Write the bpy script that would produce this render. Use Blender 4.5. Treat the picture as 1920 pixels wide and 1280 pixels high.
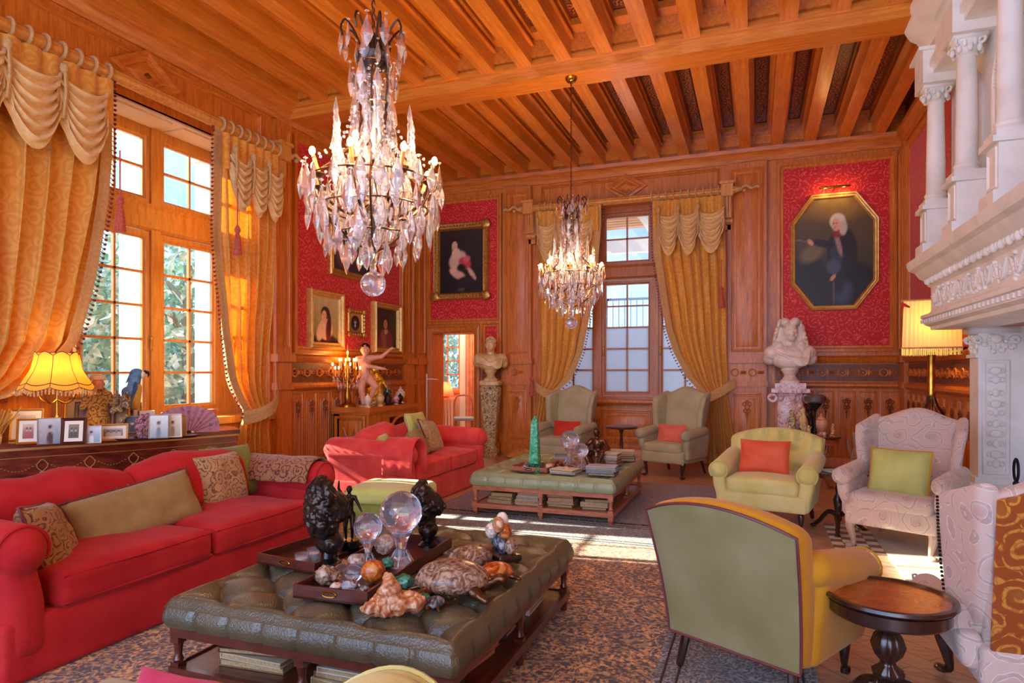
import bpy, math, random
from mathutils import Vector, Matrix, noise
PI = math.pi
for o in list(bpy.data.objects): bpy.data.objects.remove(o)
scn = bpy.context.scene
COL = scn.collection
rnd = random.Random(7)

# ---------------------------------------------------------------- camera
F = 1220.0; HY = 695.0; CAMH = 1.5
YAW = math.atan((1417 - 960) / F); SN, CS = math.sin(YAW), math.cos(YAW)
cam = bpy.data.cameras.new('camera'); camo = bpy.data.objects.new('camera', cam); COL.objects.link(camo)
camo.location = (0, 0, CAMH); camo.rotation_euler = (PI / 2, 0, YAW)
cam.sensor_width = 36; cam.lens = F / 1920 * 36; cam.shift_y = (HY - 640) / 1920
cam.clip_start = .02; cam.clip_end = 300
scn.camera = camo

def P(px, py, H=0.0):
    "floor-plan position of something seen at a spot of the photo standing at height H"
    z = (CAMH - H) * F / (py - HY); l = (px - 960) / F * z
    return (l * CS - z * SN, l * SN + z * CS)

# ---------------------------------------------------------------- view, world, sun
scn.view_settings.view_transform = 'Standard'; scn.view_settings.look = 'None'
scn.view_settings.exposure = 0.92; scn.view_settings.gamma = 1.0
scn.view_settings.use_curve_mapping = False
w = bpy.data.worlds.new('world'); scn.world = w; w.use_nodes = True
nt = w.node_tree; nt.nodes.clear()
def N(nt, typ, ins=None, **kw):
    n = nt.nodes.new(typ)
    for k, v in kw.items(): setattr(n, k, v)
    if ins:
        for k, v in ins.items():
            if isinstance(v, bpy.types.NodeSocket): nt.links.new(v, n.inputs[k])
            else: n.inputs[k].default_value = v
    return n
def ramp(nt, fac, stops, interp='LINEAR'):
    n = nt.nodes.new('ShaderNodeValToRGB'); cr = n.color_ramp; cr.interpolation = interp
    while len(cr.elements) > 1: cr.elements.remove(cr.elements[-1])
    cr.elements[0].position = stops[0][0]; cr.elements[0].color = col(stops[0][1])
    for p, c in stops[1:]:
        e = cr.elements.new(p); e.color = col(c)
    if fac is not None: nt.links.new(fac, n.inputs[0])
    return n.outputs[0]
def s2l(c): return c / 12.92 if c <= .04045 else ((c + .055) / 1.055) ** 2.4
def col(c):
    if isinstance(c, str):
        c = c.lstrip('#'); return tuple(s2l(int(c[i:i + 2], 16) / 255) for i in (0, 2, 4)) + (1,)
    if isinstance(c, (int, float)): return (c, c, c, 1)
    return tuple(c) + ((1,) if len(c) == 3 else ())
tc = N(nt, 'ShaderNodeTexCoord')
ns = N(nt, 'ShaderNodeTexNoise', {'Vector': tc.outputs['Generated'], 'Scale': 3.2, 'Detail': 6.0})
sky = ramp(nt, ns.outputs[0], [(0.38, '#8fb8ee'), (0.6, '#e8f0ff')])
sx = N(nt, 'ShaderNodeSeparateXYZ', {0: tc.outputs['Generated']})
# hall left open behind the viewer; sky brightened that way as added fill light
m1 = N(nt, 'ShaderNodeMapRange', {'Value': sx.outputs[1], 'From Min': 0.0, 'From Max': -0.8, 'To Min': 1.0, 'To Max': 3.3})
m2 = N(nt, 'ShaderNodeMapRange', {'Value': sx.outputs[0], 'From Min': -.2, 'From Max': -0.9, 'To Min': 0.0, 'To Max': .9})
ms = N(nt, 'ShaderNodeMath', {0: m1.outputs[0], 1: m2.outputs[0]}, operation='ADD')
skb = N(nt, 'ShaderNodeMix', data_type='RGBA', blend_type='MULTIPLY'); skb.inputs[0].default_value = .6; nt.links.new(sky, skb.inputs[6]); skb.inputs[7].default_value = col('#dde8ff')
bg = N(nt, 'ShaderNodeBackground', {'Color': skb.outputs[2], 'Strength': ms.outputs[0]})
N(nt, 'ShaderNodeOutputWorld', {'Surface': bg.outputs[0]})

def lamp(name, kind, loc, energy, color, size=.1, rot=None, parent=None):
    d = bpy.data.lights.new(name, kind); d.energy = energy; d.color = col(color)[:3]
    if kind == 'SUN': d.angle = size
    elif kind == 'AREA': d.size = size
    else: d.shadow_soft_size = size
    o = bpy.data.objects.new(name, d); COL.objects.link(o); o.location = loc
    if rot: o.rotation_euler = rot
    if parent: o.parent = parent
    return o
SUND = Vector((math.cos(math.radians(27.5)), 0.09, -math.sin(math.radians(27.5))))
sun = lamp('sun', 'SUN', (-20, 5, 12), 20.0, '#fff0dc', .009)
sun.rotation_euler = SUND.to_track_quat('-Z', 'Y').to_euler()

# ---------------------------------------------------------------- object helpers
def tag(o, label=None, cat=None, group=None, kind=None):
    if label: o['label'] = label
    if cat: o['category'] = cat
    if group: o['group'] = group
    if kind: o['kind'] = kind
    return o
def thing(name, label, cat, loc=(0, 0, 0), rz=0, group=None):
    o = bpy.data.objects.new(name, None); COL.objects.link(o); o.empty_display_size = .1
    o.location = loc; o.rotation_euler = (0, 0, rz)
    return tag(o, label, cat, group)
def dup(root, loc, rz=None, label=None, group=None, scale=None):
    kids = {}
    for o in COL.objects:
        if o.parent: kids.setdefault(o.parent, []).append(o)
    r = root.copy(); COL.objects.link(r); r.location = loc
    if rz is not None: r.rotation_euler = (root.rotation_euler[0], root.rotation_euler[1], rz)
    if scale is not None: r.scale = (scale,) * 3 if isinstance(scale, (int, float)) else scale
    if label: r['label'] = label
    if group: r['group'] = group
    def rec(src, dst):
        for ch in kids.get(src, []):
            c = ch.copy(); COL.objects.link(c); c.parent = dst; rec(ch, c)
    rec(root, r)
    return r
def recolor(root, mapping):
    "give a copied thing its own cloth: swap materials per object (mesh data copied)"
    st = [o for o in COL.objects if o.parent == root] + ([root] if root.data else [])
    for o in list(st): st += [c for c in COL.objects if c.parent == o and c not in st]
    for o in st:
        if o.type == 'MESH' and o.data.materials and o.data.materials[0] and o.data.materials[0].name in mapping:
            o.data = o.data.copy(); o.data.materials[0] = mapping[o.data.materials[0].name]

class MB:
    def __init__(s, M=None): s.v = []; s.f = []; s.M = M or Matrix()
    def add(s, vs, fs):
        b = len(s.v); M = s.M
        s.v += [tuple(M @ Vector(p)) for p in vs]; s.f += [tuple(b + i for i in f) for f in fs]
        return s
    def at(s, loc=(0, 0, 0), rot=(0, 0, 0), sc=1):
        from mathutils import Euler
        S = Matrix.Diagonal((sc, sc, sc, 1)) if isinstance(sc, (int, float)) else Matrix.Diagonal(tuple(sc) + (1,))
        s.M = Matrix.Translation(loc) @ Euler(rot).to_matrix().to_4x4() @ S; return s
    def box(s, x0, x1, y0, y1, z0, z1):
        v = [(x, y, z) for z in (z0, z1) for x, y in ((x0, y0), (x1, y0), (x1, y1), (x0, y1))]
        return s.add(v, [(3, 2, 1, 0), (4, 5, 6, 7), (0, 1, 5, 4), (1, 2, 6, 5), (2, 3, 7, 6), (3, 0, 4, 7)])
    def rbox(s, c, size, r, seg=3, n=1, fn=None):
        h = [d / 2 for d in size]; r = min(r, min(h) * .999)
        def par(hh):
            a = [-hh + r * (1 - math.cos(PI / 2 * i / seg)) for i in range(seg + 1)]
            inner = [(-hh + r) + (2 * (hh - r)) * j / n for j in range(1, n)]
            return a + inner + [-q for q in reversed(a)]
        ax = [par(q) for q in h]
        V = []; idx = {}; Fs = []
        def vid(p):
            k = (round(p[0], 5), round(p[1], 5), round(p[2], 5))
            if k not in idx:
                q = [max(-h[i] + r, min(h[i] - r, p[i])) for i in range(3)]
                d = Vector([p[i] - q[i] for i in range(3)])
                if d.length > 1e-9: d = d.normalized() * r
                w_ = Vector(q) + d
                if fn: w_ = Vector(fn(w_.x, w_.y, w_.z))
                idx[k] = len(V); V.append((w_[0] + c[0], w_[1] + c[1], w_[2] + c[2]))
            return idx[k]
        for a in range(3):
            b, d = (a + 1) % 3, (a + 2) % 3
            for sg in (-1, 1):
                for i in range(len(ax[b]) - 1):
                    for j in range(len(ax[d]) - 1):
                        q = []
                        for (ii, jj) in ((i, j), (i + 1, j), (i + 1, j + 1), (i, j + 1)):
                            p = [0, 0, 0]; p[a] = sg * h[a]; p[b] = ax[b][ii]; p[d] = ax[d][jj]; q.append(vid(p))
                        if sg < 0: q.reverse()
                        if len(set(q)) > 2: Fs.append(tuple(dict.fromkeys(q)))
        return s.add(V, Fs)
    def lathe(s, prof, c=(0, 0, 0), seg=24, lobes=0, amp=0, sq=0):
        V = []; Fs = []
        for r, z in prof:
            for i in range(seg):
                a = 2 * PI * i / seg; k = 1 + (amp * abs(math.sin(a * lobes / 2)) if lobes else 0)
                if sq: k *= 1 / max(abs(math.cos(a)), abs(math.sin(a))) ** sq
                V.append((c[0] + r * k * math.cos(a), c[1] + r * k * math.sin(a), c[2] + z))
        n = len(prof)
        for j in range(n - 1):
            for i in range(seg):
                k = (i + 1) % seg; Fs.append((j * seg + i, j * seg + k, (j + 1) * seg + k, (j + 1) * seg + i))
        if prof[0][0] > 1e-4: Fs.append(tuple(reversed(range(seg))))
        if prof[-1][0] > 1e-4: Fs.append(tuple(range((n - 1) * seg, n * seg)))
        return s.add(V, Fs)
    def cyl(s, c, r, h, seg=16, r2=None): return s.lathe([(r, 0), (r if r2 is None else r2, h)], c, seg)
    def ell(s, c, rad, seg=16, rings=10, fn=None):
        if isinstance(rad, (int, float)): rad = (rad,) * 3
        V = [(c[0], c[1], c[2] - rad[2])]; Fs = []
        for j in range(1, rings):
            t = -PI / 2 + PI * j / rings
            for i in range(seg):
                a = 2 * PI * i / seg; d = (math.cos(t) * math.cos(a), math.cos(t) * math.sin(a), math.sin(t))
                k = fn(d) if fn else 1
                V.append((c[0] + rad[0] * d[0] * k, c[1] + rad[1] * d[1] * k, c[2] + rad[2] * d[2] * k))
        V.append((c[0], c[1], c[2] + rad[2])); T = len(V) - 1
        for i in range(seg):
            k = (i + 1) % seg
            Fs.append((0, 1 + k, 1 + i)); Fs.append((T, T - seg + i, T - seg + k))
            for j in range(rings - 2):
                b = 1 + j * seg; Fs.append((b + i, b + k, b + seg + k, b + seg + i))
        return s.add(V, Fs)
    def tube(s, pts, r, seg=8, closed=False):
        pts = [Vector(p) for p in pts]; n = len(pts); V = []; Fs = []; up = Vector((0, 0, 1)); last = None
        for i, p in enumerate(pts):
            if closed: t = pts[(i + 1) % n] - pts[i - 1]
            else: t = pts[min(i + 1, n - 1)] - pts[max(i - 1, 0)]
            t = t.normalized() if t.length > 1e-9 else Vector((0, 0, 1))
            if last is None: a = t.orthogonal().normalized() if abs(t.z) > .99 else t.cross(up).normalized()
            else: a = (last - t * last.dot(t)); a = a.normalized() if a.length > 1e-6 else t.orthogonal().normalized()
            last = a; b = t.cross(a); rr = r[i] if isinstance(r, (list, tuple)) else r
            for k in range(seg):
                g = 2 * PI * k / seg; V.append(tuple(p + (a * math.cos(g) + b * math.sin(g)) * rr))
        m = n if closed else n - 1
        for i in range(m):
            for k in range(seg):
                q = (k + 1) % seg; i2 = (i + 1) % n
                Fs.append((i * seg + k, i * seg + q, i2 * seg + q, i2 * seg + k))
        if not closed: Fs.append(tuple(reversed(range(seg)))); Fs.append(tuple(range((n - 1) * seg, n * seg)))
        return s.add(V, Fs)
    def cap(s, p0, p1, r0, r1=None, seg=12):
        r1 = r0 if r1 is None else r1
        p0 = Vector(p0); p1 = Vector(p1); d = (p1 - p0); L = d.length; d = d.normalized() if L > 0 else Vector((0, 0, 1))
        pts = []; rr = []
        for k in (0, .35, .7): pts.append(p0 - d * r0 * math.cos(k * PI / 2)); rr.append(max(r0 * math.sin(k * PI / 2), r0 * .05))
        pts.append(p0); rr.append(r0); pts.append(p1); rr.append(r1)
        for k in (.7, .35, 0): pts.append(p1 + d * r1 * math.cos(k * PI / 2)); rr.append(max(r1 * math.sin(k * PI / 2), r1 * .05))
        return s.tube(pts, rr, seg)
    def prism(s, pts, z0, z1):
        n = len(pts); V = [(x, y, z0) for x, y in pts] + [(x, y, z1) for x, y in pts]
        return s.add(V, [tuple(reversed(range(n))), tuple(range(n, 2 * n))] + [(i, (i + 1) % n, n + (i + 1) % n, n + i) for i in range(n)])
    def surf(s, fn, nu, nv, cu=False, cv=False):
        V = [tuple(fn(i / nu, j / nv)) for j in range(nv + (0 if cv else 1)) for i in range(nu + (0 if cu else 1))]
        W_ = nu + (0 if cu else 1); Hh = nv + (0 if cv else 1); Fs = []
        for j in range(nv):
            for i in range(nu):
                i2 = (i + 1) % W_; j2 = (j + 1) % Hh
                Fs.append((j * W_ + i, j * W_ + i2, j2 * W_ + i2, j2 * W_ + i))
        return s.add(V, Fs)
    def ring(s, outline, prof, close=True):
        "sweep a profile (inset, height) round a convex outline given in local XY"
        n = len(outline); O = [Vector((p[0], p[1])) for p in outline]; V = []; Fs = []
        area = sum(O[i].x * O[(i + 1) % n].y - O[(i + 1) % n].x * O[i].y for i in range(n)); sg = 1 if area > 0 else -1
        dirs = []
        for i in range(n):
            e0 = (O[i] - O[i - 1]).normalized(); e1 = (O[(i + 1) % n] - O[i]).normalized()
            n0 = Vector((-e0.y, e0.x)) * sg; n1 = Vector((-e1.y, e1.x)) * sg
            m = n0 + n1; m = m / max(m.dot(n0), .2); dirs.append(m)
        for ins, hgt in prof:
            for i in range(n): p = O[i] + dirs[i] * ins; V.append((p.x, p.y, hgt))
        m = len(prof)
        for j in range(m if close else m - 1):
            for i in range(n):
                k = (i + 1) % n; j2 = (j + 1) % m; Fs.append((j * n + i, j * n + k, j2 * n + k, j2 * n + i))
        return s.add(V, Fs)
    def pill(s, c, w_, h_, d_, n=14, pinch=.06, wr=.012, seed=0):
        "scatter cushion standing in local XZ, thickness along Y"
        def side(sg):
            def fn(u, v):
                a = 2 * u - 1; b = 2 * v - 1
                pu = (1 - a ** 4); pv = (1 - b ** 4); t = (max(pu, 0) * max(pv, 0)) ** .45
                x = a * w_ / 2 * (1 - pinch * (1 - b * b) ** 1 * abs(a) ** 2); z = b * h_ / 2 * (1 - pinch * (1 - a * a) * abs(b) ** 2)
                k = noise.noise(Vector((a * 2 + seed, b * 2, sg * 1.7 + seed))) * wr * 2 * t
                return (c[0] + x, c[1] + sg * (d_ / 2 * t + k * .8), c[2] + z)
            return fn
        s.surf(side(-1), n, n); f0 = len(s.f); s.surf(side(1), n, n)
        s.f[f0:] = [tuple(reversed(q)) for q in s.f[f0:]]
        return s
    def build(s, name, mat, parent=None, smooth=40, loc=None, rz=0):
        me = bpy.data.meshes.new(name); me.from_pydata(s.v, [], s.f); me.update()
        if smooth:
            me.polygons.foreach_set('use_smooth', [True] * len(me.polygons))
            if smooth < 180: me.set_sharp_from_angle(angle=math.radians(smooth))
        if mat: me.materials.append(mat)
        o = bpy.data.objects.new(name, me); COL.objects.link(o)
        if parent: o.parent = parent
        if loc: o.location = loc; o.rotation_euler = (0, 0, rz)
        return o
def organic(name, mb, mat, parent=None, voxel=.01, it=6, disp=0, dscale=20, loc=None, dfn=None):
    "fuse overlapping volumes into one continuous skin"
    o = mb.build(name, None, parent, 0)
    m = o.modifiers.new('r', 'REMESH'); m.mode = 'VOXEL'; m.voxel_size = voxel; m.use_smooth_shade = True
    if it:
        m = o.modifiers.new('s', 'SMOOTH'); m.iterations = it; m.factor = .5
    dg = bpy.context.evaluated_depsgraph_get(); dg.update()
    me = bpy.data.meshes.new_from_object(o.evaluated_get(dg))
    o.modifiers.clear(); o.data = me; me.materials.clear(); me.materials.append(mat)
    if disp or dfn:
        ns_ = [v.normal.copy() for v in me.vertices]
        for v, n_ in zip(me.vertices, ns_):
            d = disp * noise.noise(v.co * dscale) + disp * .5 * noise.noise(v.co * dscale * 2.3) if disp else 0
            if dfn: d += dfn(v.co, n_)
            v.co += n_ * d
    me.polygons.foreach_set('use_smooth', [True] * len(me.polygons)); me.update()
    if loc: o.location = loc
    return o
def struct(name, mb, mat, parent=None, smooth=35):
    o = mb.build(name, mat, parent, smooth); o['kind'] = 'structure'; return o
def smooth01(x): x = max(0, min(1, x)); return x * x * (3 - 2 * x)
def lerp(a, b, t): return a + (b - a) * t
def interp(pts, x):
    if x <= pts[0][0]: return pts[0][1]
    for (x0, y0), (x1, y1) in zip(pts, pts[1:]):
        if x <= x1: return lerp(y0, y1, (x - x0) / (x1 - x0) if x1 > x0 else 0)
    return pts[-1][1]
def spline(pts, n=8):
    pts = [Vector(p) for p in pts]; out = []
    for i in range(len(pts) - 1):
        p0 = pts[max(i - 1, 0)]; p1 = pts[i]; p2 = pts[i + 1]; p3 = pts[min(i + 2, len(pts) - 1)]
        for k in range(n):
            t = k / n
            out.append(.5 * ((2 * p1) + (p2 - p0) * t + (2 * p0 - 5 * p1 + 4 * p2 - p3) * t * t + (3 * p1 - p0 - 3 * p2 + p3) * t ** 3))
    out.append(pts[-1]); return out
# ---------------------------------------------------------------- materials
MT = {}
def newmat(name):
    m = bpy.data.materials.new(name); m.use_nodes = True; m.node_tree.nodes.clear(); MT[name] = m
    nt = m.node_tree; out = N(nt, 'ShaderNodeOutputMaterial'); p = N(nt, 'ShaderNodeBsdfPrincipled')
    nt.links.new(p.outputs[0], out.inputs[0]); return m, nt, p, out
def coords(nt, kind='Object', sc=(1, 1, 1), rot=(0, 0, 0)):
    t = N(nt, 'ShaderNodeTexCoord'); mp = N(nt, 'ShaderNodeMapping', {'Vector': t.outputs[kind], 'Scale': sc, 'Rotation': rot}); return mp.outputs[0]
def bump(nt, p, h, st=.3, dist=.01):
    b = N(nt, 'ShaderNodeBump', {'Height': h, 'Strength': st, 'Distance': dist}); nt.links.new(b.outputs[0], p.inputs['Normal'])
def mixc(nt, fac, a, b, typ='MIX'):
    n = nt.nodes.new('ShaderNodeMix'); n.data_type = 'RGBA'; n.blend_type = typ
    for sock, v in ((n.inputs[0], fac), (n.inputs[6], a), (n.inputs[7], b)):
        if isinstance(v, bpy.types.NodeSocket): nt.links.new(v, sock)
        else: sock.default_value = v if isinstance(v, float) else col(v)
    return n.outputs[2]
def math_(nt, op, a, b=0.0, c=0.0):
    n = N(nt, 'ShaderNodeMath', operation=op)
    for i, v in enumerate((a, b, c)):
        if isinstance(v, bpy.types.NodeSocket): nt.links.new(v, n.inputs[i])
        else: n.inputs[i].default_value = v
    return n.outputs[0]
def plain(name, c, rough=.6, metal=0, var=.0, c2=None, scale=8, bmp=0, spec=.5, sheen=0, coat=0):
    m, nt, p, o = newmat(name); p.inputs['Roughness'].default_value = rough; p.inputs['Metallic'].default_value = metal
    p.inputs['Base Color'].default_value = col(c); p.inputs['Specular IOR Level'].default_value = spec
    if sheen: p.inputs['Sheen Weight'].default_value = sheen; p.inputs['Sheen Roughness'].default_value = .4
    if coat: p.inputs['Coat Weight'].default_value = coat; p.inputs['Coat Roughness'].default_value = .1
    if c2 or bmp:
        n = N(nt, 'ShaderNodeTexNoise', {'Vector': coords(nt), 'Scale': scale, 'Detail': 5.0})
        if c2: nt.links.new(ramp(nt, n.outputs[0], [(.35, c), (.65, c2)]), p.inputs['Base Color'])
        if bmp: bump(nt, p, n.outputs[0], bmp, .01)
    return m
def wood(name, c1, c2, sc=(1, 1, 1), rough=.42, c3=None, coat=.15):
    "sc: small number along the grain"
    m, nt, p, o = newmat(name); v = coords(nt, 'Object', sc)
    n = N(nt, 'ShaderNodeTexNoise', {'Vector': v, 'Scale': 9.0, 'Detail': 7.0, 'Distortion': .6})
    n2 = N(nt, 'ShaderNodeTexNoise', {'Vector': v, 'Scale': 55.0, 'Detail': 3.0})
    f = math_(nt, 'ADD', math_(nt, 'MULTIPLY', n.outputs[0], .7), math_(nt, 'MULTIPLY', n2.outputs[0], .3))
    nt.links.new(ramp(nt, f, [(.3, c1), (.55, c2), (.72, c3 or c2)]), p.inputs['Base Color'])
    p.inputs['Roughness'].default_value = rough; p.inputs['Coat Weight'].default_value = coat; p.inputs['Coat Roughness'].default_value = .25
    bump(nt, p, f, .12, .004); return m
def fabric(name, c, c2=None, rough=.85, sheen=.5, scale=6, weave=350, st=.15, wr=.25):
    m, nt, p, o = newmat(name); v = coords(nt)
    n = N(nt, 'ShaderNodeTexNoise', {'Vector': v, 'Scale': float(scale), 'Detail': 4.0})
    nt.links.new(ramp(nt, n.outputs[0], [(.3, c), (.7, c2 or c)]), p.inputs['Base Color'])
    p.inputs['Roughness'].default_value = rough; p.inputs['Sheen Weight'].default_value = sheen; p.inputs['Sheen Roughness'].default_value = .35
    p.inputs['Specular IOR Level'].default_value = .25
    n2 = N(nt, 'ShaderNodeTexNoise', {'Vector': v, 'Scale': float(weave), 'Detail': 1.0})
    n3 = N(nt, 'ShaderNodeTexNoise', {'Vector': v, 'Scale': 9.0, 'Detail': 3.0})
    h = math_(nt, 'ADD', math_(nt, 'MULTIPLY', n2.outputs[0], st), math_(nt, 'MULTIPLY', n3.outputs[0], wr))
    bump(nt, p, h, .6, .02); return m
def curls(nt, vec, scale, freq, warp=.35, spiral=False):
    nz = N(nt, 'ShaderNodeTexNoise', {'Vector': vec, 'Scale': scale * .9, 'Detail': 2.0})
    vm = N(nt, 'ShaderNodeVectorMath', operation='MULTIPLY_ADD'); nt.links.new(nz.outputs[1], vm.inputs[0]); vm.inputs[1].default_value = (warp / scale * 2,) * 3; nt.links.new(vec, vm.inputs[2])
    vo = N(nt, 'ShaderNodeTexVoronoi', {'Vector': vm.outputs[0], 'Scale': scale}, feature='F1')
    ph = math_(nt, 'MULTIPLY', vo.outputs['Distance'], freq)
    if spiral:
        df = N(nt, 'ShaderNodeVectorMath', operation='SUBTRACT'); nt.links.new(vm.outputs[0], df.inputs[0]); nt.links.new(vo.outputs['Position'], df.inputs[1])
        sp = N(nt, 'ShaderNodeSeparateXYZ', {0: df.outputs[0]}); at_ = math_(nt, 'ARCTAN2', sp.outputs[2], math_(nt, 'MULTIPLY_ADD', sp.outputs[1], .7, sp.outputs[0])); ph = math_(nt, 'ADD', ph, at_)
    s_ = math_(nt, 'SINE', ph); return s_, vo
def paisley(name, base, c2, c3, scale=5, freq=26, sheen=.3):
    m, nt, p, o = newmat(name); v = coords(nt)
    s1, vo = curls(nt, v, scale, freq, .35, True); s2, vo2 = curls(nt, v, scale * 2.7, freq * .8, .3, True)
    a = ramp(nt, s1, [(.40, c2), (.6, base)]); 
    m1_ = N(nt, 'ShaderNodeMath', {0: s1}, operation='GREATER_THAN'); m1_.inputs[1].default_value = .72
    b = mixc(nt, m1_.outputs[0], a, c3)
    m2_ = N(nt, 'ShaderNodeMath', {0: s2}, operation='GREATER_THAN'); m2_.inputs[1].default_value = .6
    c_ = mixc(nt, math_(nt, 'MULTIPLY', m2_.outputs[0], .55), b, c2)
    vc = ramp(nt, vo.outputs['Distance'], [(.15, c3), (.35, base)])
    nt.links.new(mixc(nt, .25, c_, vc), p.inputs['Base Color'])
    p.inputs['Roughness'].default_value = .85; p.inputs['Sheen Weight'].default_value = sheen; p.inputs['Specular IOR Level'].default_value = .2
    return m
def damask(name):
    m, nt, p, o = newmat(name); v = coords(nt)
    s1, vo = curls(nt, v, 5.0, 24.0, .25, True); s2, vo2 = curls(nt, v, 14.0, 14.0, .3, True)
    f = math_(nt, 'ADD', math_(nt, 'MULTIPLY', s1, .5), math_(nt, 'MULTIPLY', s2, .6))
    nt.links.new(ramp(nt, math_(nt, 'MULTIPLY_ADD', f, .5, .5), [(.45, '#c40a10'), (.65, '#d01618'), (.88, '#e85a4c')]), p.inputs['Base Color'])
    p.inputs['Roughness'].default_value = .6; p.inputs['Sheen Weight'].default_value = .2; bump(nt, p, f, .15, .004); return m
def marble(name, c1, c2, c3, scale=5, rough=.3, dist=2.5):
    m, nt, p, o = newmat(name); v = coords(nt)
    n = N(nt, 'ShaderNodeTexNoise', {'Vector': v, 'Scale': float(scale), 'Detail': 9.0, 'Distortion': float(dist)})
    nt.links.new(ramp(nt, n.outputs[0], [(.36, c1), (.5, c2), (.64, c3)]), p.inputs['Base Color']); p.inputs['Roughness'].default_value = rough
    bump(nt, p, n.outputs[0], .1, .01); return m
# timber
OAKV = wood('oak_vertical', '#a65312', '#cf7826', (3.5, 3.5, .35), .42, '#de8e38')
OAKX = wood('oak_along_x', '#a85214', '#d07826', (.35, 3.5, 3.5), .42, '#dc8a38')
OAKY = wood('oak_along_y', '#a85214', '#d07826', (3.5, .35, 3.5), .42, '#dc8a38')
BEAM = wood('golden_oak_beam', '#c4691a', '#e28a2c', (3.5, .3, 3.5), .3, '#f0a040', .5)
BEAMX = wood('golden_oak_main_beam', '#c4691a', '#e28a2c', (.3, 3.5, 3.5), .3, '#f0a040', .5)
CEILD = wood('ceiling_recess_wood', '#5e2a10', '#7c3c18', (3.5, .4, 3.5), .4)
WINW = wood('window_wood', '#b9742c', '#d69343', (3.5, 3.5, .4), .4, '#e0a253')
WINWB = wood('back_window_wood', '#98562a', '#b66e3a', (3.5, 3.5, .4), .42)
CARV = wood('carved_dark_oak', '#5a2c12', '#7d421c', (3, 3, .6), .5)
MAHO = wood('mahogany', '#3a1710', '#5c281a', (1, 4, 4), .3, '#6d3320', .5)
EBON = wood('dark_turned_wood', '#1d0f0b', '#331a12', (3, 3, 1), .25, '#43241a', .6)
PINKW = wood('pinkish_walnut', '#8a4a34', '#b06a4e', (1, 4, 4), .35, '#c07a5c', .4)
TTOP = wood('burr_table_top', '#94441a', '#b0561f', (1.2, 1.6, 1), .22, '#c06a28', .8)
# textiles
REDF = fabric('red_sofa_linen', '#ac1a20', '#be2a2c', .9, .1)
PINKF = fabric('coral_sofa_linen', '#d8383a', '#ea5850', .9, .2)
GOLDC = None
def curtain_mat(name, c1, c2):
    m, nt, p, o = newmat(name); v = coords(nt)
    s1, vo = curls(nt, v, 7.0, 20.0, .4)
    nt.links.new(ramp(nt, math_(nt, 'MULTIPLY_ADD', s1, .5, .5), [(.3, c1), (.8, c2)]), p.inputs['Base Color'])
    p.inputs['Roughness'].default_value = .5; p.inputs['Sheen Weight'].default_value = .4; p.inputs['Specular IOR Level'].default_value = .4
    t = N(nt, 'ShaderNodeBsdfTranslucent', {'Color': col('#f0901c')}); mx = N(nt, 'ShaderNodeMixShader', {0: .22, 1: p.outputs[0], 2: t.outputs[0]})
    nt.links.new(mx.outputs[0], o.inputs[0]); return m
GOLDC = curtain_mat('gold_damask_curtain', '#e4a038', '#eeb450')
CREAMT = fabric('cream_braid_trim', '#c99a5c', '#dcb47a', .8, .3, 40, 300, .5)
SWAGF = fabric('cream_gold_swag', '#dcb06a', '#ecca90', .7, .4, 20)
TASS = fabric('rose_tassel', '#a8433a', '#c96a50', .8, .3, 60)
FRNG = plain('maroon_bead_fringe', '#6e2f35', .5)
SAGE = fabric('sage_grey_wool', '#a49c78', '#b4ad8a', .9, .2)
SHDV = fabric('olive_shaded_velvet', '#84794a', '#9e9468', .8, .35, 3)  # olive copy of the near armchair's velvet, shade painted in for its outer back
YELV = fabric('yellow_green_velvet', '#cfc468', '#e4da96', .8, .35, 3)
AMBV = fabric('warm_lit_amber_velvet', '#c88a18', '#d89c2c', .8, .2, 3)  # same velvet's warm-lit copy, lamplight put in its colour; also cushion piping
LIMEF = fabric('lime_green_silk', '#b9bd62', '#cdd07c', .6, .4)
OLIVF = fabric('olive_green_linen', '#747a34', '#8a9044', .85, .3)
TANF = fabric('tan_wool', '#98804e', '#a89260', .95, .2, 10, 200, .6)
ORNG = fabric('coral_orange_leather', '#dc5432', '#e86a44', .45, .2)
CORAL = fabric('coral_pink_linen', '#d0604e', '#dd7664', .8, .3)
RDCU = fabric('scarlet_linen', '#c22f22', '#cf3f2e', .8, .3)
PINKC = fabric('raspberry_pink_silk', '#b52f52', '#cf4668', .6, .3)
OTTL = fabric('grey_green_ottoman_leather', '#4c4834', '#625c44', .34, .0, 5, 120, .3, .5)
OTT2 = fabric('pale_sage_ottoman_leather', '#7f8a66', '#98a480', .3, .0, 5, 120, .3, .5)
for m_ in (OTTL, OTT2):
    q_ = [n for n in m_.node_tree.nodes if n.type == 'BSDF_PRINCIPLED'][0]; q_.inputs['Specular IOR Level'].default_value = .7; q_.inputs['Coat Weight'].default_value = .22; q_.inputs['Coat Roughness'].default_value = .28
PAIS = paisley('pale_paisley_wool', '#e2d6c8', '#c8a898', '#a89084', 6.5, 17)
PAISWARM = paisley('warm_lit_paisley_wool', '#b5641c', '#8a3a10', '#c99038', 9, 18)  # same cloth as the pale paisley, warm light painted in for the outer back
PAISC = paisley('brown_gold_paisley', '#8a6440', '#b89464', '#5a3826', 13, 18)
PAISD = paisley('russet_brocade', '#7a4424', '#a98450', '#4a2418', 15, 16)
PAISL = paisley('faded_green_paisley', '#8d8a58', '#b99a68', '#8a5a44', 9, 20)
THROW = paisley('maroon_gold_throw', '#6e2430', '#a87a50', '#3a1420', 14, 16)
DAMK = damask('red_damask_wall_silk')
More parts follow.
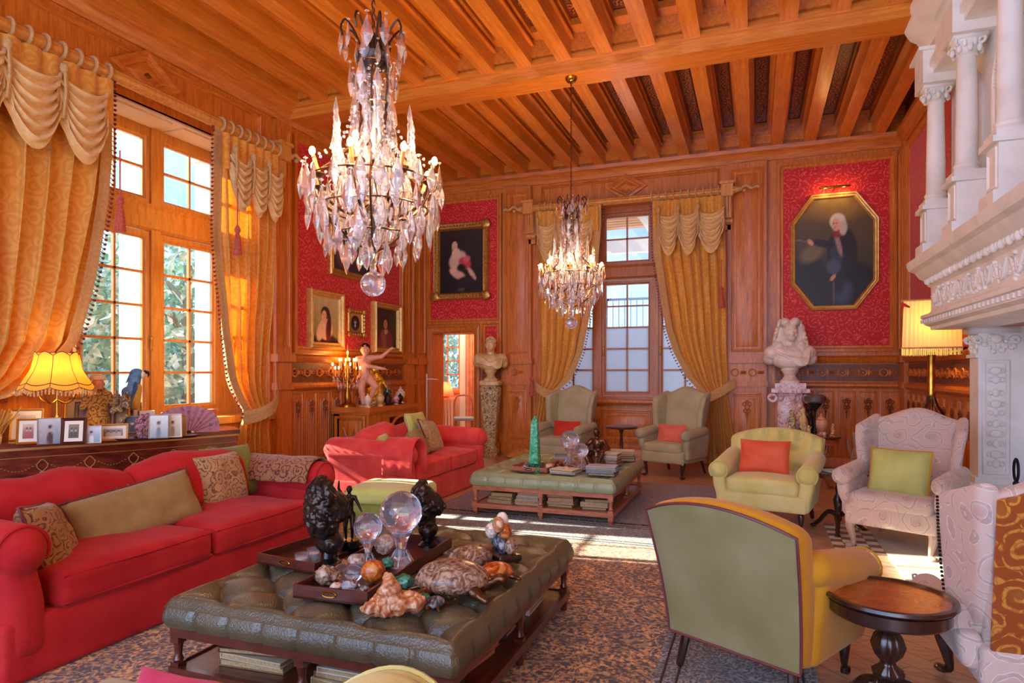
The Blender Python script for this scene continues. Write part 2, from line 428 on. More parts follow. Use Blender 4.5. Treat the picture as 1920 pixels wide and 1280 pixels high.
# stone, metal, glass
STONE = marble('white_carved_stone', '#e2e1da', '#ecebe5', '#f2f1ec', 3, .55, .8)
BUSTM = marble('cream_marble', '#d8c9b4', '#ece0cf', '#f3ead9', 4, .35)
YELM = marble('honey_marble', '#c9a468', '#dcbd84', '#e6cc9c', 5, .4)
PINKM = marble('rose_veined_marble', '#a8767a', '#d8b4b0', '#e8d2cc', 9, .2)
BRECC = marble('breccia_marble', '#5e4e34', '#b49b6c', '#dcc89a', 9, .25, 4)
FLESH = plain('painted_plaster_flesh', '#e0a584', .5, 0, 0, '#d8957a')
GREENM = marble('green_malachite', '#1e7a4c', '#3fae78', '#7ccfa0', 9, .25, 4)
ROCK = marble('citrine_rock', '#a4562a', '#c98a5a', '#e6c4a0', 14, .4)
SHELL = marble('tortoise_shell', '#5c3a2a', '#94745c', '#c0a890', 16, .22, 3)
AMBR = marble('amber_agate', '#8a3a14', '#c8641e', '#e0a060', 12, .15)
DKSTN = marble('dark_mineral', '#26282c', '#5c6470', '#b8b4b8', 14, .25)
GRNST = marble('dark_green_stone', '#12361f', '#2c6a48', '#58a080', 14, .15)
SEASH = marble('sea_shell', '#a08470', '#d6bca4', '#ece0d2', 20, .35)
BRNZ = plain('dark_bronze', '#2a2320', .32, .7, 0, '#4a3c34', 14, .3)
BRNZ2 = plain('brown_bronze', '#4e3020', .3, .8, 0, '#7a5236', 20, .3)
BLACKM = plain('black_marble', '#100f0e', .15)
BRASS = plain('brass', '#c9963c', .25, 1, 0, '#a8762a', 20)
GILT = plain('gilded_frame', '#b98a3c', .38, .75, 0, '#d8ae60', 30, .5)
GILT2 = plain('pale_gilded_frame', '#dcb468', .4, .4, 0, '#c89848', 12, .2)
IRON = plain('wrought_iron', '#23262c', .5, .6)
SILV = plain('silver_frame', '#c9c6c0', .3, .8)
WHITEP = plain('white_paint', '#e6e2da', .45)
PAPER = plain('book_pages', '#b89c70', .9, 0, 0, '#9c8258', 90)
WAX = plain('candle_sleeve', '#e8a045', .5)
RUGED = plain('rug_edge', '#3c2c22', .9)
def glassmat(name, c='#ffffff', rough=0.0, white=.12, ior=1.5):
    m, nt, p, o = newmat(name)
    p.inputs['Base Color'].default_value = col(c); p.inputs['Roughness'].default_value = rough
    p.inputs['Transmission Weight'].default_value = 1; p.inputs['IOR'].default_value = ior
    d = N(nt, 'ShaderNodeBsdfDiffuse', {'Color': col('#e4ecfa')}); t = N(nt, 'ShaderNodeBsdfTranslucent', {'Color': col('#e4ecfa')})
    a = N(nt, 'ShaderNodeAddShader', {0: d.outputs[0], 1: t.outputs[0]})
    mx = N(nt, 'ShaderNodeMixShader', {0: white, 1: p.outputs[0], 2: a.outputs[0]}); nt.links.new(mx.outputs[0], o.inputs[0]); return m
CRYS = glassmat('cut_crystal', '#f8fbff', .02, .06)
BALLG = glassmat('cut_glass_ball', '#f6f8ff', .02, .05)
def pane(name, tint='#eef4f4'):
    m, nt, p, o = newmat(name); t = N(nt, 'ShaderNodeBsdfTransparent', {'Color': col(tint)})
    g = N(nt, 'ShaderNodeBsdfGlossy', {'Roughness': .02}); mx = N(nt, 'ShaderNodeMixShader', {0: .06, 1: t.outputs[0], 2: g.outputs[0]})
    nt.links.new(mx.outputs[0], o.inputs[0]); return m
PANE = pane('window_glass')
def frosted(name):
    m, nt, p, o = newmat(name); t = N(nt, 'ShaderNodeBsdfTransparent', {'Color': col('#e8f0f4')}); d = N(nt, 'ShaderNodeBsdfTranslucent', {'Color': col('#e4ecf2')})
    mx = N(nt, 'ShaderNodeMixShader', {0: .85, 1: t.outputs[0], 2: d.outputs[0]}); nt.links.new(mx.outputs[0], o.inputs[0]); return m
FROST = frosted('frosted_lower_glass')
def emis(name, c, st):
    m, nt, p, o = newmat(name); e = N(nt, 'ShaderNodeEmission', {'Color': col(c), 'Strength': float(st)}); nt.links.new(e.outputs[0], o.inputs[0]); return m
BULB = emis('lit_bulb', '#ffd890', 9)
def shademat(name, c, tr):
    m, nt, p, o = newmat(name); p.inputs['Base Color'].default_value = col(c); p.inputs['Roughness'].default_value = .8
    t = N(nt, 'ShaderNodeBsdfTranslucent', {'Color': col(tr)}); mx = N(nt, 'ShaderNodeMixShader', {0: .55, 1: p.outputs[0], 2: t.outputs[0]})
    nt.links.new(mx.outputs[0], o.inputs[0]); return m
SHADEY = shademat('yellow_silk_shade', '#d8a848', '#e8b050')
SHADEW = shademat('cream_pleated_shade', '#ead9bc', '#f4cf8c')
SHADER = shademat('rose_shade', '#b8524a', '#d06a50')
def vcol(name):
    m, nt, p, o = newmat(name); a = N(nt, 'ShaderNodeVertexColor', layer_name='Col'); nt.links.new(a.outputs[0], p.inputs['Base Color'])
    p.inputs['Roughness'].default_value = .45; return m
CANV = vcol('oil_paint')
def rugmat(name, c1, c2, c3, c4, sc):
    m, nt, p, o = newmat(name); v = coords(nt)
    s1, vo = curls(nt, v, 3.0 * sc, 34.0, .5); s2, vo2 = curls(nt, v, 11.0 * sc, 14.0, .4)
    n = N(nt, 'ShaderNodeTexNoise', {'Vector': v, 'Scale': 38.0 * sc, 'Detail': 3.0})
    a = ramp(nt, n.outputs[0], [(.42, c1), (.5, c2), (.6, c3)])
    g1 = N(nt, 'ShaderNodeMath', {0: s1}, operation='GREATER_THAN'); g1.inputs[1].default_value = .93
    g2 = N(nt, 'ShaderNodeMath', {0: s2}, operation='GREATER_THAN'); g2.inputs[1].default_value = .75
    b = mixc(nt, math_(nt, 'MULTIPLY', g2.outputs[0], .6), a, c1); c_ = mixc(nt, math_(nt, 'MULTIPLY', g1.outputs[0], .45), b, c4)
    s3, vo3 = curls(nt, v, 1.3, 22.0, .5); g3 = N(nt, 'ShaderNodeMath', {0: s3}, operation='GREATER_THAN'); g3.inputs[1].default_value = .1
    c_ = mixc(nt, math_(nt, 'MULTIPLY', g3.outputs[0], .3), c_, c1)
    nt.links.new(c_, p.inputs['Base Color']); p.inputs['Roughness'].default_value = .95; p.inputs['Sheen Weight'].default_value = .3
    bump(nt, p, n.outputs[0], .3, .006); return m
RUGB = rugmat('brown_gold_carpet', '#2c160c', '#a0622a', '#dca858', '#dcb878', 1.1)
RUGG = rugmat('faded_grey_rose_carpet', '#5c4c4c', '#8c7a78', '#b0a4a0', '#c8bcb0', 1.0)
RUGBR = rugmat('blue_border_carpet', '#22242c', '#5a6070', '#a89880', '#c9b89c', 1.6)
RUGT = rugmat('bronze_brown_carpet', '#3a1e14', '#6e4024', '#94623a', '#94623a', 1.3)
def parquet(name):
    m, nt, p, o = newmat(name); v = coords(nt, 'Object', (1, 1, 1), (0, 0, math.radians(45)))
    b = N(nt, 'ShaderNodeTexBrick', {'Vector': v, 'Color1': col('#cda484'), 'Color2': col('#b48868'), 'Mortar': col('#4a2c20'), 'Scale': 1.0, 'Mortar Size': .004, 'Brick Width': .62, 'Row Height': .14})
    n = N(nt, 'ShaderNodeTexNoise', {'Vector': coords(nt, 'Object', (2, 12, 1), (0, 0, math.radians(45))), 'Scale': 4.0, 'Detail': 6.0})
    nt.links.new(mixc(nt, .5, b.outputs[0], ramp(nt, n.outputs[0], [(.3, '#7a4e38'), (.7, '#d0a888')])), p.inputs['Base Color'])
    p.inputs['Roughness'].default_value = .35; bump(nt, p, b.outputs['Fac'], -.2, .003); return m
PARQ = parquet('oak_parquet')
def ceilpaint(name):
    m, nt, p, o = newmat(name); v = coords(nt, 'Object', (1, 1, 1))
    s1, vo = curls(nt, v, 9.0, 22.0, .15, True)
    nt.links.new(ramp(nt, math_(nt, 'MULTIPLY_ADD', s1, .5, .5), [(.3, '#3c140c'), (.55, '#8a3c1a'), (.85, '#c4743a')]), p.inputs['Base Color'])
    p.inputs['Roughness'].default_value = .35; return m
CPAINT = ceilpaint('painted_ceiling_panel')
def foliage(name, a, b, c):
    m, nt, p, o = newmat(name); n = N(nt, 'ShaderNodeTexNoise', {'Vector': coords(nt), 'Scale': 3.5, 'Detail': 8.0})
    nt.links.new(ramp(nt, n.outputs[0], [(.35, a), (.5, b), (.65, c)]), p.inputs['Base Color']); p.inputs['Roughness'].default_value = .8; return m
LEAF = foliage('tree_foliage', '#5f8f78', '#9cbca8', '#d4e4d4')
BARK = plain('tree_bark', '#8a8474', .9)
def inlay(name):
    m, nt, p, o = newmat(name); v = coords(nt)
    n = N(nt, 'ShaderNodeTexNoise', {'Vector': coords(nt, 'Object', (1, 1, 4)), 'Scale': 5.0, 'Detail': 5.0})
    nt.links.new(ramp(nt, n.outputs[0], [(.3, '#4a1a10'), (.6, '#7c3420')]), p.inputs['Base Color']); p.inputs['Roughness'].default_value = .25; p.inputs['Coat Weight'].default_value = .6; return m
MARQ = inlay('polished_rosewood')
INL = plain('boxwood_inlay', '#b98848', .35)
# ================================================================ THE HALL
XL, XR, YB, ZC = -5.9, 2.05, 11.0, 5.0
def ray(px): t = (px - 960) / F; return t * CS - SN, t * SN + CS
def OX(px, py, X): dx, dy = ray(px); z = X / dx; return (X, z * dy, CAMH + (HY - py) / F * z)
def OY(px, py, Y): dx, dy = ray(px); z = Y / dy; return (z * dx, Y, CAMH + (HY - py) / F * z)
ML = Matrix(((0, 0, 1, XL), (1, 0, 0, 0), (0, 1, 0, 0), (0, 0, 0, 1)))
MBK = Matrix(((1, 0, 0, 0), (0, 0, -1, YB), (0, 1, 0, 0), (0, 0, 0, 1)))
MR = Matrix(((0, 0, -1, XR), (1, 0, 0, 0), (0, 1, 0, 0), (0, 0, 0, 1)))
def rect(u0, u1, z0, z1): return [(u0, z0), (u1, z0), (u1, z1), (u0, z1)]
def panel(mb, u0, u1, z0, z1, w=.05, d=.03, b=0.0, field=True):
    mb.ring(rect(u0, u1, z0, z1), [(0, b), (0, b + d), (w * .35, b + d * 1.25), (w * .6, b + d * .6), (w * .85, b + d * .7), (w, b + .001)])
    if field:
        i = w * 1.7; mb.ring(rect(u0 + i, u1 - i, z0 + i, z1 - i), [(0, b), (.02, b + d * .45), (.5 * (min(u1 - u0, z1 - z0)) - i - .001, b + d * .45)], False)
def mould(mb, u0, u1, prof):
    "long horizontal moulding; prof is a closed list of (depth, z)"
    n = len(prof); V = [(u, z, d) for u in (u0, u1) for d, z in prof]
    mb.add(V, [(i, (i + 1) % n, n + (i + 1) % n, n + i) for i in range(n)] + [tuple(range(n)), tuple(range(n, 2 * n))])
# floor
struct('floor', MB().box(-6.4, 2.6, -3.2, 16, -.2, 0), PARQ)
# walls (shells)
wl = MB(ML); W0, W1, WZ0, WZ1 = 4.0, 6.8, .95, 4.22
wl.box(-3.2, W0, 0, 5.4, -.5, 0).box(W1, 11.5, 0, 5.4, -.5, 0).box(W0, W1, 0, WZ0, -.5, 0).box(W0, W1, WZ1, 5.4, -.5, 0)
wall_l = struct('wall_left', wl, OAKV)
BW0, BW1, BZ0, BZ1 = -3.52, -.62, 1.0, 4.34; D0, D1, DZ = -5.72, -4.86, 2.2
wb = MB(MBK); wb.box(-5.9, D0, 0, 5.4, -.45, 0).box(D0, D1, DZ, 5.4, -.45, 0).box(D1, BW0, 0, 5.4, -.45, 0)
wb.box(BW0, BW1, 0, BZ0, -.45, 0).box(BW0, BW1, BZ1, 5.4, -.45, 0).box(BW1, 2.55, 0, 5.4, -.45, 0)
wall_b = struct('wall_back', wb, OAKV)
wall_r = struct('wall_right', MB(MR).box(-3.2, 3.4, 0, 5.4, -.5, 0).box(7.2, 11.0, 0, 5.4, -.5, 0).box(3.4, 7.2, 1.9, 5.4, -.5, 0), OAKV)

COR = [(0, 4.8), (.03, 4.8), (.05, 4.84), (.07, 4.9), (.12, 4.94), (.13, 5.0), (0, 5.0)]
RAIL = [(0, 1.62), (.05, 1.62), (.09, 1.67), (.1, 1.7), (.05, 1.72), (0, 1.73)]
RAIL2 = [(0, 1.24), (.04, 1.24), (.075, 1.27), (.075, 1.3), (.04, 1.33), (0, 1.33)]
PLIN = [(0, 0), (.06, 0), (.06, .16), (.045, .19), (0, .2)]
def guilloche(mb, u0, u1, d=.03):
    n = max(1, int((u1 - u0) / .26)); s = (u1 - u0) / n
    for i in range(n):
        c = u0 + (i + .5) * s
        pts = [(c - .05 + .052 * math.cos(a), 1.475 + .052 * math.sin(a), d) for a in [2 * PI * k / 14 for k in range(14)]]
        mb.tube(pts, .011, 5, True)
        mb.ring(rect(c + .03, c + .12, 1.45, 1.5), [(0, 0), (0, d), (.012, d + .012), (.02, d), (.024, d + .012), (.0245, 0)])
        mb.box(c - .06, c - .04, 1.465, 1.485, 0, d + .012)
        for sx in (0, 1): mb.box(c - .115 + sx * .13, c - .1 + sx * .13, 1.43, 1.52, 0, d)
def carving(mb, c, z, s=1.0, d=.02):
    "little carved foliate drop: rings, scrolls and a tail"
    for k, (dx, dz, r) in enumerate([(0, .0, .035), (-.04, .05, .025), (.04, .05, .025), (-.03, -.06, .022), (.03, -.06, .022), (0, -.1, .02), (0, -.15, .014), (0, .09, .018)]):
        pts = [(c + (dx + r * math.cos(a)) * s, z + (dz + r * math.sin(a)) * s, d) for a in [2 * PI * q / 10 for q in range(10)]]
        mb.tube(pts, .008 * s, 4, True)
    mb.tube([(c, z - .14 * s, d), (c, z - .26 * s, d)], .006 * s, 4)
def linenfold(mb, cv, u0, u1, z0=.24, z1=1.2):
    n = max(1, round((u1 - u0) / .3)); s = (u1 - u0) / n
    for i in range(n):
        a, b = u0 + i * s + .02, u0 + (i + 1) * s - .02
        panel(mb, a, b, z0, z1, .03, .018, 0, False)
        m = 4; wd = (b - a - .08) / m
        for k in range(m):
            x = a + .04 + k * wd
            mb.tube([(x + wd / 2, z0 + .05, .002), (x + wd / 2, z1 - .1 - .03 * (k % 2), .002)], wd * .36, 6)
        carving(cv, (a + b) / 2, z1 - .2, .8, .04)
def wainscot(M, u0, u1, parent, flat=None):
    mb = MB(M); mould(mb, u0, u1, RAIL); mould(mb, u0, u1, RAIL2); mould(mb, u0, u1, PLIN)
    cv = MB(M); cv.box(u0, u1, 1.345, 1.6, 0, .012); guilloche(mb, u0 + .03, u1 - .03)
    if flat: panel(mb, u0 + .06, u1 - .06, .28, 1.18, .05, .03); carving(cv, (u0 + u1) / 2, .92, 1.1, .035)
    else: linenfold(mb, cv, u0, u1)
    struct('wainscot', mb, OAKV, parent); struct('wainscot_carving', cv, CARV, parent)
def pilaster(M, u0, u1, parent, z0=1.75, z1=4.78, d=.07):
    mb = MB(M); mb.box(u0, u1, 0, z1, 0, d); mb.box(u0 - .03, u1 + .03, 1.62, 1.72, 0, d + .05).box(u0 - .02, u1 + .02, 1.25, 1.34, 0, d + .03).box(u0 - .02, u1 + .02, 0, .2, 0, d + .03)
    mb.M = M @ Matrix.Translation((0, 0, d)); panel(mb, u0 + .05, u1 - .05, z0 + .05, z1 - .1, .045, .02)
    if u1 - u0 > .4: panel(mb, u0 + .08, u1 - .08, .3, 1.15, .05, .02); carving(mb, (u0 + u1) / 2, .93, 1.0, .03); guilloche(mb, u0 + .03, u1 - .03, .01)
    struct('pilaster', mb, OAKV, parent)
def redpanel(M, u0, u1, z0, z1, parent):
    mb = MB(M); mb.box(u0 + .03, u1 - .03, z0 + .03, z1 - .03, 0, .012); struct('damask_panel', mb, DAMK, parent)
    fr = MB(M); fr.ring(rect(u0 - .05, u1 + .05, z0 - .05, z1 + .05), [(0, 0), (0, .05), (.04, .055), (.06, .03), (.09, .03), (.1, 0)]); struct('panel_moulding', fr, OAKV, parent)
# --- left wall dressing
wainscot(ML, 6.86, 10.15, wall_l)
wainscot(ML, -3.2, 3.6, wall_l)
redpanel(ML, 7.28, 10.1, 1.8, 4.68, wall_l)
pilaster(ML, 6.84, 7.14, wall_l); pilaster(ML, 10.22, 10.5, wall_l); pilaster(ML, 10.6, 10.95, wall_l)
mb = MB(ML); mould(mb, -3.2, 11, COR); panel(mb, 3.0, 6.62, 4.33, 4.74, .05, .03, 0, False)
for k in range(3): panel(mb, -2.8 + k * 1.9, -1.0 + k * 1.9, 1.9, 4.6, .06, .03)
mb.ring([(4.95 - .42, 4.53), (4.95, 4.26), (4.95 + .42, 4.53), (4.95, 4.8)], [(0, 0), (0, .06), (.04, .07), (.07, .04), (.09, .04), (.1, .02), (.15, .05), (.2, .05)], False)
struct('cornice', mb, OAKY, wall_l)
# --- back wall dressing
wainscot(MBK, -4.70, -4.34, wall_b, True); wainscot(MBK, .28, 2.0, wall_b)
redpanel(MBK, -5.8, -4.36, 2.42, 4.66, wall_b); redpanel(MBK, -4.68, -4.36, 1.8, 2.35, wall_b)
redpanel(MBK, .36, 1.9, 1.84, 4.68, wall_b)
pilaster(MBK, -4.25, -3.72, wall_b, d=.12); pilaster(MBK, -.42, .16, wall_b, d=.12)
mb = MB(MBK); mould(mb, XL, XR, COR); panel(mb, -3.55, -.55, 4.42, 4.76, .045, .03, 0, False)
mb.ring([(-2.05 - .36, 4.6), (-2.05, 4.38), (-2.05 + .36, 4.6), (-2.05, 4.82)], [(0, 0), (0, .06), (.04, .07), (.07, .04), (.09, .04), (.1, .02), (.14, .05), (.18, .05)], False)
struct('cornice', mb, OAKX, wall_b)
mb = MB(MBK); mould(mb, BW0, BW1, [(0, .93), (.1, .93), (.14, .97), (.14, 1.0), (0, 1.02)])
for a, b in ((-3.5, -2.62), (-2.5, -1.62), (-1.5, -.66)): panel(mb, a, b, .28, .85, .06, .03)
mould(mb, BW0, BW1, PLIN); struct('window_apron', mb, OAKV, wall_b)
mb = MB(MBK); mb.ring(rect(D0 - .12, D1 + .12, -.2, DZ + .13), [(0, 0), (0, .05), (.04, .07), (.09, .05), (.12, .02), (.12, -.45), (.1, -.45)], False); struct('door_casing', mb, OAKV, wall_b)
# --- right wall dressing
wainscot(MR, 7.6, 11, wall_r); redpanel(MR, 8.0, 10.6, 1.8, 4.68, wall_r); pilaster(MR, 10.66, 10.98, wall_r)
mb = MB(MR); mould(mb, -3.2, 11, COR); struct('cornice', mb, OAKY, wall_r)
# --- ceiling
ceil = struct('ceiling', MB().box(-6.4, 2.55, -3.2, 11.45, 5.34, 5.5), CEILD)
mb = MB(); mb.box(XL, XR, 7.1, 7.46, 4.86, 5.34).box(XL, XR, 7.06, 7.5, 4.99, 5.05).box(XL, XR, 7.08, 7.48, 5.1, 5.34)
struct('main_beam', mb, BEAMX, ceil)
j0 = None
JX = [-.16 + .465 * k for k in range(-12, 5)]
for (ya, yb) in ((-3.2, 7.08), (7.48, 11.0)):
    mb = MB(); mb.box(-.085, .085, ya, yb, 5.0, 5.34); mb.box(-.12, .12, ya, yb, 5.2, 5.225).box(-.14, .14, ya, yb, 5.28, 5.34)
    j = struct('joist', mb, BEAM, ceil); j.location.x = JX[0]
    pm = MB(); pm.box(.17, .295, ya + .32, yb - .32, 5.318, 5.336); pn = struct('painted_panel', pm, CPAINT, ceil); pn.location.x = JX[0]
    hm = MB()
    for y in (ya, yb): s_ = 1 if y == ya else -1; hm.box(.085, .38, min(y, y + s_ * .04), max(y, y + s_ * .04), 5.08, 5.34).box(.14, .325, min(y + s_ * .04, y + s_ * .22), max(y + s_ * .04, y + s_ * .22), 5.26, 5.335)
    hd = struct('joist_header', hm, BEAM, ceil); hd.location.x = JX[0]
    for x in JX[1:]:
        for src in (j, pn, hd):
            c = src.copy(); COL.objects.link(c); c.location.x = x
# --- windows
def casement(M, u0, u1, z0, z1, cols, rows, parent, wm, fw=.07, d=.0, frost=0, handle=None):
    f = MB(M); f.ring(rect(u0, u1, z0, z1), [(0, d - .03), (0, d + .03), (fw * .6, d + .03), (fw * .8, d + .012), (fw, d + .008), (fw, d - .03)])
    a0, a1, b0, b1 = u0 + fw, u1 - fw, z0 + fw, z1 - fw
    s = struct('sash', f, wm, parent); g = MB(M)
    for i in range(1, cols): x = lerp(a0, a1, i / cols); g.box(x - .013, x + .013, b0, b1, d - .018, d + .018)
    for i in range(1, rows): z = lerp(b0, b1, i / rows); g.box(a0, a1, z - .013, z + .013, d - .018, d + .018)
    struct('glazing_bar', g, wm, s)
    zs = lerp(b0, b1, frost)
    if frost: struct('frosted_pane', MB(M).box(a0, a1, b0, zs, d - .004, d + .001), FROST, s)
    struct('pane', MB(M).box(a0, a1, zs, b1, d - .004, d + .001), PANE, s)
    if handle is not None: struct('window_handle', MB(M).cap((handle, (z0 + z1) / 2 - .3, d + .05), (handle, (z0 + z1) / 2 - .16, d + .05), .012, .012), BRASS, s)
win1 = MB(ML); win1.box(W0, 4.5, WZ0, WZ1, -.5, -.42).box(6.36, W1, WZ0, WZ1, -.5, -.42).box(4.5, 6.36, 3.05, 3.34, -.5, -.4).box(4.5, 6.36, WZ0, 1.02, -.5, -.4).box(4.5, 6.36, 4.14, WZ1, -.5, -.4).box(5.36, 5.48, WZ0, WZ1, -.5, -.38)
win1.box(W0 - .06, W1 + .06, .88, .96, -.4, .05)
mould(win1, W0, W1, [(-.4, 3.05), (-.36, 3.08), (-.36, 3.12), (-.38, 3.3), (-.35, 3.34), (-.4, 3.34)])
window_1 = struct('window_1', win1, WINW)
M1 = ML @ Matrix.Translation((0, 0, -.43))
for a, b in ((4.52, 5.36), (5.48, 6.34)):
    casement(M1, a, b, 1.03, 3.04, 2, 5, window_1, WINW, .08, handle=5.36 if a < 5 else None); casement(M1, a, b, 3.35, 4.14, 2, 2, window_1, WINW, .08)
sf = MB(ML); sf.box(W0, W1, 4.2, 4.24, -.42, .0); 
for a, b in ((4.1, 5.35), (5.5, 6.7)): sf.M = ML; sf.box(a, b, 4.185, 4.2, -.36, -.06)
struct('window_soffit', sf, plain('pale_soffit_paint', '#d9b994', .5), window_1)
win2 = MB(MBK); m3 = [-3.52, -2.58, -1.6, -.62]
for x in m3: win2.box(x - .05, x + .05, BZ0, BZ1, -.36, -.22)
win2.box(BW0, BW1, 3.08, 3.33, -.38, -.2).box(BW0, BW1, BZ0, 1.06, -.36, -.2).box(BW0, BW1, 4.24, BZ1, -.36, -.2)
mould(win2, BW0, BW1, [(-.22, 3.08), (-.16, 3.12), (-.17, 3.28), (-.14, 3.32), (-.22, 3.33)])
window_2 = struct('window_2', win2, WINWB)
M2 = MBK @ Matrix.Translation((0, 0, -.29))
for i in range(3):
    a, b = m3[i] + .05, m3[i + 1] - .05
    casement(M2, a, b, 1.07, 3.07, 2, 5, window_2, WINWB, .075, frost=.6, handle=a + .03); casement(M2, a, b, 3.34, 4.24, 2, 2, window_2, WINWB, .075)
# --- marble hearth and fireplace
struct('trim_1', MB().box(1.0, 2.5, 4.2, 7.1, 0, .012), plain('pale_hearth_stone', '#c9c6b8', .4, 0, 0, '#b4ac9c', 4))
chk = MB(); chk2 = MB()
for i in range(4):
    for j in range(10):
        (chk if (i + j) % 2 else chk2).box(.62 + i * .095, .71 + i * .095, 6.0 + j * .105, 6.1 + j * .105, 0, .01)
for i in range(6):
    for j in range(3): (chk if (i + j) % 2 else chk2).box(1.0 + i * .095, 1.09 + i * .095, 7.12 + j * .1, 7.21 + j * .1, 0, .01)
t2 = struct('trim_2', chk, plain('brown_hearth_tile', '#8a6c54', .4)); struct('white_tile', chk2, plain('white_hearth_tile', '#e4dfd2', .4), t2)
# --- carpets (flat woven things, top-level)
def carpet(name, x0, x1, y0, y1, mat, label, border=None, bw=.5):
    rt = thing(name, label, 'rug', ((x0 + x1) / 2, (y0 + y1) / 2, 0)); hx, hy = (x1 - x0) / 2, (y1 - y0) / 2
    m = MB(); b = bw if border else 0; m.box(-hx + b, hx - b, -hy + b, hy - b, 0, .014); m.build('field', mat, rt)
    if border:
        q = MB(); q.ring(rect(-hx, hx, -hy, hy), [(0, 0), (0, .014), (bw, .014), (bw, 0)]); q.build('border', border, rt)
        e = MB()
        for k in (.06, .12, bw - .12, bw - .05): e.ring(rect(-hx + k, hx - k, -hy + k, hy - k), [(0, .0141), (0, .016), (.012, .016), (.012, .0141)])
        e.build('border_stripe', RUGED, rt)
    return rt
carpet('carpet', -4.6, .28, .4, 6.28, RUGB, 'large brown and gold patterned carpet under the near tufted ottoman', RUGBR, .75)
carpet('carpet', -3.3, -.1, 6.34, 8.75, RUGT, 'bronze brown carpet under the far tufted ottoman')
carpet('carpet', .5, 1.0, 4.45, 5.15, RUGBR, 'small blue patterned rug behind the foreground round table')
# ================================================================ CURTAINS AND RODS
def curtain(name, label, M, toU, inner, outer, zt, ztie, n, sgn, swags, d0=.3, group=None, low=None, tass=None, trim=.11):
    """inner / outer: lists of (z, u) from the top down to the tie; low: (u_inner, u_outer) on the floor"""
    t = thing(name, label, 'curtain', tuple(M @ Vector((outer[0][1], 0, d0))), 0, group)
    Mi = Matrix.Translation(-t.location) @ M
    inn = sorted(inner + [(0.02, low[0])]); out = sorted(outer + [(0.02, low[1])])
    gat = lambda z: 1 if z > ztie else 1
    def u_at(s, z): return lerp(interp(out, z), interp(inn, z), s)
    def fn(s, v):
        z = lerp(zt - .07, .02, v); wd = abs(interp(out, z) - interp(inn, z))
        pinch = math.exp(-((z - ztie) / .16) ** 2); amp = .05 * (1 - .55 * pinch) * smooth01((zt - z) / .25 + .35)
        ph = 2 * PI * n * s; ss = s + .25 / n * math.sin(ph * 1 + 1.2) * .8 + .03 * math.sin(3 * s + z)
        d = d0 + amp * math.sin(ph + .5 * math.sin(z * 1.3)) + amp * .35 * math.sin(ph * 2.3 + 2 * z) - .1 * smooth01((2.6 - z) / 1.4) + .06 * pinch
        return (u_at(min(1, max(0, ss)), z), z, max(d, .075))
    MB(Mi).surf(fn, n * 10, 60).build('drape', GOLDC, t, 180)
    def tf(s, v):
        z = lerp(zt - .02, ztie - .03, v); u = interp(inn, z) - sgn * .0 ; b = fn(1, (zt - z) / (zt - .02))
        return (b[0] - sgn * (s * trim) + sgn * .03, z, max(b[2], fn(.95, (zt - z) / (zt - .02))[2]) + .022 + .006 * math.sin(s * 9))
    MB(Mi).surf(tf, 4, 60).build('braid_trim', CREAMT, t, 180)
    q = MB(Mi)
    for k in range(70):
        v = k / 69; p = tf(0, v); q.tube([p, (p[0] + sgn * .02, p[1] - .012, p[2])], .004, 4); q.ell((p[0] + sgn * .03, p[1] - .015, p[2]), .014, 5, 4)
    q.build('bead_fringe', FRNG, t)['kind'] = 'stuff'
    # gathered swags hanging from the rod
    for (ua, ub, zk, dz) in swags:
        def sf(s, v, ua=ua, ub=ub, zk=zk, dz=dz):
            a = 2 * s - 1; sag = (1 - a * a) ** .6
            return (lerp(ua, ub, s) + .02 * math.sin(v * 30) * (abs(a) > .8), zk - v * dz * .38 - sag * (.1 + v * dz * .62), d0 + .1 + .05 * sag + (.046 * math.sin(v * 2 * PI * 6) * (.35 + sag * .65) if v < .9 else -.02) )
        MB(Mi).surf(sf, 18, 44).build('swag', SWAGF, t, 180)
        kq = MB(Mi); kq.ell((ua, zk + .02, d0 + .16), (.035, .05, .035), 8, 6); kq.tube([(ua, zk, d0 + .17), (ua + .01, zk - .2, d0 + .17), (ua, zk - .4, d0 + .15)], .014, 5)
        kq.build('knot', CREAMT, t)
    # pleated heading
    def hf(s, v): return (lerp(outer[0][1], inner[0][1], s), zt - .07 - v * .4, d0 + .055 + .045 * abs(math.sin(PI * n * 1.2 * s)))
    MB(Mi).surf(hf, n * 10, 5).build('heading', GOLDC, t, 180)
    ti, to = interp(inn, ztie), interp(out, ztie)
    tb = MB(Mi)
    def bf(s, v):
        a = PI * s; return (lerp(ti + sgn * .05, to - sgn * .1, s), ztie - .05 + .3 * s ** 1.5 * .9 + (v - .5) * .16, d0 + .0 + .14 * math.sin(a) + .01 * math.sin(v * 12))
    tb.surf(bf, 16, 5); tb.build('tieback', CREAMT, t, 180)
    if tass:
        q = MB(Mi); u, z = tass; q.at(); q.M = Mi @ Matrix.Translation((u, z, d0 + .2)) @ Matrix.Rotation(-PI / 2, 4, 'X')
        q.lathe([(.0, .1), (.012, .09), (.03, .06), (.035, .03), (.02, .0), (.03, -.03), (.045, -.15), (.05, -.24), (0, -.245)], (0, 0, 0), 12); q.tube([(0, 0, .08), (0, .0, .5)], .008, 5)
        q.build('tassel', TASS, t)
    return t
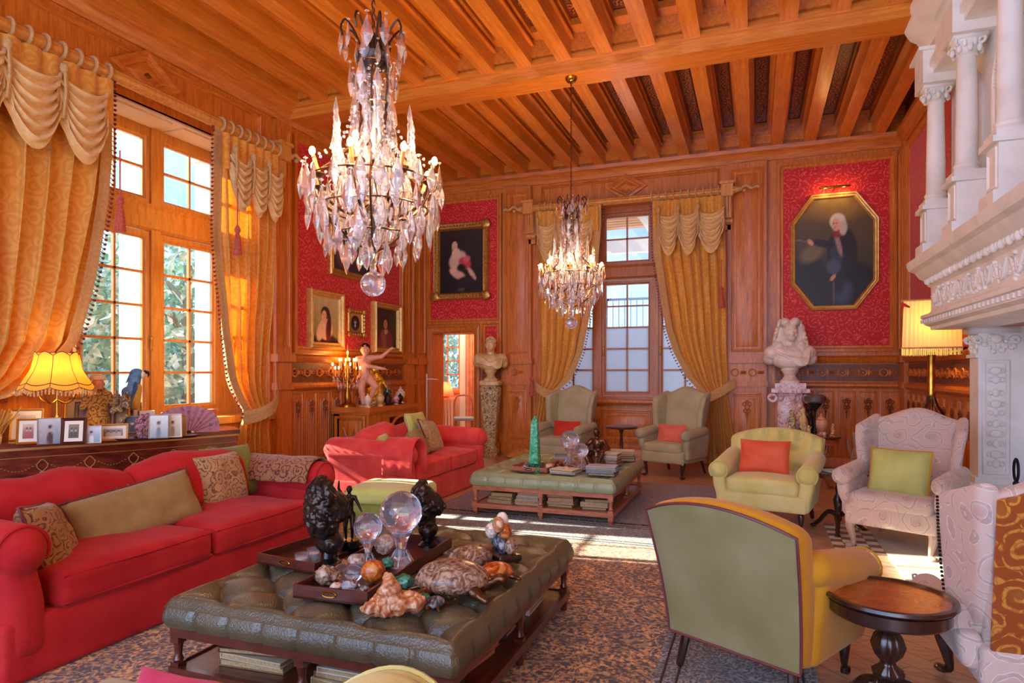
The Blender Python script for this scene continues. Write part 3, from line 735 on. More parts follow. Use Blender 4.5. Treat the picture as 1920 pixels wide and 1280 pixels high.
def rod(label, M, u0, u1, z, d, brackets, rings, fin, group=None):
    t = thing('curtain_rod', label, 'curtain rod', tuple(M @ Vector((u0, z, d)))); Mi = Matrix.Translation(-t.location) @ M
    q = MB(Mi); q.tube([(u0, z, d), (u1, z, d)], .055, 14)
    for k in range(10): a = 2 * PI * k / 10; q.tube([(u0, z + .053 * math.sin(a), d + .053 * math.cos(a)), (u1, z + .053 * math.sin(a), d + .053 * math.cos(a))], .008, 4)
    q.build('pole', WINW, t)
    for b in brackets:
        q = MB(Mi); q.box(b - .09, b + .09, z - .1, z + .12, 0, d + .06).box(b - .11, b + .11, z + .09, z + .13, 0, d + .09)
        q.box(b - .07, b + .07, z - .42, z - .1, 0, d - .02)
        for k in (-.045, 0, .045): q.tube([(b + k, z - .4, d - .015), (b + k, z - .1, d + .0)], .018, 6)
        q.tube([(b - .08, z - .45, d * .5), (b + .08, z - .45, d * .5)], .06, 10); q.box(b - .06, b + .06, z - .58, z - .45, 0, d * .4); q.build('bracket', WINW, t)
    for u in rings:
        q = MB(Mi); q.tube([(u, z + .072 * math.cos(a), d + .072 * math.sin(a)) for a in [2 * PI * k / 14 for k in range(14)]], .016, 6, True); q.build('ring', CREAMT, t)
    for u, s_ in fin:
        q = MB(Mi); q.cap((u, z, d), (u + s_ * .06, z, d), .05, .03)
        q.tube(spline([(u + s_ * .05, z, d), (u + s_ * .14, z + .05, d), (u + s_ * .22, z, d + .02), (u + s_ * .3, z + .03, d)]), .022, 6); q.ell((u + s_ * .12, z - .03, d + .02), .03, 8, 6); q.ell((u + s_ * .31, z + .02, d), .03, 8, 6)
        q.build('finial', CREAMT, t)
    return t
def UL(px, py, X=-5.6): a = OX(px, py, X); return (a[2], a[1])
def UB(px, py, Y=10.7): a = OY(px, py, Y); return (a[2], a[0])
rod('fluted wooden curtain rod with rings above the tall left hand window', ML, 2.4, 6.78, 4.25, .3, [2.6, 6.68], [2.9 + .14 * k for k in range(11)] + [5.66 + .13 * k for k in range(8)], [(6.8, 1)])
rod('shorter wooden curtain rod above the window in the far wall', MBK, -3.82, -.3, 4.32, .3, [-3.7, -.42], [-3.5 + .11 * k for k in range(9)] + [-1.58 + .115 * k for k in range(10)], [(-3.84, -1), (-.28, 1)])
inn = [(4.22, UL(201, 200)[1]), UL(203, 300), UL(197, 380), UL(186, 450), UL(166, 560), UL(146, 645), UL(95, 705), UL(30, 745)]; zt_ = inn[-1][0]
curtain('curtain', 'gold damask curtain filling the left edge of the view, beaded tan trim, three swags', ML, None, inn + [(1.2, 3.14)], [(4.22, 2.55), (1.2, 2.7)], 4.22, 1.22, 9, 1,
        [(2.95, 3.36, 4.02, .62), (3.36, 3.8, 4.02, .62), (3.8, 4.22, 4.02, .62)], low=(3.1, 2.65), tass=(4.28, 3.0))
inn = [(4.22, UL(405, 250)[1]), UL(405, 330), UL(405, 430), UL(409, 520), UL(420, 620), UL(437, 710), UL(462, 775)]
out = [(4.22, UL(515, 290)[1]), UL(516, 450), UL(512, 600), UL(510, 720), UL(512, 775)]
curtain('curtain', 'gold damask curtain right of the tall left hand window, tied back low', ML, None, inn, out, 4.22, inn[-1][0], 6, -1,
        [(UL(421, 270)[1], UL(455, 270)[1], 3.95, .55), (UL(455, 270)[1], UL(485, 280)[1], 3.95, .55), (UL(485, 270)[1], UL(514, 280)[1], 3.95, .55)], low=(UL(458, 870)[1], UL(520, 880)[1]), tass=(UL(419, 440)[1], UL(419, 440)[0]))
inn = [(4.3, UB(1124, 385)[1]), UB(1124, 430), UB(1118, 500), UB(1110, 560), UB(1100, 610), UB(1088, 665), UB(1068, 712), UB(1040, 738)]
out = [(4.3, UB(1006, 395)[1]), UB(1010, 500), UB(1008, 600), UB(1006, 690), UB(1006, 738)]
c3_ = curtain('curtain', 'gold curtain left of the far window, behind the small chandelier', MBK, None, inn, out, 4.3, inn[-1][0], 6, 1,
        [(UB(1013, 4)[1], UB(1045, 4)[1], 4.05, .6), (UB(1045, 4)[1], UB(1080, 4)[1], 4.05, .6), (UB(1080, 4)[1], UB(1112, 4)[1], 4.05, .6)], low=(UB(1022, 850)[1], UB(985, 850)[1]), tass=(UB(1004, 715)[1], UB(1004, 715)[0]))
pd_ = MB(); x_, y_ = P(978, 857); pd_.surf(lambda u, v: (x_ - c3_.location.x + (.26 - .2 * v) * math.cos(2 * PI * u) * (1 + .2 * math.sin(7 * u * 2 * PI)), y_ - c3_.location.y + (.16 - .12 * v) * math.sin(2 * PI * u), -c3_.location.z + .01 + .12 * v ** .6 + .02 * math.sin(u * 40) * v), 60, 8, True); pd_.build('cloth_pool', GOLDC, c3_, 180)
inn = [(4.3, UB(1226, 380)[1]), UB(1229, 480), UB(1238, 534), UB(1252, 623), UB(1265, 663), UB(1290, 710), UB(1320, 742)]
out = [(4.3, UB(1357, 360)[1]), UB(1364, 480), UB(1369, 600), UB(1369, 700), UB(1366, 742)]
curtain('curtain', 'gold curtain right of the far window, draped over the right wing chair', MBK, None, inn, out, 4.3, inn[-1][0], 8, -1,
        [(UB(1237, 4)[1], UB(1273, 4)[1], 4.05, .62), (UB(1273, 4)[1], UB(1310, 4)[1], 4.05, .62), (UB(1310, 4)[1], UB(1357, 4)[1], 4.05, .62)], low=(UB(1325, 850)[1], UB(1385, 850)[1]), tass=(UB(1354, 550)[1], UB(1354, 550)[0]))

# ================================================================ CHANDELIERS
def drop_mesh(s=1.0, seg=6):
    m = MB(); m.at(sc=(s * 1.2, s * .6, s * 1.12)); m.lathe([(0, 0), (.006, -.006), (.009, -.02), (.022, -.06), (.027, -.082), (.016, -.112), (0, -.14)], (0, 0, 0), seg)
    m.M = Matrix(); m.tube([(0, 0, .02 * s), (0, 0, 0)], .0015, 4); m.at((0, 0, .022 * s), sc=s); m.lathe([(0, -.008), (.012, 0), (0, .008)], (0, 0, 0), 8)
    return m
def chandelier(label, loc, topz):
    t = thing('chandelier', label, 'chandelier', loc, 0, 'crystal chandeliers hung from the beams')
    # stem, crown, cage
    st = MB(); st.tube([(0, 0, .16), (0, 0, 1.42)], .012, 8)
    for z in (.3, .5, .72): st.ell((0, 0, z), (.03, .03, .04), 10, 8)
    for k in range(6):
        a = 2 * PI * k / 6; c, s = math.cos(a), math.sin(a)
        st.tube(spline([(0, 0, .24), (.14 * c, .14 * s, .3), (.3 * c, .3 * s, .46), (.34 * c, .34 * s, .6), (.2 * c, .2 * s, .74), (.08 * c, .08 * s, .9), (.09 * c, .09 * s, 1.2), (.05 * c, .05 * s, 1.4)]), .006, 5)
    for r, z in ((.35, .62), (.3, .48), (.2, .34), (.1, 1.05), (.09, 1.28)): st.tube([(r * math.cos(a), r * math.sin(a), z) for a in [2 * PI * k / 28 for k in range(28)]], .005, 5, True)
    st.build('brass_cage', BRNZ2, t)
    cr = MB(); cr.lathe([(.02, 1.22), (.07, 1.26), (.09, 1.33), (.06, 1.36), (.05, 1.42), (.02, 1.45)], (0, 0, 0), 12)
    for k in range(8):
        a = 2 * PI * k / 8; c, s = math.cos(a), math.sin(a)
        cr.tube(spline([(.05 * c, .05 * s, 1.33), (.1 * c, .1 * s, 1.44), (.15 * c, .15 * s, 1.5), (.175 * c, .175 * s, 1.46), (.165 * c, .165 * s, 1.41)]), .006, 5)
    cr.build('crown', BRNZ, t)
    g = MB()
    for z, r in ((.36, .045), (.45, .06), (.58, .05), (.68, .07), (.8, .05), (.9, .07), (1.0, .06), (1.1, .075), (1.2, .06)): g.lathe([(.015, -.05), (r, -.02), (r * .8, .02), (.02, .05)], (0, 0, z), 8)
    g.build('glass_stem', CRYS, t, 20)
    b = MB(); b.ell((0, 0, .07), .07, 20, 14); b.lathe([(.014, .13), (.02, .15), (.012, .18), (.02, .21), (.035, .25), (.012, .27)], (0, 0, 0), 10); b.build('crystal_ball', BALLG, t, 15)
    # arms
    for k in range(12):
        out = k < 8; a = 2 * PI * (k + .3) / 8 if out else 2 * PI * (k - 8 + .1) / 4; r, zb = (.31, .62) if out else (.19, .7)
        c, s = math.cos(a), math.sin(a)
        am = MB(); am.tube(spline([(.03 * c, .03 * s, .5), (.14 * c, .14 * s, .44), (r * .85 * c, r * .85 * s, .5), (r * c, r * s, zb - .02)]), .008, 6)
        am.lathe([(.01, -.02), (.035, 0), (.032, .006), (.012, .004)], (r * c, r * s, zb), 10); arm = am.build('arm', BRNZ2, t)
        lean = .03; ca = MB().cap((r * c, r * s, zb), ((r + lean) * c, (r + lean) * s, zb + .09), .012, .011, 8).build('candle', WAX, arm)
        MB().ell(((r + lean * 1.2) * c, (r + lean * 1.2) * s, zb + .115), (.017, .017, .024), 10, 8).build('bulb', BULB, arm)
        if k in (0, 2, 4, 6): lamp('chandelier_light', 'POINT', ((r + lean) * c, (r + lean) * s, zb + .12), 30, '#ffc890', .03, parent=t)
    for k in (0, 2): # two small bulbs under the basket
        a = PI * k / 2 + .4; c, s = .07 * math.cos(a), .07 * math.sin(a)
        MB().ell((c, s, .2), (.017, .017, .024), 10, 8).build('bulb', BULB, t)
    # glass spires standing on the arms
    for k in range(8):
        a = 2 * PI * (k + .8) / 8; r = .27 if k % 2 else .2; z = .62 if k % 2 else .7; h = 1 if k % 2 else 1.25
        MB().lathe([(.02, 0), (.03, .03), (.018, .05), (.032, .09), (.02, .13), (.014, .2), (.018, .215), (.012, .225), (.017, .25), (0, .31)], (0, 0, 0), 6).at().build('glass_spire', CRYS, t, 10, (r * math.cos(a), r * math.sin(a), z)).scale = (1, 1, h)
    tiers = [(.375, .68, 20, 1.1), (.36, .56, 18, 1.15), (.31, .46, 16, 1.15), (.25, .37, 14, 1.1), (.17, .31, 10, 1.1), (.17, 1.44, 10, 1.0), (.13, 1.24, 8, 1.0),
             (.08, .28, 6, .8), (.2, .66, 10, 1), (.27, .6, 12, 1), (.13, .6, 8, 1), (.1, .86, 8, 1), (.12, .97, 9, 1.1), (.115, 1.08, 9, 1.0), (.1, 1.18, 8, .9), (.16, .78, 10, 1.1), (.09, 1.4, 8, .9), (.12, .74, 8, 1), (.2, .52, 10, 1), (.14, .45, 9, 1), (.1, 1.0, 6, .8)]
    base = drop_mesh(1).build('crystal_pendant', CRYS, t, 10); used = False; cnt = 0; rest = MB(); proto = drop_mesh(1)
    rr = random.Random(3)
    for r, z, n, sc in tiers:
        for i in range(n):
            a = 2 * PI * i / n + rr.uniform(-.1, .1); x, y, zz = r * math.cos(a), r * math.sin(a), z + rr.uniform(-.03, .03); sc_ = sc * rr.uniform(.8, 1.1)
            if cnt < 100:
                o = base if cnt == 0 else base.copy()
                if cnt: COL.objects.link(o)
                o.location = (x, y, zz); o.scale = (sc_,) * 3; o.rotation_euler = (rr.uniform(-.08, .08), rr.uniform(-.08, .08), a + PI / 2 + rr.uniform(-.5, .5)); cnt += 1
            else:
                rest.at((x, y, zz), (0, 0, a + PI / 2 + rr.uniform(-.5, .5)), sc_); rest.add(proto.v, proto.f)
    rest.build('small_crystal', CRYS, t, 10)['kind'] = 'stuff'
    # garlands of beads
    gb = MB()
    for k in range(10):
        a = 2 * PI * k / 10; c, s = math.cos(a), math.sin(a)
        for q in range(16):
            v = q / 15; r = lerp(.09, .35, v ** 2.2); z = lerp(1.22, .7, v) - .05 * math.sin(PI * v); gb.ell((r * c, r * s, z), .009, 5, 4)
    gb.build('bead_garland', CRYS, t, 10)['kind'] = 'stuff'
    ch = MB(); L = topz - loc[2] - 1.42
    for k in range(int(L / .035)): z = 1.42 + k * .035; ch.tube([((.009 * math.cos(a) if k % 2 else 0), (0 if k % 2 else .009 * math.cos(a)), z + .022 + .022 * math.sin(a)) for a in [2 * PI * q / 8 for q in range(8)]], .004, 4, True)
    ch.build('chain', BRNZ2, t)
    MB().lathe([(.02, -.06), (.05, -.05), (.07, -.02), (.07, 0)], (0, 0, topz - loc[2]), 16).build('ceiling_rose', BRASS, t)
    return t
ch1 = chandelier('large crystal chandelier with lit candle bulbs, nearest in the hall', (-1.98, 3.1, 1.91), 5.0)
ch2 = chandelier('crystal chandelier hanging from the main beam before the far window', (-1.98, 7.22, 1.98), 4.86)
# ================================================================ UPHOLSTERY
def piping(mb, pts, r=.008, closed=True): mb.tube(pts, r, 5, closed)
def cushion(label, loc, w_, h_, mat, rz=0, tilt=.3, d_=.16, pipe=None, roll=0, name='scatter_cushion', fringe=False, seed=0, group=None):
    q = MB().pill((0, 0, 0), w_, h_, d_, 16, .05, .016, seed); o = q.build(name, mat, None, 180)
    tag(o, label, 'cushion', group)
    o.location = loc; o.rotation_mode = 'ZYX'
    o.matrix_world = Matrix.Translation(loc) @ Matrix.Rotation(rz, 4, 'Z') @ Matrix.Rotation(-tilt, 4, 'X') @ Matrix.Rotation(roll, 4, 'Y')
    if pipe:
        pts = []
        for k in range(48):
            a = k / 12; s = int(a) % 4; f = 2 * (a - int(a)) - 1
            u, v = [(f, -1), (1, f), (-f, 1), (-1, -f)][s]
            pts.append((u * w_ / 2 * (1 - .05 * (1 - v * v)), 0, v * h_ / 2 * (1 - .05 * (1 - u * u))))
        p = MB()
        if fringe:
            for i, c in enumerate(pts): p.cap(c, (c[0] * 1.06, 0, c[2] * 1.09), .009, .006, 5)
        piping(p, pts, .009); p.build('piping' if not fringe else 'fringe', pipe, o)
    return o
def soft(w, amp=.012, sc=5, seed=0):
    def fn(x, y, z):
        n = noise.noise_vector(Vector((x * sc + seed, y * sc, z * sc))); return (x + n.x * amp, y + n.y * amp, z + n.z * amp)
    return fn
def sofa(label, loc, rz, W_, D_, mat, hb=.82, ha=.72, aw=.27, seed=0, skirt=True):
    t = thing('sofa', label, 'sofa', loc, rz); hx = W_ / 2; fy = -D_ / 2
    b = MB(); b.rbox((0, 0, .15), (W_ - .04, D_ - .06, .3), .03, 3, 4); b.build('skirt', mat, t, 60)
    b = MB(); b.rbox((0, D_ / 2 - .13, .42), (W_ - .1, .24, .64), .1, 4, 8, soft(0, .015, 4, seed)); b.build('back', mat, t, 180)
    iw = (W_ - 2 * aw) / 2
    for k in (0, 1):
        cx = -iw / 2 + k * iw
        def fn(x, y, z, cx=cx):
            g = (1 - (x / (iw / 2)) ** 2) * (1 - (y / .45) ** 2); n = noise.noise(Vector((x * 5 + cx * 9 + seed, y * 5, 0)))
            return (x, y, z + (.03 * max(g, 0) + .018 * n if z > 0 else 0))
        c = MB(); c.rbox((cx, fy + .02 + (D_ - .28) / 2, .38), (iw - .01, D_ - .26, .2), .06, 4, 10, fn); o = c.build('seat_cushion', mat, t, 180)
        p = MB(); xs, ys = (iw - .01) / 2 - .02, (D_ - .26) / 2 - .02; cy = fy + .02 + (D_ - .28) / 2
        for z in (.315, .455): piping(p, [(cx - xs, cy + ys, z), (cx - xs, cy - ys - .008, z), (cx, cy - ys - .018, z), (cx + xs, cy - ys - .008, z), (cx + xs, cy + ys, z)], .008, False)
        p.build('piping', mat, o)
        def fb(x, y, z, cx=cx, k=k):
            n = noise.noise(Vector((x * 4 + cx * 7 + seed * 3, z * 3, 1.0))); top = smooth01(z / .2 + .5)
            return (x * (1 + .04 * top), y + .3 * z - .06 * (1 - (x / (iw / 2)) ** 2) * (1 - (z / .25) ** 2), z + .05 * n * top - .06 * top * abs(x / (iw / 2)) ** 3 + .03 * top * (1 - (x / (iw / 2)) ** 2))
        c = MB(); c.rbox((cx, D_ / 2 - .33, .66), (iw + .02, .2, hb - .42), .09, 4, 10, fb); o = c.build('back_cushion', mat, t, 180)
    for s in (-1, 1):
        def fa(x, y, z):
            top = smooth01(z / (ha - .1) * 2 + .2); n = noise.noise(Vector((x * 4 + s + seed, y * 4, z * 4)))
            return (x + s * .05 * top + .012 * n, y, z + .03 * top * (y / (D_ / 2)) + .01 * n)
        c = MB(); c.rbox((s * (hx - aw / 2), .0, ha / 2 + .04), (aw * .75, D_ - .03, ha - .1), .08, 4, 8, fa)
        c.cap((s * (hx - aw / 2 + .03), fy + .1, ha - .1), (s * (hx - aw / 2 + .03), D_ / 2 - .1, ha - .07), .135, .135, 20)
        o = c.build('arm', mat, t, 180)
        p = MB(); piping(p, [(s * (hx - aw / 2 + .03) + .125 * math.cos(a), fy + .035, ha - .1 + .125 * math.sin(a)) for a in [PI * 1.25 * k / 16 - .4 for k in range(17)]], .009, False)
        p.build('piping', mat, o)
    return t
s1 = sofa('bright red two-seat sofa with loose cushions in the left foreground', (-3.76, 3.23, .016), PI / 2, 2.52, 1.08, REDF, seed=1)
s2 = sofa('coral pink sofa beside the carved cabinet and the far tufted table', (-3.95, 7.08, 0.0), PI / 2, 2.14, 1.08, PINKF, hb=.8, ha=.7, seed=5)
# slip throws over the coral sofa arm
def drape(name, label, fn, nu, nv, mat, cat='throw', parent=None):
    o = MB().surf(fn, nu, nv).build(name, mat, parent, 180)
    md = o.modifiers.new('s', 'SOLIDIFY'); md.thickness = .012
    if not parent: tag(o, label, cat)
    return o
def arm_throw(y0, y1, x0, x1, ztop, drop, cy, r=.15, sd=0):
    def fn(u, v):
        y_ = (v - .5) * 2; a = y_ * 1.9; n = noise.noise(Vector((u * 5 + sd, v * 6, sd)))
        if abs(a) < PI / 2: dy, dz = r * math.sin(a), r * math.cos(a) - r
        else: dy, dz = math.copysign(r + .01, a), -r - (abs(a) - PI / 2) / (1.9 - PI / 2) * drop
        return (lerp(x0, x1, u), cy + dy + .01 * n, ztop + dz + .012 + .012 * n)
    return fn
drape('throw_blanket', 'coral cloth thrown over the near arm of the coral pink sofa', arm_throw(0, 0, -3.72, -3.36, .77, .22, 6.16, .165, 3), 14, 20, PINKF)
drape('throw_blanket', 'maroon and gold patterned throw over the far arm of the bright red sofa', arm_throw(0, 0, -4.2, -3.3, .79, .02, 4.37, .165, 1), 16, 20, THROW)

def on1(px, py, X=-3.75): return OX(px, py, X)
cushion('russet brocade cushion leaning on the near arm of the red sofa', on1(88, 1010, -3.6), .44, .4, PAISD, PI / 2 + .75, .35, .18, FRNG, .12, seed=1)
cushion('yellow green cushion tucked behind the russet brocade cushion', (-3.98, 2.58, .63), .38, .36, OLIVF, PI / 2 + .3, .4, .15, seed=2)
cushion('long tan wool cushion with maroon edging on the red sofa', on1(262, 958, -3.72), .92, .37, TANF, PI / 2 - .02, .45, .2, FRNG, -.1, fringe=True, seed=3)
cushion('olive green cushion at the far end of the red sofa', (-3.98, 4.13, .68), .46, .44, OLIVF, PI / 2 - .15, .35, .16, seed=4)
cushion('brown paisley cushion in front of the olive green cushion', (-3.83, 3.88, .67), .44, .4, PAISC, PI / 2 + .05, .3, .17, seed=5)
cushion('pale tan cushion lying against the back of the coral sofa', (-4.0, 6.55, .63), .5, .32, LIMEF, PI / 2 + .5, .6, .15, seed=6)
cushion('tan cushion leaning at the middle of the coral sofa', (-3.75, 6.85, .64), .52, .36, TANF, PI / 2 + .35, .55, .16, seed=7)
cushion('faded paisley cushion with fringed side on the coral sofa', (-3.85, 7.35, .68), .5, .44, PAISL, PI / 2 + .2, .45, .16, FRNG, .12, seed=8)
cushion('yellow green cushion behind the faded paisley cushion', (-4.02, 7.32, .77), .46, .42, LIMEF, PI / 2, .3, .12, seed=9)

def cabriole(mb, x, y, h, s=1, sx=1, sy=-1):
    pts = spline([(x, y, h), (x + sx * .02, y + sy * .02, h * .8), (x + sx * .005, y + sy * .005, h * .45), (x - sx * .005, y - sy * .0, h * .15), (x + sx * .015, y + sy * .02, .02)], 5)
    n = len(pts); mb.tube(pts, [lerp(.04, .016, min(1, i / n * 1.5)) * s for i in range(n)], 8); mb.ell((x + sx * .02, y + sy * .03, .02), (.03 * s, .04 * s, .02), 8, 6)
def turned(mb, x, y, h, s=1):
    mb.lathe([(.01, 0), (.018, .004), (.018, .03), (.012, .035), (.016, .05), (.02, h * .4), (.03, h * .75), (.024, h * .82), (.034, h * .88), (.034, h)], (x, y, 0), 12)
    mb.tube([(x - .014, y - .01 + .018 * math.cos(a), .018 + .018 * math.sin(a)) for a in [2 * PI * k / 10 for k in range(10)]], .006, 5, True)
def wingchair(label, loc, rz, mat, legmat, W_=.78, D_=.78, hb=1.18, group=None, legs='cabriole', rot=0, nail=None, backmat=None, ah=.62):
    t = thing('wing_chair', label, 'armchair', loc, rz, group); hx = W_ / 2; fy = -D_ / 2; hs = .44
    b = MB(); b.rbox((0, -.02, .29), (W_ - .14, D_ - .1, .17), .03, 3, 3); b.build('seat_rail', mat, t, 60)
    def fs(x, y, z): return (x, y, z + (.025 * (1 - (x / .35) ** 2) * (1 - (y / .4) ** 2) if z > 0 else 0))
    c = MB(); c.rbox((0, -.06, .41), (W_ - .2, D_ - .16, .13), .045, 4, 6, fs); o = c.build('seat_cushion', mat, t, 180)
    bh = hb - .3; wt = W_ - .2
    def fb(x, y, z):
        v = (z + bh / 2) / bh; a = x / (wt / 2); return (x * (1 + .1 * v), y + .17 * v - .02 * (1 - a * a) * (y < 0), z + (.1 * (math.cos(min(abs(a), 1) * PI) * .5 + .5) - .03) * smooth01((v - .5) * 2.2))
    c = MB(); c.rbox((0, D_ / 2 - .17, .3 + bh / 2), (wt, .12, bh), .05, 4, 10, fb); c.build('back', mat, t, 180)
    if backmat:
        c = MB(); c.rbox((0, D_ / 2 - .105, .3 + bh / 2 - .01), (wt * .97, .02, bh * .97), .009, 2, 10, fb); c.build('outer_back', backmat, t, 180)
    for s in (-1, 1):
        wh = hb - ah
        def fw(x, y, z, s=s):
            v = (z + wh / 2) / wh; yy = y * (.45 + .55 * math.sin(min(1, v * 1.15) * PI * .62)) + .02; yy -= .0
            return (x + s * (.05 * v - .1 * (y / .16) * .3), yy + .12 * v, z + .05 * (y / .17) * (v > .5) * (v - .5) * 2)
        c = MB(); c.rbox((s * (hx - .09), D_ / 2 - .27, ah - .04 + wh / 2), (.085, .34, wh), .04, 4, 8, fw); o = c.build('wing', mat, t, 180)
        if nail:
            q = MB()
            for k in range(34):
                v = k / 33; z = lerp(-wh / 2, wh / 2 - .03, v); p = fw(s * .02, -.16, z); q.ell((p[0] + s * (hx - .09) + s * .022, p[1] + D_ / 2 - .27 + .006, p[2] + ah - .04 + wh / 2), .007, 5, 4)
            q.build('nailhead_trim', nail, o)
        c = MB(); ax = s * (hx - .07)
        c.rbox((ax, -.03, (.26 + ah) / 2), (.1, D_ - .16, ah - .26), .04, 3, 4, lambda x, y, z, s=s: (x + s * .03 * smooth01(z * 4 + .5), y + .05 * (z < 0) * (y < 0) * 1, z))
        c.cap((ax + s * .03, fy + .06, ah - .02), (ax + s * .035, D_ / 2 - .22, ah + .02), .075, .07, 16); o = c.build('arm', mat, t, 180)
        q = MB(); q.tube([(ax + s * .03 + .055 * (1 - k / 22) * math.cos(k * .55 - s), fy + .05 - .055, ah - .02 + .055 * (1 - k / 22) * math.sin(k * .55)) for k in range(18)], .006, 5); q.build('scroll_piping', mat, o)
        q = MB()
        if legs == 'cabriole': cabriole(q, s * (hx - .12), fy + .1, .24, 1.2, s, -1)
        else: turned(q, s * (hx - .12), fy + .1, .24)
        q.build('leg', legmat, t)
        MB().cap((s * (hx - .13), D_ / 2 - .12, .24), (s * (hx - .11), D_ / 2 - .03, .02), .024, .018, 8).build('leg', legmat, t)
    return t
PAISLEG = plain('carved_limed_leg', '#b09484', .4)
g1 = P(1212, 893); 
wingchair('sage grey wing chair with scarlet cushion, left of the far window', (-2.78, 9.85, 0), -.18, SAGE, EBON, .8, .8, 1.2)
wingchair('sage grey wing chair with coral cushion, right of the far window', (-1.1, 9.62, 0), -.38, SAGE, EBON, .8, .8, 1.2)
cushion('scarlet cushion on the left sage grey wing chair', (-2.75, 9.74, .59), .46, .28, RDCU, -.18, .25, .13, seed=11)
cushion('coral pink cushion on the right sage grey wing chair', (-1.13, 9.5, .6), .44, .28, CORAL, -.38, .25, .13, seed=12)
pw = wingchair('large paisley wing chair with lime cushion beside the fireplace', (1.18, 6.38, 0), -.46, PAIS, PAISLEG, .82, .84, 1.1)
cushion('lime green silk cushion on the large paisley wing chair', (1.13, 6.26, .64), .46, .4, LIMEF, -.46, .3, .17, AMBV, seed=13)
pw2 = wingchair('paisley wing chair with painted warm-lit amber back and nailhead trim, cropped by the right edge', (1.14, 3.44, 0.013), PI + .02, PAIS, EBON, .74, .8, 1.05, nail=BRNZ, backmat=PAISWARM, ah=.42)

def clubchair(label, loc, rz, mat, W_=.84, D_=.86, hb=.88, backmat=None, tufted=False, cushm=None, group=None, legs=True):
    t = thing('club_armchair', label, 'armchair', loc, rz, group); hx = W_ / 2; fy = -D_ / 2; backmat = backmat or mat
    b = MB(); b.rbox((0, -.08, .26), (W_ - .12, D_ - .2, .16), .03, 3, 4); b.build('seat_rail', mat, t, 60)
    def fs(x, y, z): return (x, y, z + (.035 * (1 - (x / .32) ** 2) * (1 - (y / .36) ** 2) + .006 * noise.noise(Vector((x * 9, y * 9, 0))) if z > 0 else 0))
    c = MB(); c.rbox((0, -.07, .4), (W_ - .26, D_ - .18, .16), .055, 4, 8, fs); o = c.build('seat_cushion', mat, t, 180)
    q = MB(); hx2, hy2 = (W_ - .26) / 2 - .015, (D_ - .18) / 2 - .015
    for z in (.345, .455): piping(q, [(-hx2, -.07 - hy2, z), (hx2, -.07 - hy2, z), (hx2, -.07 + hy2, z), (-hx2, -.07 + hy2, z)], .007)
    q.build('piping', mat, o)
    bh = hb - .18; wt = W_ - .12
    def arch(x, z):
        a = min(1, abs(x) / (wt / 2)); v = (z + bh / 2) / bh; return (x * (1 + .14 * v), z + (.09 * (1 - a * a) - .03) * smooth01((v - .4) * 1.7))
    def fb(x, y, z):
        v = (z + bh / 2) / bh; X, Z = arch(x, z); yy = y + .2 * max(v, 0) ** 1.3 - .07 * (abs(x) / (wt / 2)) ** 2 * v
        if tufted and y < 0:
            for bz in (-.02, .14, .28):
                for bx in ((-.21, -.07, .07, .21) if bz != .14 else (-.14, 0, .14)):
                    yy += .09 * math.exp(-((x - bx) ** 2 + (z - bz) ** 2) / .0022)
            yy -= .045 * (v > .3) * abs(math.sin((x + .07) * PI / .14)) * smooth01(v * 2 - .6)
        return (X, yy, Z)
    n = 26 if tufted else 12
    c = MB(); c.rbox((0, D_ / 2 - .2, .18 + bh / 2), (wt, .14, bh), .05, 4, n, fb); c.build('back', mat, t, 180)
    c = MB(); c.rbox((0, D_ / 2 - .125, .18 + bh / 2 - .008), (wt * .985, .02, bh * .975), .009, 2, 12, fb); ob = c.build('outer_back', backmat, t, 180)
    q = MB(); pts = []
    for (x0, z0, x1, z1, m) in ((-1, -1, -1, 1, 10), (-1, 1, 1, 1, 14), (1, 1, 1, -1, 10), (1, -1, -1, -1, 6)):
        for k in range(m):
            x = lerp(x0, x1, k / m) * wt / 2 * .985; z = lerp(z0, z1, k / m) * bh / 2 * .975; p = fb(x, .012, z); pts.append((p[0], p[1] + D_ / 2 - .125, p[2] + .18 + bh / 2 - .008))
    piping(q, pts, .007); q.build('piping', FRNG if backmat is not mat else mat, ob)
    if cushm:
        bc = hb - .55
        def fc(x, y, z):
            v = (z + bc / 2) / bc; return (x * (1 + .06 * v), y + .2 * v - .02, z + .07 * (1 - (x / (wt / 2)) ** 2) * v)
        c = MB(); c.rbox((0, D_ / 2 - .33, .48 + bc / 2), (wt - .1, .13, bc + .04), .055, 4, 8, fc); o = c.build('back_cushion', cushm, t, 180)
    for s in (-1, 1):
        def fa(x, y, z, s=s):
            tp = smooth01(z * 4 + .5); return (x + s * .035 * tp, y, z + .07 * (y / (D_ / 2)) * tp)
        c = MB(); ax = s * (hx - .1); c.rbox((ax, -.08, .37), (.13, D_ - .22, .38), .05, 3, 6, fa)
        c.cap((ax + s * .04, fy + .09, .53), (ax + s * .045, D_ / 2 - .22, .62), .095, .08, 18); o = c.build('arm', mat, t, 180)
        q = MB(); piping(q, [(ax + s * .04 + .088 * math.cos(a), fy + .04, .53 + .088 * math.sin(a)) for a in [PI * 1.5 * k / 16 - .8 for k in range(17)]], .006, False); q.build('piping', mat, o)
        for y, fr in ((fy + .1, 1), (D_ / 2 - .18, 0)):
            q = MB()
            if fr: turned(q, s * (hx - .12), y, .2)
            else: q.cap((s * (hx - .13), y, .2), (s * (hx - .11), y + .04, .02), .026, .02, 8)
            q.build('leg', EBON, t)
    return t
na = clubchair('velvet armchair with its back to the viewer, painted shaded olive outside, lamplit amber inside', (.02, 3.44, .016), PI - .5, AMBV, .8, .79, .84, SHDV, cushm=AMBV)
clubchair('yellow velvet armchair with buttoned back and orange cushion', (.13, 7.0, 0), -.2, YELV, .92, .92, .84, tufted=True)
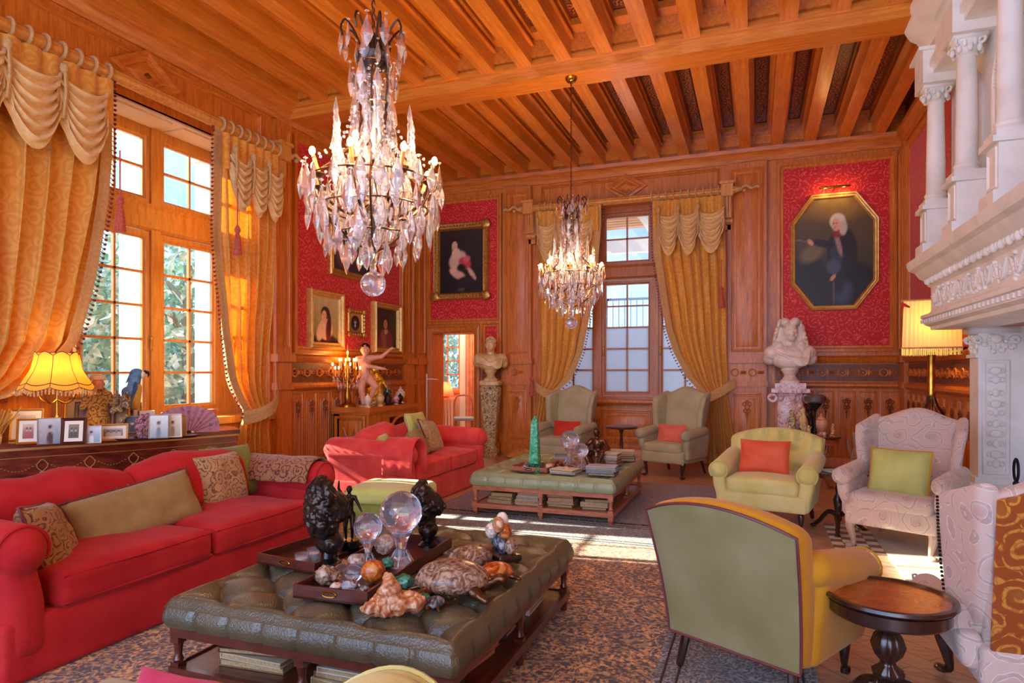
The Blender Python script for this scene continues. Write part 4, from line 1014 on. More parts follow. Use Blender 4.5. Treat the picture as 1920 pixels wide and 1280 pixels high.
cushion('coral orange leather cushion on the yellow velvet armchair', (.08, 6.9, .65), .48, .34, ORNG, -.2, .3, .16, seed=14)
fa = clubchair('yellow velvet armchair of which only the back top shows at the bottom edge', (-.74, .93, .016), .1, YELV, .46, .66, .74)
# bench just below the frame carrying a pink cushion
bn = thing('upholstered_bench', 'low sage upholstered bench below the bottom edge', 'bench', (-1.72, 1.35, 0))
MB().rbox((0, 0, .4), (.66, .5, .16), .05, 3, 3).build('seat', SAGE, bn, 180)
for sx in (-1, 1):
    for sy in (-1, 1): MB().cyl((sx * .27, sy * .18, 0), .02, .34, 10, .026).build('leg', EBON, bn)
cushion('raspberry pink silk cushion peeping up at the bottom edge', (-1.5, 1.4, .50), .36, .26, PINKC, .2, .15, .14, seed=15, roll=.1)
# stacked footstool
fs_ = thing('footstool', 'lime green stacked footstool behind the near tufted table', 'footstool', (-2.92, 4.86, 0), .12)
def pf(x, y, z): return (x, y, z + (.02 * (1 - (x / .33) ** 2) * (1 - (y / .3) ** 2) if z > 0 else 0))
MB().rbox((0, 0, .16), (.62, .56, .2), .05, 3, 4).build('base', OLIVF, fs_, 180); MB().rbox((0, 0, .33), (.6, .54, .15), .06, 4, 6, pf).build('lower_cushion', OLIVF, fs_, 180)
cu = MB().rbox((0, 0, .46), (.64, .56, .14), .055, 4, 8, pf).build('upper_cushion', LIMEF, fs_, 180)
q = MB()
for z in (.41, .5): piping(q, [(-.3, -.26, z), (.3, -.26, z), (.3, .26, z), (-.3, .26, z)], .009)
q.build('piping', OLIVF, cu)
for sx in (-1, 1):
    for sy in (-1, 1): MB().cyl((sx * .25, sy * .22, 0), .02, .07, 10, .026).build('leg', EBON, fs_)

# ================================================================ TUFTED TABLES
def ottoman(label, loc, hx, hy, lm, wm, H=.44, nx=4, ny=5):
    t = thing('tufted_ottoman_table', label, 'coffee table', loc)
    gx, gy = 2 * hx / nx, 2 * hy / ny; B = []
    for i in range(nx + 1):
        for j in range(ny + 1):
            B.append((-hx + i * gx, -hy + j * gy))
    B = [(x, y) for x, y in B if abs(x) < hx - .01 and abs(y) < hy - .01]
    C = [(-hx + (i + .5) * gx, -hy + (j + .5) * gy) for i in range(nx) for j in range(ny)]
    def hgt(x, y):
        bx = ((x + hx) / gx) % 1; by = ((y + hy) / gy) % 1
        d1 = min(math.hypot((bx - a) * gx, (by - b) * gy) for a in (0, 1) for b in (0, 1)); d2 = math.hypot((bx - .5) * gx, (by - .5) * gy)
        h = -.06 * math.exp(-(d1 / .03) ** 2) - .05 * math.exp(-(d1 / .09) ** 2) - (.06 * math.exp(-(d2 / .03) ** 2) + .05 * math.exp(-(d2 / .09) ** 2))
        e1 = abs(bx - by) / 1.414; e2 = abs(bx + by - 1) / 1.414
        h -= .028 * math.exp(-(e1 * .36 / .018) ** 2) + .028 * math.exp(-(e2 * .36 / .018) ** 2)
        return h
    def top(u, v):
        x, y = (u * 2 - 1), (v * 2 - 1); ex = max(abs(x), abs(y)); X, Y = x * hx, y * hy
        edge = min(hx - abs(X), hy - abs(Y)); f = smooth01(edge / .05)
        return (X, Y, H + .02 + hgt(X, Y) * smooth01((edge - .02) / .07) - .05 * (1 - f) ** 2)
    m = MB(); m.surf(top, 150, 170)
    def side(u, v):
        p = u * 4; k = int(p) % 4; f = 2 * (p - int(p)) - 1; x, y = [(f, -1), (1, f), (-f, 1), (-1, -f)][k]; bl = .014 * math.sin(v * PI)
        s_ = (f * (hx if k % 2 == 0 else hy)); g_ = (gx if k % 2 == 0 else gy) / 2; crease = -.014 * math.exp(-((((s_ / g_ + 40.5) % 1) - .5) * g_ / .012) ** 2)
        return (x * (hx + (bl + crease) * abs(x)), y * (hy + (bl + crease) * abs(y)), lerp(H - .03, H - .12, v))
    m.surf(side, 480, 6); m.box(-hx + .01, hx - .01, -hy + .01, hy - .01, H - .12, H - .1); m.build('tufted_top', lm, t, 180)
    q = MB()
    for x, y in B + C: q.ell((x, y, H - .088), (.014, .014, .008), 8, 5)
    q.build('button', BRNZ2, t)['kind'] = 'stuff'
    f = MB(); f.ring(rect(-hx + .02, hx - .02, -hy + .02, hy - .02), [(0, H - .17), (0, H - .115), (.05, H - .115), (.05, H - .17)]); f.build('apron', wm, t)
    f = MB(); f.box(-hx + .03, hx - .03, -hy + .03, hy - .03, .1, .125); f.ring(rect(-hx + .015, hx - .015, -hy + .015, hy - .015), [(0, .085), (0, .13), (.02, .135), (.03, .125), (.03, .085)]); f.build('shelf', wm, t)
    for i in (-1, 0, 1):
        for j in (-1, 0, 1):
            if i or j:
                x, y = i * (hx - .045), j * (hy - .045); l = MB(); l.box(x - .024, x + .024, y - .024, y + .024, .05, .15).box(x - .024, x + .024, y - .024, y + .024, H - .2, H - .12)
                l.lathe([(.018, .15), (.025, .16), (.016, .18), (.02, H - .22), (.025, H - .2)], (x, y, 0), 10); l.lathe([(.012, 0), (.022, .02), (.024, .05)], (x, y, 0), 10); l.build('leg', wm, t)
    return t
O1 = (-1.82, 3.1, 0); O2 = (-2.02, 7.03, 0)
ottoman('near olive brown tufted ottoman table covered with curios', O1, .745, .85, OTTL, MAHO)
ottoman('far pale green tufted ottoman table with books and obelisk', O2, .755, .86, OTT2, PINKW)
# ================================================================ FIREPLACE
fp = thing('fireplace', 'monumental white carved stone fireplace rising to the ceiling', 'fireplace', (XR, 5.3, 0))
FM = Matrix.Translation((-XR, -5.3, 0)) @ MR
FA, FB = 3.2, 7.42
m = MB(FM); prof = [(0, 1.9), (.44, 1.9), (.45, 1.93), (.5, 1.95), (.5, 2.0), (.53, 2.01), (.53, 2.04), (.46, 2.06), (.44, 2.09), (.44, 2.31), (.47, 2.33), (.48, 2.37), (.54, 2.4), (.58, 2.46), (.63, 2.48), (.65, 2.52), (.65, 2.56), (.6, 2.58), (.56, 2.62), (0, 2.62)]
mould(m, FA, FB, prof); mt_ = m.build('mantel', STONE, fp, 30)
m = MB(FM)
for k in range(44): u = FA + .05 + k * .097; m.box(u, u + .05, 1.965, 2.0, .49, .52)
m.build('dentil', STONE, mt_)['kind'] = 'stuff'
m = MB(FM); rr = random.Random(5)
n = 27
for k in range(n):
    u = FA + .08 + k * (FB - FA - .1) / n
    m.ell((u, 2.355, .5), (.03, .035, .025), 8, 6); m.ell((u + .075, 2.36, .5), (.012, .03, .02), 6, 5)
    s_ = 1 if k % 2 else -1
    m.tube([(u + .05 * math.cos(a) * (1 - q / 26), 2.2 + s_ * .055 * math.sin(a) * (1 - q / 26), .445) for q, a in [(q, q * .55) for q in range(20)]], .011, 5)
    m.tube(spline([(u - .07, 2.2 - s_ * .08, .442), (u, 2.2 + s_ * .06, .452), (u + .08, 2.2 - s_ * .06, .442)], 4), .012, 5)
    for q in range(5): m.ell((u + rr.uniform(-.06, .08), 2.2 + rr.uniform(-.09, .09), .445), (rr.uniform(.012, .028), rr.uniform(.012, .025), .02), 6, 5)
m.build('frieze_carving', STONE, mt_, 180)
m = MB(FM); m.box(FA + .1, FB - .05, 2.62, 5.0, 0, .28); mould(m, FA + .1, FB - .02, [(.28, 2.66), (.36, 2.66), (.36, 2.72), (.31, 2.76), (.28, 2.78)]); ov = m.build('overmantel', STONE, fp)
m = MB(FM); ent = [(.28, 4.28), (.5, 4.28), (.5, 4.33), (.53, 4.34), (.53, 4.4), (.49, 4.42), (.49, 4.62), (.52, 4.64), (.56, 4.72), (.62, 4.76), (.66, 4.83), (.68, 4.9), (.68, 4.95), (.28, 4.99)]
mould(m, FA, FB, ent); m.build('entablature', STONE, fp, 30)
for k in range(5):
    u = 7.24 - .97 * k; m = MB(FM)
    m.box(u - .15, u + .15, 2.6, 2.7, .28, .58).box(u - .12, u + .12, 2.7, 3.02, .28, .54).box(u - .15, u + .15, 3.02, 3.06, .28, .58).box(u - .13, u + .13, 3.06, 3.11, .28, .555)
    m.ring(rect(u - .09, u + .09, 2.73, 3.0), [(0, .54), (0, .55), (.015, .553), (.025, .545), (.03, .54)])
    pd = m.build('pedestal', STONE, fp); MB(FM).box(u - .17, u + .17, 4.2, 4.5, .28, .58).box(u - .2, u + .2, 4.5, 4.53, .28, .62).build('impost', STONE, fp)
    # the shaft stands upright: build in world axes
    c = MB(Matrix.Translation((-.44, u - 5.3, 0))); c.lathe([(.1, 3.11), (.1, 3.13), (.085, 3.15), (.095, 3.17), (.08, 3.2), (.078, 3.5), (.068, 4.05), (.08, 4.06), (.07, 4.08)], (0, 0, 0), 24)
    sh = c.build('column', STONE, fp); c = MB(Matrix.Translation((-.44, u - 5.3, 0)))
    c.lathe([(.068, 4.06), (.08, 4.1), (.1, 4.16), (.12, 4.18)], (0, 0, 0), 16); c.box(-.12, .12, -.12, .12, 4.17, 4.2)
    for q in range(16): a = 2 * PI * q / 16; r = .09 if q % 2 else .1; c.ell((r * math.cos(a), r * math.sin(a), 4.1 + .045 * (q % 2)), (.022, .022, .035), 6, 5)
    for q in range(4): a = PI / 4 + PI / 2 * q; c.tube([((.12 + .025 * math.cos(b)) * math.cos(a), (.12 + .025 * math.cos(b)) * math.sin(a), 4.15 + .025 * math.sin(b)) for b in [2 * PI * w_ / 8 for w_ in range(8)]], .012, 5, True)
    c.build('capital', STONE, sh, 180)
    if k < 4:
        a = MB(FM); uc = u - .485
        for r, th in ((.33, .03), (.27, .018)):
            a.tube([(uc - r, 2.8, .29)] + [(uc - r * math.cos(b), 3.72 + r * math.sin(b) * 1.1, .29) for b in [PI * w_ / 20 for w_ in range(21)]] + [(uc + r, 2.8, .29)], th, 6)
        for w_ in range(40):
            b = PI * w_ / 39; a.ell((uc - .3 * math.cos(b), 3.72 + .33 * math.sin(b), .3), .012, 5, 4)
        a.build('blind_arch', STONE, ov, 60)
for u0, near in ((7.05, 1), (3.3, 0)):
    m = MB(FM); m.box(u0, u0 + .25, .5, 1.9, -.12, .15).box(u0 - .03, u0 + .28, 0, .42, -.15, .2).box(u0 - .05, u0 + .3, .42, .47, -.15, .23).box(u0 - .02, u0 + .27, .47, .53, -.14, .18).box(u0 - .02, u0 + .27, 1.62, 1.65, -.14, .175)
    jb = m.build('jamb', STONE, fp)
    # carved panel on the face turned to the viewer, local plane X-Z
    q = MB(Matrix.Translation((-.015, u0 - 5.3, 0)) @ Matrix.Rotation(PI / 2, 4, 'X'))
    q.ring(rect(-.105, .105, .56, 1.6), [(0, 0), (0, .012), (.015, .015), (.03, .004), (.031, 0)])
    for zc, r in ((.66, .03), (.74, .045), (.84, .03), (.93, .05), (1.02, .03), (1.12, .02), (1.2, .045), (1.3, .03), (1.42, .035), (1.5, .045)):
        q.ell((0, zc, .004), (r, .04, .018), 8, 6)
        for sx in (-1, 1): q.tube([(sx * (.045 + .02 * math.cos(b)), zc + .02 * math.sin(b), .006) for b in [2 * PI * w_ / 8 for w_ in range(8)]], .007, 4, True)
    q.build('carved_panel', STONE, jb, 180)
    q = MB(FM); q.box(u0 - .04, u0 + .29, 1.84, 1.9, -.16, .2)
    for sx, dd in ((-.13, 0), (.16, 0), (-.13, 1), (.16, 1)):
        yy = u0 - .01 if dd == 0 else u0 + .26
        q.tube([(yy, 1.78 + .035 * math.sin(b) * (1 - w_ / 24), sx + .035 * math.cos(b) * (1 - w_ / 24)) for w_, b in [(w_, w_ * .6) for w_ in range(16)]], .014, 6)
    for a_ in range(26): q.ell((u0 - .01, 1.67 + .16 * rr.random(), -.12 + .27 * rr.random()), (.015, rr.uniform(.015, .035), rr.uniform(.012, .025)), 6, 5)
    for a_ in range(20): q.ell((u0 + .25 * rr.random(), 1.67 + .16 * rr.random(), .155), (rr.uniform(.012, .025), rr.uniform(.015, .035), .015), 6, 5)
    q.ell((u0 - .02, 1.79, .015), (.025, .045, .045), 10, 8); q.build('capital', STONE, jb, 180)
m = MB(FM); m.box(3.55, 7.05, 0, 1.9, -.46, -.44).box(7.05, 7.2, 0, 1.9, -.46, -.12).box(3.4, 3.55, 0, 1.9, -.46, -.12).box(3.55, 7.05, 0, .03, -.44, .0).box(6.9, 7.05, .5, 1.7, -.44, -.2)
m.build('firebox', STONE, fp)
an = thing('andiron', 'black wrought iron fire tool with loop handle beside the fireplace', 'fire iron', (1.985, 6.4, 0.012))
q = MB(); q.tube([(0, .05 * math.sin(a), .68 + .09 * math.cos(a)) for a in [2 * PI * k / 20 for k in range(20)]], .011, 6, True); q.build('loop_handle', IRON, an)
q = MB(); q.tube([(0, 0, .59), (0, 0, .02)], .01, 6); q.ell((0, 0, .57), .025, 8, 6); q.tube(spline([(-.12, 0, .0), (-.07, 0, .06), (0, 0, .05), (.07, 0, .06), (.12, 0, .0)]), .012, 6); q.tube(spline([(0, -.12, .0), (0, -.07, .06), (0, 0, .05), (0, .07, .06), (0, .12, .0)]), .012, 6); q.build('stand', IRON, an)
# ================================================================ ADJOINING ROOM AND OUTSIDE
ar = MB(); ar.box(-8.6, -8.5, 11.45, 14, 0, 3.2).box(-4.4, -4.3, 11.45, 14, 0, 3.2).box(-8.6, -4.3, 11.45, 14, 3.2, 3.3).box(-8.6, -6.4, 11.4, 11.5, 0, 3.2)
struct('wall_side', ar, plain('side_room_rose_paper', '#d9a488', .7), None)
sr = MB(); sr.box(-8.6, -7.25, 14, 14.2, 0, 3.2).box(-6.58, -4.3, 14, 14.2, 0, 3.2).box(-7.25, -6.58, 14, 14.2, 0, 1.05).box(-7.25, -6.58, 14, 14.2, 2.42, 3.2)
sw = struct('wall_far', sr, plain('side_room_wall', '#d4b090', .7)); struct('side_room_floor', MB().box(-8.6, -6.4, 11.45, 14.2, -.2, 0), PARQ, sw)
M3 = Matrix(((1, 0, 0, 0), (0, 0, -1, 14.06), (0, 1, 0, 0), (0, 0, 0, 1)))
w3 = struct('window_3', MB(M3).ring(rect(-7.34, -6.5, .98, 2.5), [(0, 0), (0, .1), (.06, .1), (.09, .06), (.09, 0)]), WINW); casement(M3, -7.25, -6.58, 1.05, 2.42, 2, 4, w3, WINW, .04)
q = MB(); q.surf(lambda u, v: (-6.5 + .16 * u, 13.86 + .03 * math.sin(u * 20), .1 + 2.35 * v), 24, 10)
tag(q.build('curtain', plain('white_voile', '#f2ece4', .8), None, 180), 'white curtain beside the window of the room beyond the doorway', 'curtain')
fw_ = MB(); fw_.surf(lambda u, v: (-6.33 + .36 * u, 13.84 + .03 * math.sin(u * 26), .1 + 2.35 * v), 30, 6)
tag(fw_.build('curtain', fabric('salmon_stripe_cloth', '#c87850', '#e0a880', .8), None, 180), 'salmon curtain right of the white one beyond the doorway', 'curtain')
rd = thing('radiator', 'white slatted radiator cover seen through the doorway', 'radiator', (-7.0, 13.6, 0))
q = MB(); q.box(-.5, .5, -.12, .12, .83, .88).box(-.5, .5, -.1, .1, .08, .14)
for k in range(13): q.box(-.48 + k * .078, -.45 + k * .078, -.1, -.06, .1, .85)
q.build('slats', WHITEP, rd)
tl = thing('table_lamp', 'rose shaded table lamp on the radiator cover beyond the doorway', 'lamp', OY(836, 700, 13.55)[:2] + (.88,))
MB().lathe([(.07, 0), (.08, .02), (.03, .05), (.02, .08)], (0, 0, 0), 16).build('base', BRASS, tl); MB().lathe([(.2, .04), (.19, .06), (.1, .36)], (0, 0, 0), 24).build('lamp_shade', SHADER, tl); MB().ell((0, 0, .17), .03, 10, 8).build('bulb', BULB, tl)
lamp('table_lamp_light', 'POINT', (0, 0, .2), 12, '#ffc890', .04, parent=tl)
lamp('side_room_fill_light', 'POINT', (-6.3, 12.8, 2.9), 60, '#ffe0c0', .15)  # unseen lamp without fixture, added to brighten the room beyond the doorway
sl = thing('wall_lamp', 'small red shaded lamp at the left of the doorway beyond', 'lamp', OY(816, 700, 13.7)[:2] + (.88,)); MB().lathe([(.05, 0), (.02, .03), (.015, .5), (.02, .52)], (0, 0, 0), 12).build('stem', BRASS, sl); MB().lathe([(.1, .5), (.05, .7)], (0, 0, 0), 16).build('lamp_shade', SHADER, sl)
bc = thing('side_chair', 'chair with blue seat seen through the doorway', 'chair', (-5.95, 12.9, 0), .5)
MB().rbox((0, 0, .46), (.44, .42, .07), .03).build('seat', plain('pale_blue_seat', '#8fb0c4', .8), bc)
q = MB()
for sx in (-1, 1): q.tube(spline([(sx * .19, .2, .45), (sx * .2, .23, .75), (sx * .14, .26, .93), (0, .27, .96)]), .018, 6)
q.build('backrest', PINKW, bc)
for sx in (-1, 1):
    for sy in (-1, 1): MB().cyl((sx * .18, sy * .17, 0), .014, .44, 8, .02).build('leg', PINKW, bc)
wp = thing('floor_lamp', 'slender white standing lamp pole left of the doorway', 'lamp', OY(800, 790, 10.2)[:2] + (0,))
MB().lathe([(.14, 0), (.14, .02), (.02, .04)], (0, 0, 0), 20).build('base', WHITEP, wp); MB().cyl((0, 0, .03), .012, 1.42, 8).build('pole', WHITEP, wp); MB().tube([(0, 0, 1.36), (.22, 0, 1.35)], .009, 6).build('arm', WHITEP, wp)
# outside the tall window: trunk, trees, a white pier
def tree(name, label, x, y, h, r, seed, mat, group):
    t = thing(name, label, 'tree', (x, y, -.6), 0, group); rr = random.Random(seed)
    tr = MB(); tr.tube(spline([(0, 0, 0), (.1, .05, h * .3), (-.05, .1, h * .6), (.1, 0, h * .85)]), [.24 - .006 * k for k in range(25)], 9)
    for k in range(5): a = rr.uniform(0, 6.3); tr.tube([(0, 0, h * .4 + k * .4), (math.cos(a) * r * .6, math.sin(a) * r * .6, h * .55 + k * .5)], [.08, .03], 6)
    tr.build('trunk', BARK, t)
    c = MB(); vs = []; fs = []
    for k in range(2600):
        a, b = rr.uniform(0, 2 * PI), math.asin(rr.uniform(-1, 1)); q = rr.uniform(.45, 1) ** .5
        p = Vector((r * q * math.cos(b) * math.cos(a), r * q * math.cos(b) * math.sin(a), h * .62 + h * .46 * q * math.sin(b))); p *= 1 + .15 * noise.noise(p)
        d = Vector((rr.uniform(-1, 1), rr.uniform(-1, 1), rr.uniform(-1, 1))).normalized(); e = d.orthogonal().normalized(); s_ = rr.uniform(.1, .22)
        i = len(vs); vs += [p, p + d * s_ + e * s_ * .4, p + d * s_ * 1.8, p + d * s_ - e * s_ * .4]; fs.append((i, i + 1, i + 2, i + 3))
    c.add(vs, fs); c.build('crown', mat, t, 0); return t
for i, (x, y, h, r) in enumerate([(-14, 8.5, 5.2, 2.2), (-13.5, 12.5, 5.6, 2.4), (-17, 17, 6.4, 3.2), (-19, 10, 6, 3), (-12.5, 5.6, 3.6, 1.8), (-16.5, 22, 6.5, 3.4)]):
    tree('garden_tree', ['pale green garden tree outside the tall window, seen in its left casement', 'garden tree outside, seen in the right casement of the tall window', 'broad garden tree farther off outside the tall window', 'tall garden tree behind the nearer ones outside', 'low garden tree at the foot of the left casement', 'farthest garden tree outside the tall window'][i], x, y, h, r, i, LEAF, 'trees outside the tall window')
tree('garden_tree', 'tree outside the window of the room beyond the doorway', -9.6, 19, 4.6, 2.6, 9, LEAF, None)
hg = thing('hedge', 'dense pale green hedge closing the garden outside the tall window', 'hedge', (-24, 14, -.6))
hm_ = MB(); hm_.surf(lambda u, v: (1.2 * noise.noise(Vector((u * 30, v * 8, 0))) + 2 * v * v, -22 + 48 * u, 6.2 * v + .8 * noise.noise(Vector((u * 22, 3, v)))), 160, 30); hm_.build('foliage', LEAF, hg, 180)
for (y, l) in ((6.15, 'white stone pier outside, seen in the left casement of the tall window'), (7.35, 'white stone pier outside, seen in the right casement of the tall window')):
    pr = thing('stone_pier', l, 'pillar', (-7.4, y, -.6)); MB().rbox((0, 0, 2.6), (.4, .3, 5.2), .02).build('shaft', WHITEP, pr); MB().box(-.26, .26, -.2, .2, 0, .3).build('plinth', WHITEP, pr); MB().box(-.26, .26, -.2, .2, 5.1, 5.3).build('capital', WHITEP, pr)
tag(struct('garden_ground', MB().box(-40, -6.45, -10, 40, -.7, -.6).box(-6.4, 12, 14.9, 40, -.7, -.6), plain('pale_gravel', '#c9c4b4', .95)), None)
# covered gallery outside the far window
gl = thing('pergola', 'slatted brown wooden roof with white beam outside the far window', 'pergola', (-2, 13.6, 0))
q = MB()
for k in range(12): q.box(-2.4, 2.6, -1.6 + k * .34, -1.44 + k * .34, 4.75 + .02 * k, 4.79 + .02 * k)
q.build('slats', plain('gallery_slat', '#a8724c', .7), gl); q = MB(); q.box(-2.4, 2.6, 2.3, 2.5, 4.4, 4.7); q.box(-.2, -.05, -1.8, 2.4, 4.55, 4.72).build('beam', WHITEP, gl)
for x in (-2.2, .35, 2.4): MB().box(x - .08, x + .08, 2.3, 2.46, 0, 4.5).build('post', WHITEP, gl)
rl = thing('railing', 'dark metal railing outside the far window', 'railing', (-2, 14.5, 0))
q = MB(); q.tube([(-2.6, 0, 3.1), (2.6, 0, 3.1)], .03, 6); q.tube([(-2.6, 0, 2.35), (2.6, 0, 2.35)], .02, 6)
for k in range(40): q.tube([(-2.6 + k * .133, 0, 2.35), (-2.6 + k * .133, 0, 3.1)], .01, 4)
q.build('bars', IRON, rl); MB().box(-2.7, 2.7, -.15, .15, 0, 2.32).build('parapet', WHITEP, rl)
# ================================================================ PICTURES
def canvas(parent, M, pts, paint, nx=40, ny=52, d=.0):
    xs = [p[0] for p in pts]; ys = [p[1] for p in pts]; x0, x1, y0, y1 = min(xs), max(xs), min(ys), max(ys)
    n = len(pts); area = sum(pts[i][0] * pts[(i + 1) % n][1] - pts[(i + 1) % n][0] * pts[i][1] for i in range(n)); sg = 1 if area > 0 else -1
    inside = lambda x, y: all(sg * ((pts[(i + 1) % n][0] - pts[i][0]) * (y - pts[i][1]) - (pts[(i + 1) % n][1] - pts[i][1]) * (x - pts[i][0])) > -1e-4 for i in range(n))
    V = []; C = []; Fs = []
    for j in range(ny + 1):
        for i in range(nx + 1):
            u, v = i / nx, j / ny; V.append((lerp(x0, x1, u), lerp(y0, y1, v), d)); C.append(paint(u, v))
    for j in range(ny):
        for i in range(nx):
            q = (j * (nx + 1) + i, j * (nx + 1) + i + 1, (j + 1) * (nx + 1) + i + 1, (j + 1) * (nx + 1) + i)
            if all(inside(V[k][0], V[k][1]) for k in q): Fs.append(q)
    m = MB(M); m.add(V, Fs); o = m.build('canvas', CANV, parent, 0)
    a = o.data.color_attributes.new('Col', 'FLOAT_COLOR', 'POINT')
    for k, c in enumerate(C): a.data[k].color = (c[0], c[1], c[2], 1)
    return o
def painter(bg, blobs, seed=0, nz=.12):
    "bg: colours bottom, middle, top; blobs (x, y, rx, ry, rot, colour, softness)"
    B = [col(c)[:3] for c in bg]; L = [(x, y, rx, ry, math.cos(r), math.sin(r), col(c)[:3], s) for x, y, rx, ry, r, c, s in blobs]
    def f(u, v):
        c = [lerp(B[0][k], B[1][k], v * 2) if v < .5 else lerp(B[1][k], B[2][k], v * 2 - 1) for k in range(3)]
        for x, y, rx, ry, cr, sr, cc, s in L:
            dx, dy = u - x, v - y; a = (dx * cr + dy * sr) / rx; b = (-dx * sr + dy * cr) / ry; d = math.hypot(a, b)
            k = 1 - smooth01((d - (1 - s)) / (2 * s)) if s > 0 else float(d < 1)
            c = [lerp(c[i], cc[i], k) for i in range(3)]
        n = 1 + nz * noise.noise(Vector((u * 9 + seed, v * 9, seed)))
        return [max(0, q * n) for q in c]
    return f
def picture(label, M, pts, paint, fw, fm, depth=.07, ornate=False, nx=40, ny=52, oval=None, cat='painting', prof=None, tilt=0):
    cx = sum(p[0] for p in pts) / len(pts); cy = sum(p[1] for p in pts) / len(pts)
    t = thing('framed_painting', label, cat, tuple(M @ Vector((cx, cy, 0)))); Mi = Matrix.Translation(-t.location) @ M
    m = MB(Mi); m.ring(pts, prof or [(0, 0.002), (0, depth * .7), (fw * .15, depth), (fw * .35, depth * .92), (fw * .5, depth * .6), (fw * .7, depth * .55), (fw * .85, depth * .7), (fw, depth * .4), (fw, .002)])
    f = m.build('frame', fm, t, 30)
    if ornate:
        q = MB(Mi); n = len(pts)
        for i in range(n):
            a, b = Vector(pts[i]), Vector(pts[(i + 1) % n]); L = (b - a).length; k = max(3, int(L / .07)); c_ = Vector((cx, cy))
            for j in range(k):
                p = a.lerp(b, (j + .5) / k); p = p + (c_ - p).normalized() * fw * .45; q.ell((p.x, p.y, depth * .8), (.022, .022, .018), 6, 5)
            p = a + (c_ - a).normalized() * fw * .6; q.ell((p.x, p.y, depth * .9), (fw * .75, fw * .75, .03), 10, 6, lambda d: 1 + .15 * math.sin(6 * math.atan2(d[1], d[0])))
        q.build('carved_ornament', fm, f, 180)['kind'] = 'stuff'
    ins = []
    cxm, cym = cx, cy
    tmp = MB(); tmp.ring(pts, [(fw * .9, 0), (fw * .9, 0)], False); ins = [(v[0], v[1]) for v in tmp.v[:len(pts)]]
    canvas(t, Mi, ins, paint, nx, ny, depth * .3)
    return t
def LP(px0, py0, px1, py1):
    "left wall rectangle from two photo corners"
    a, b = OX(px0, py0, XL + .03), OX(px1, py1, XL + .03); return a[1], b[1], min(a[2], b[2]), max(a[2], b[2])
SK = '#d8a07a'
u0, u1, _, _ = 7.52, 8.3, 0, 0
picture('gilt framed portrait of a dark haired bare shouldered woman', ML, rect(7.52, 8.32, 1.82, 2.66), painter(['#6a5a38', '#a8986a', '#c8b888'], [(.5, -.1, .6, .3, 0, '#2c1a18', .1), (.52, .3, .26, .24, .1, '#d8b090', .1), (.3, .22, .12, .2, -.3, '#dcb494', .15), (.62, .25, .1, .28, 0, '#5c1c20', .2), (.5, .66, .16, .14, 0, '#2e1a12', .1), (.46, .6, .09, .11, 0, '#dcae8c', .12), (.47, .47, .05, .09, 0, '#d8aa88', .15), (.66, .5, .06, .24, .15, '#3a2014', .2), (.43, .61, .014, .01, 0, '#2a1612', .3), (.49, .61, .014, .01, 0, '#2a1612', .3), (.46, .55, .02, .01, 0, '#a84840', .3)], 1), .1, GILT2, .1)
picture('small oval portrait miniature in an ornate square gilt frame', ML, rect(8.46, 8.93, 2.04, 2.46), painter(['#9a7440', '#a88450', '#b89460'], [(.5, .5, .33, .4, 0, '#14100e', .04), (.5, .28, .2, .16, 0, '#2a2a34', .2), (.5, .36, .05, .1, 0, '#d8d0c4', .2), (.5, .58, .1, .12, 0, '#d4a888', .1), (.5, .66, .12, .07, 0, '#4a3020', .2)], 2), .07, GILT, .06, True, 30, 30)
picture('dark portrait of a person in a rose coat, right of the oval miniature', ML, rect(9.14, 10.0, 1.8, 2.64), painter(['#2a2018', '#3a3226', '#302a20'], [(.48, .15, .34, .34, 0, '#7a3a38', .15), (.4, .2, .1, .25, .2, '#a05850', .2), (.5, .42, .08, .08, 0, '#c8b098', .2), (.48, .63, .17, .17, 0, '#120d0a', .12), (.48, .6, .09, .12, 0, '#c89070', .12), (.45, .62, .013, .01, 0, '#201008', .3), (.51, .62, .013, .01, 0, '#201008', .3), (.48, .54, .02, .01, 0, '#8a3a30', .3)], 3), .1, GILT2, .12)
picture('gilt framed dark painting half hidden behind the large chandelier', ML, rect(8.0, 9.2, 2.92, 3.86), painter(['#3a2430', '#4a3228', '#2c201a'], [(.3, .3, .2, .25, 0, '#6a4a54', .3), (.6, .5, .2, .25, 0, '#5c3a2c', .3), (.55, .72, .08, .1, 0, '#b88868', .2)], 4), .11, GILT, .08)
picture('dark painting of a reclining woman in white and rose in an ornate gilt frame', MBK, rect(-5.68, -4.55, 2.82, 4.24), painter(['#0c0808', '#1c120c', '#2e2214'], [(.42, .52, .2, .14, .3, '#d8b49c', .15), (.34, .78, .11, .09, 0, '#1a0e0a', .1), (.35, .74, .065, .075, 0, '#e0b494', .12), (.38, .62, .1, .09, .5, '#e4c0a4', .12), (.58, .47, .14, .09, -.3, '#c84048', .2), (.62, .53, .08, .05, .2, '#d8646a', .3), (.42, .3, .2, .07, -.4, '#ddb498', .15), (.74, .3, .13, .04, -.8, '#dcb294', .2), (.5, .4, .1, .06, 0, '#120c0c', .3), (.5, .06, .08, .03, 0, '#5a4438', .3), (.55, .18, .22, .08, .2, '#20121a', .3)], 5), .13, GILT, .1, True)
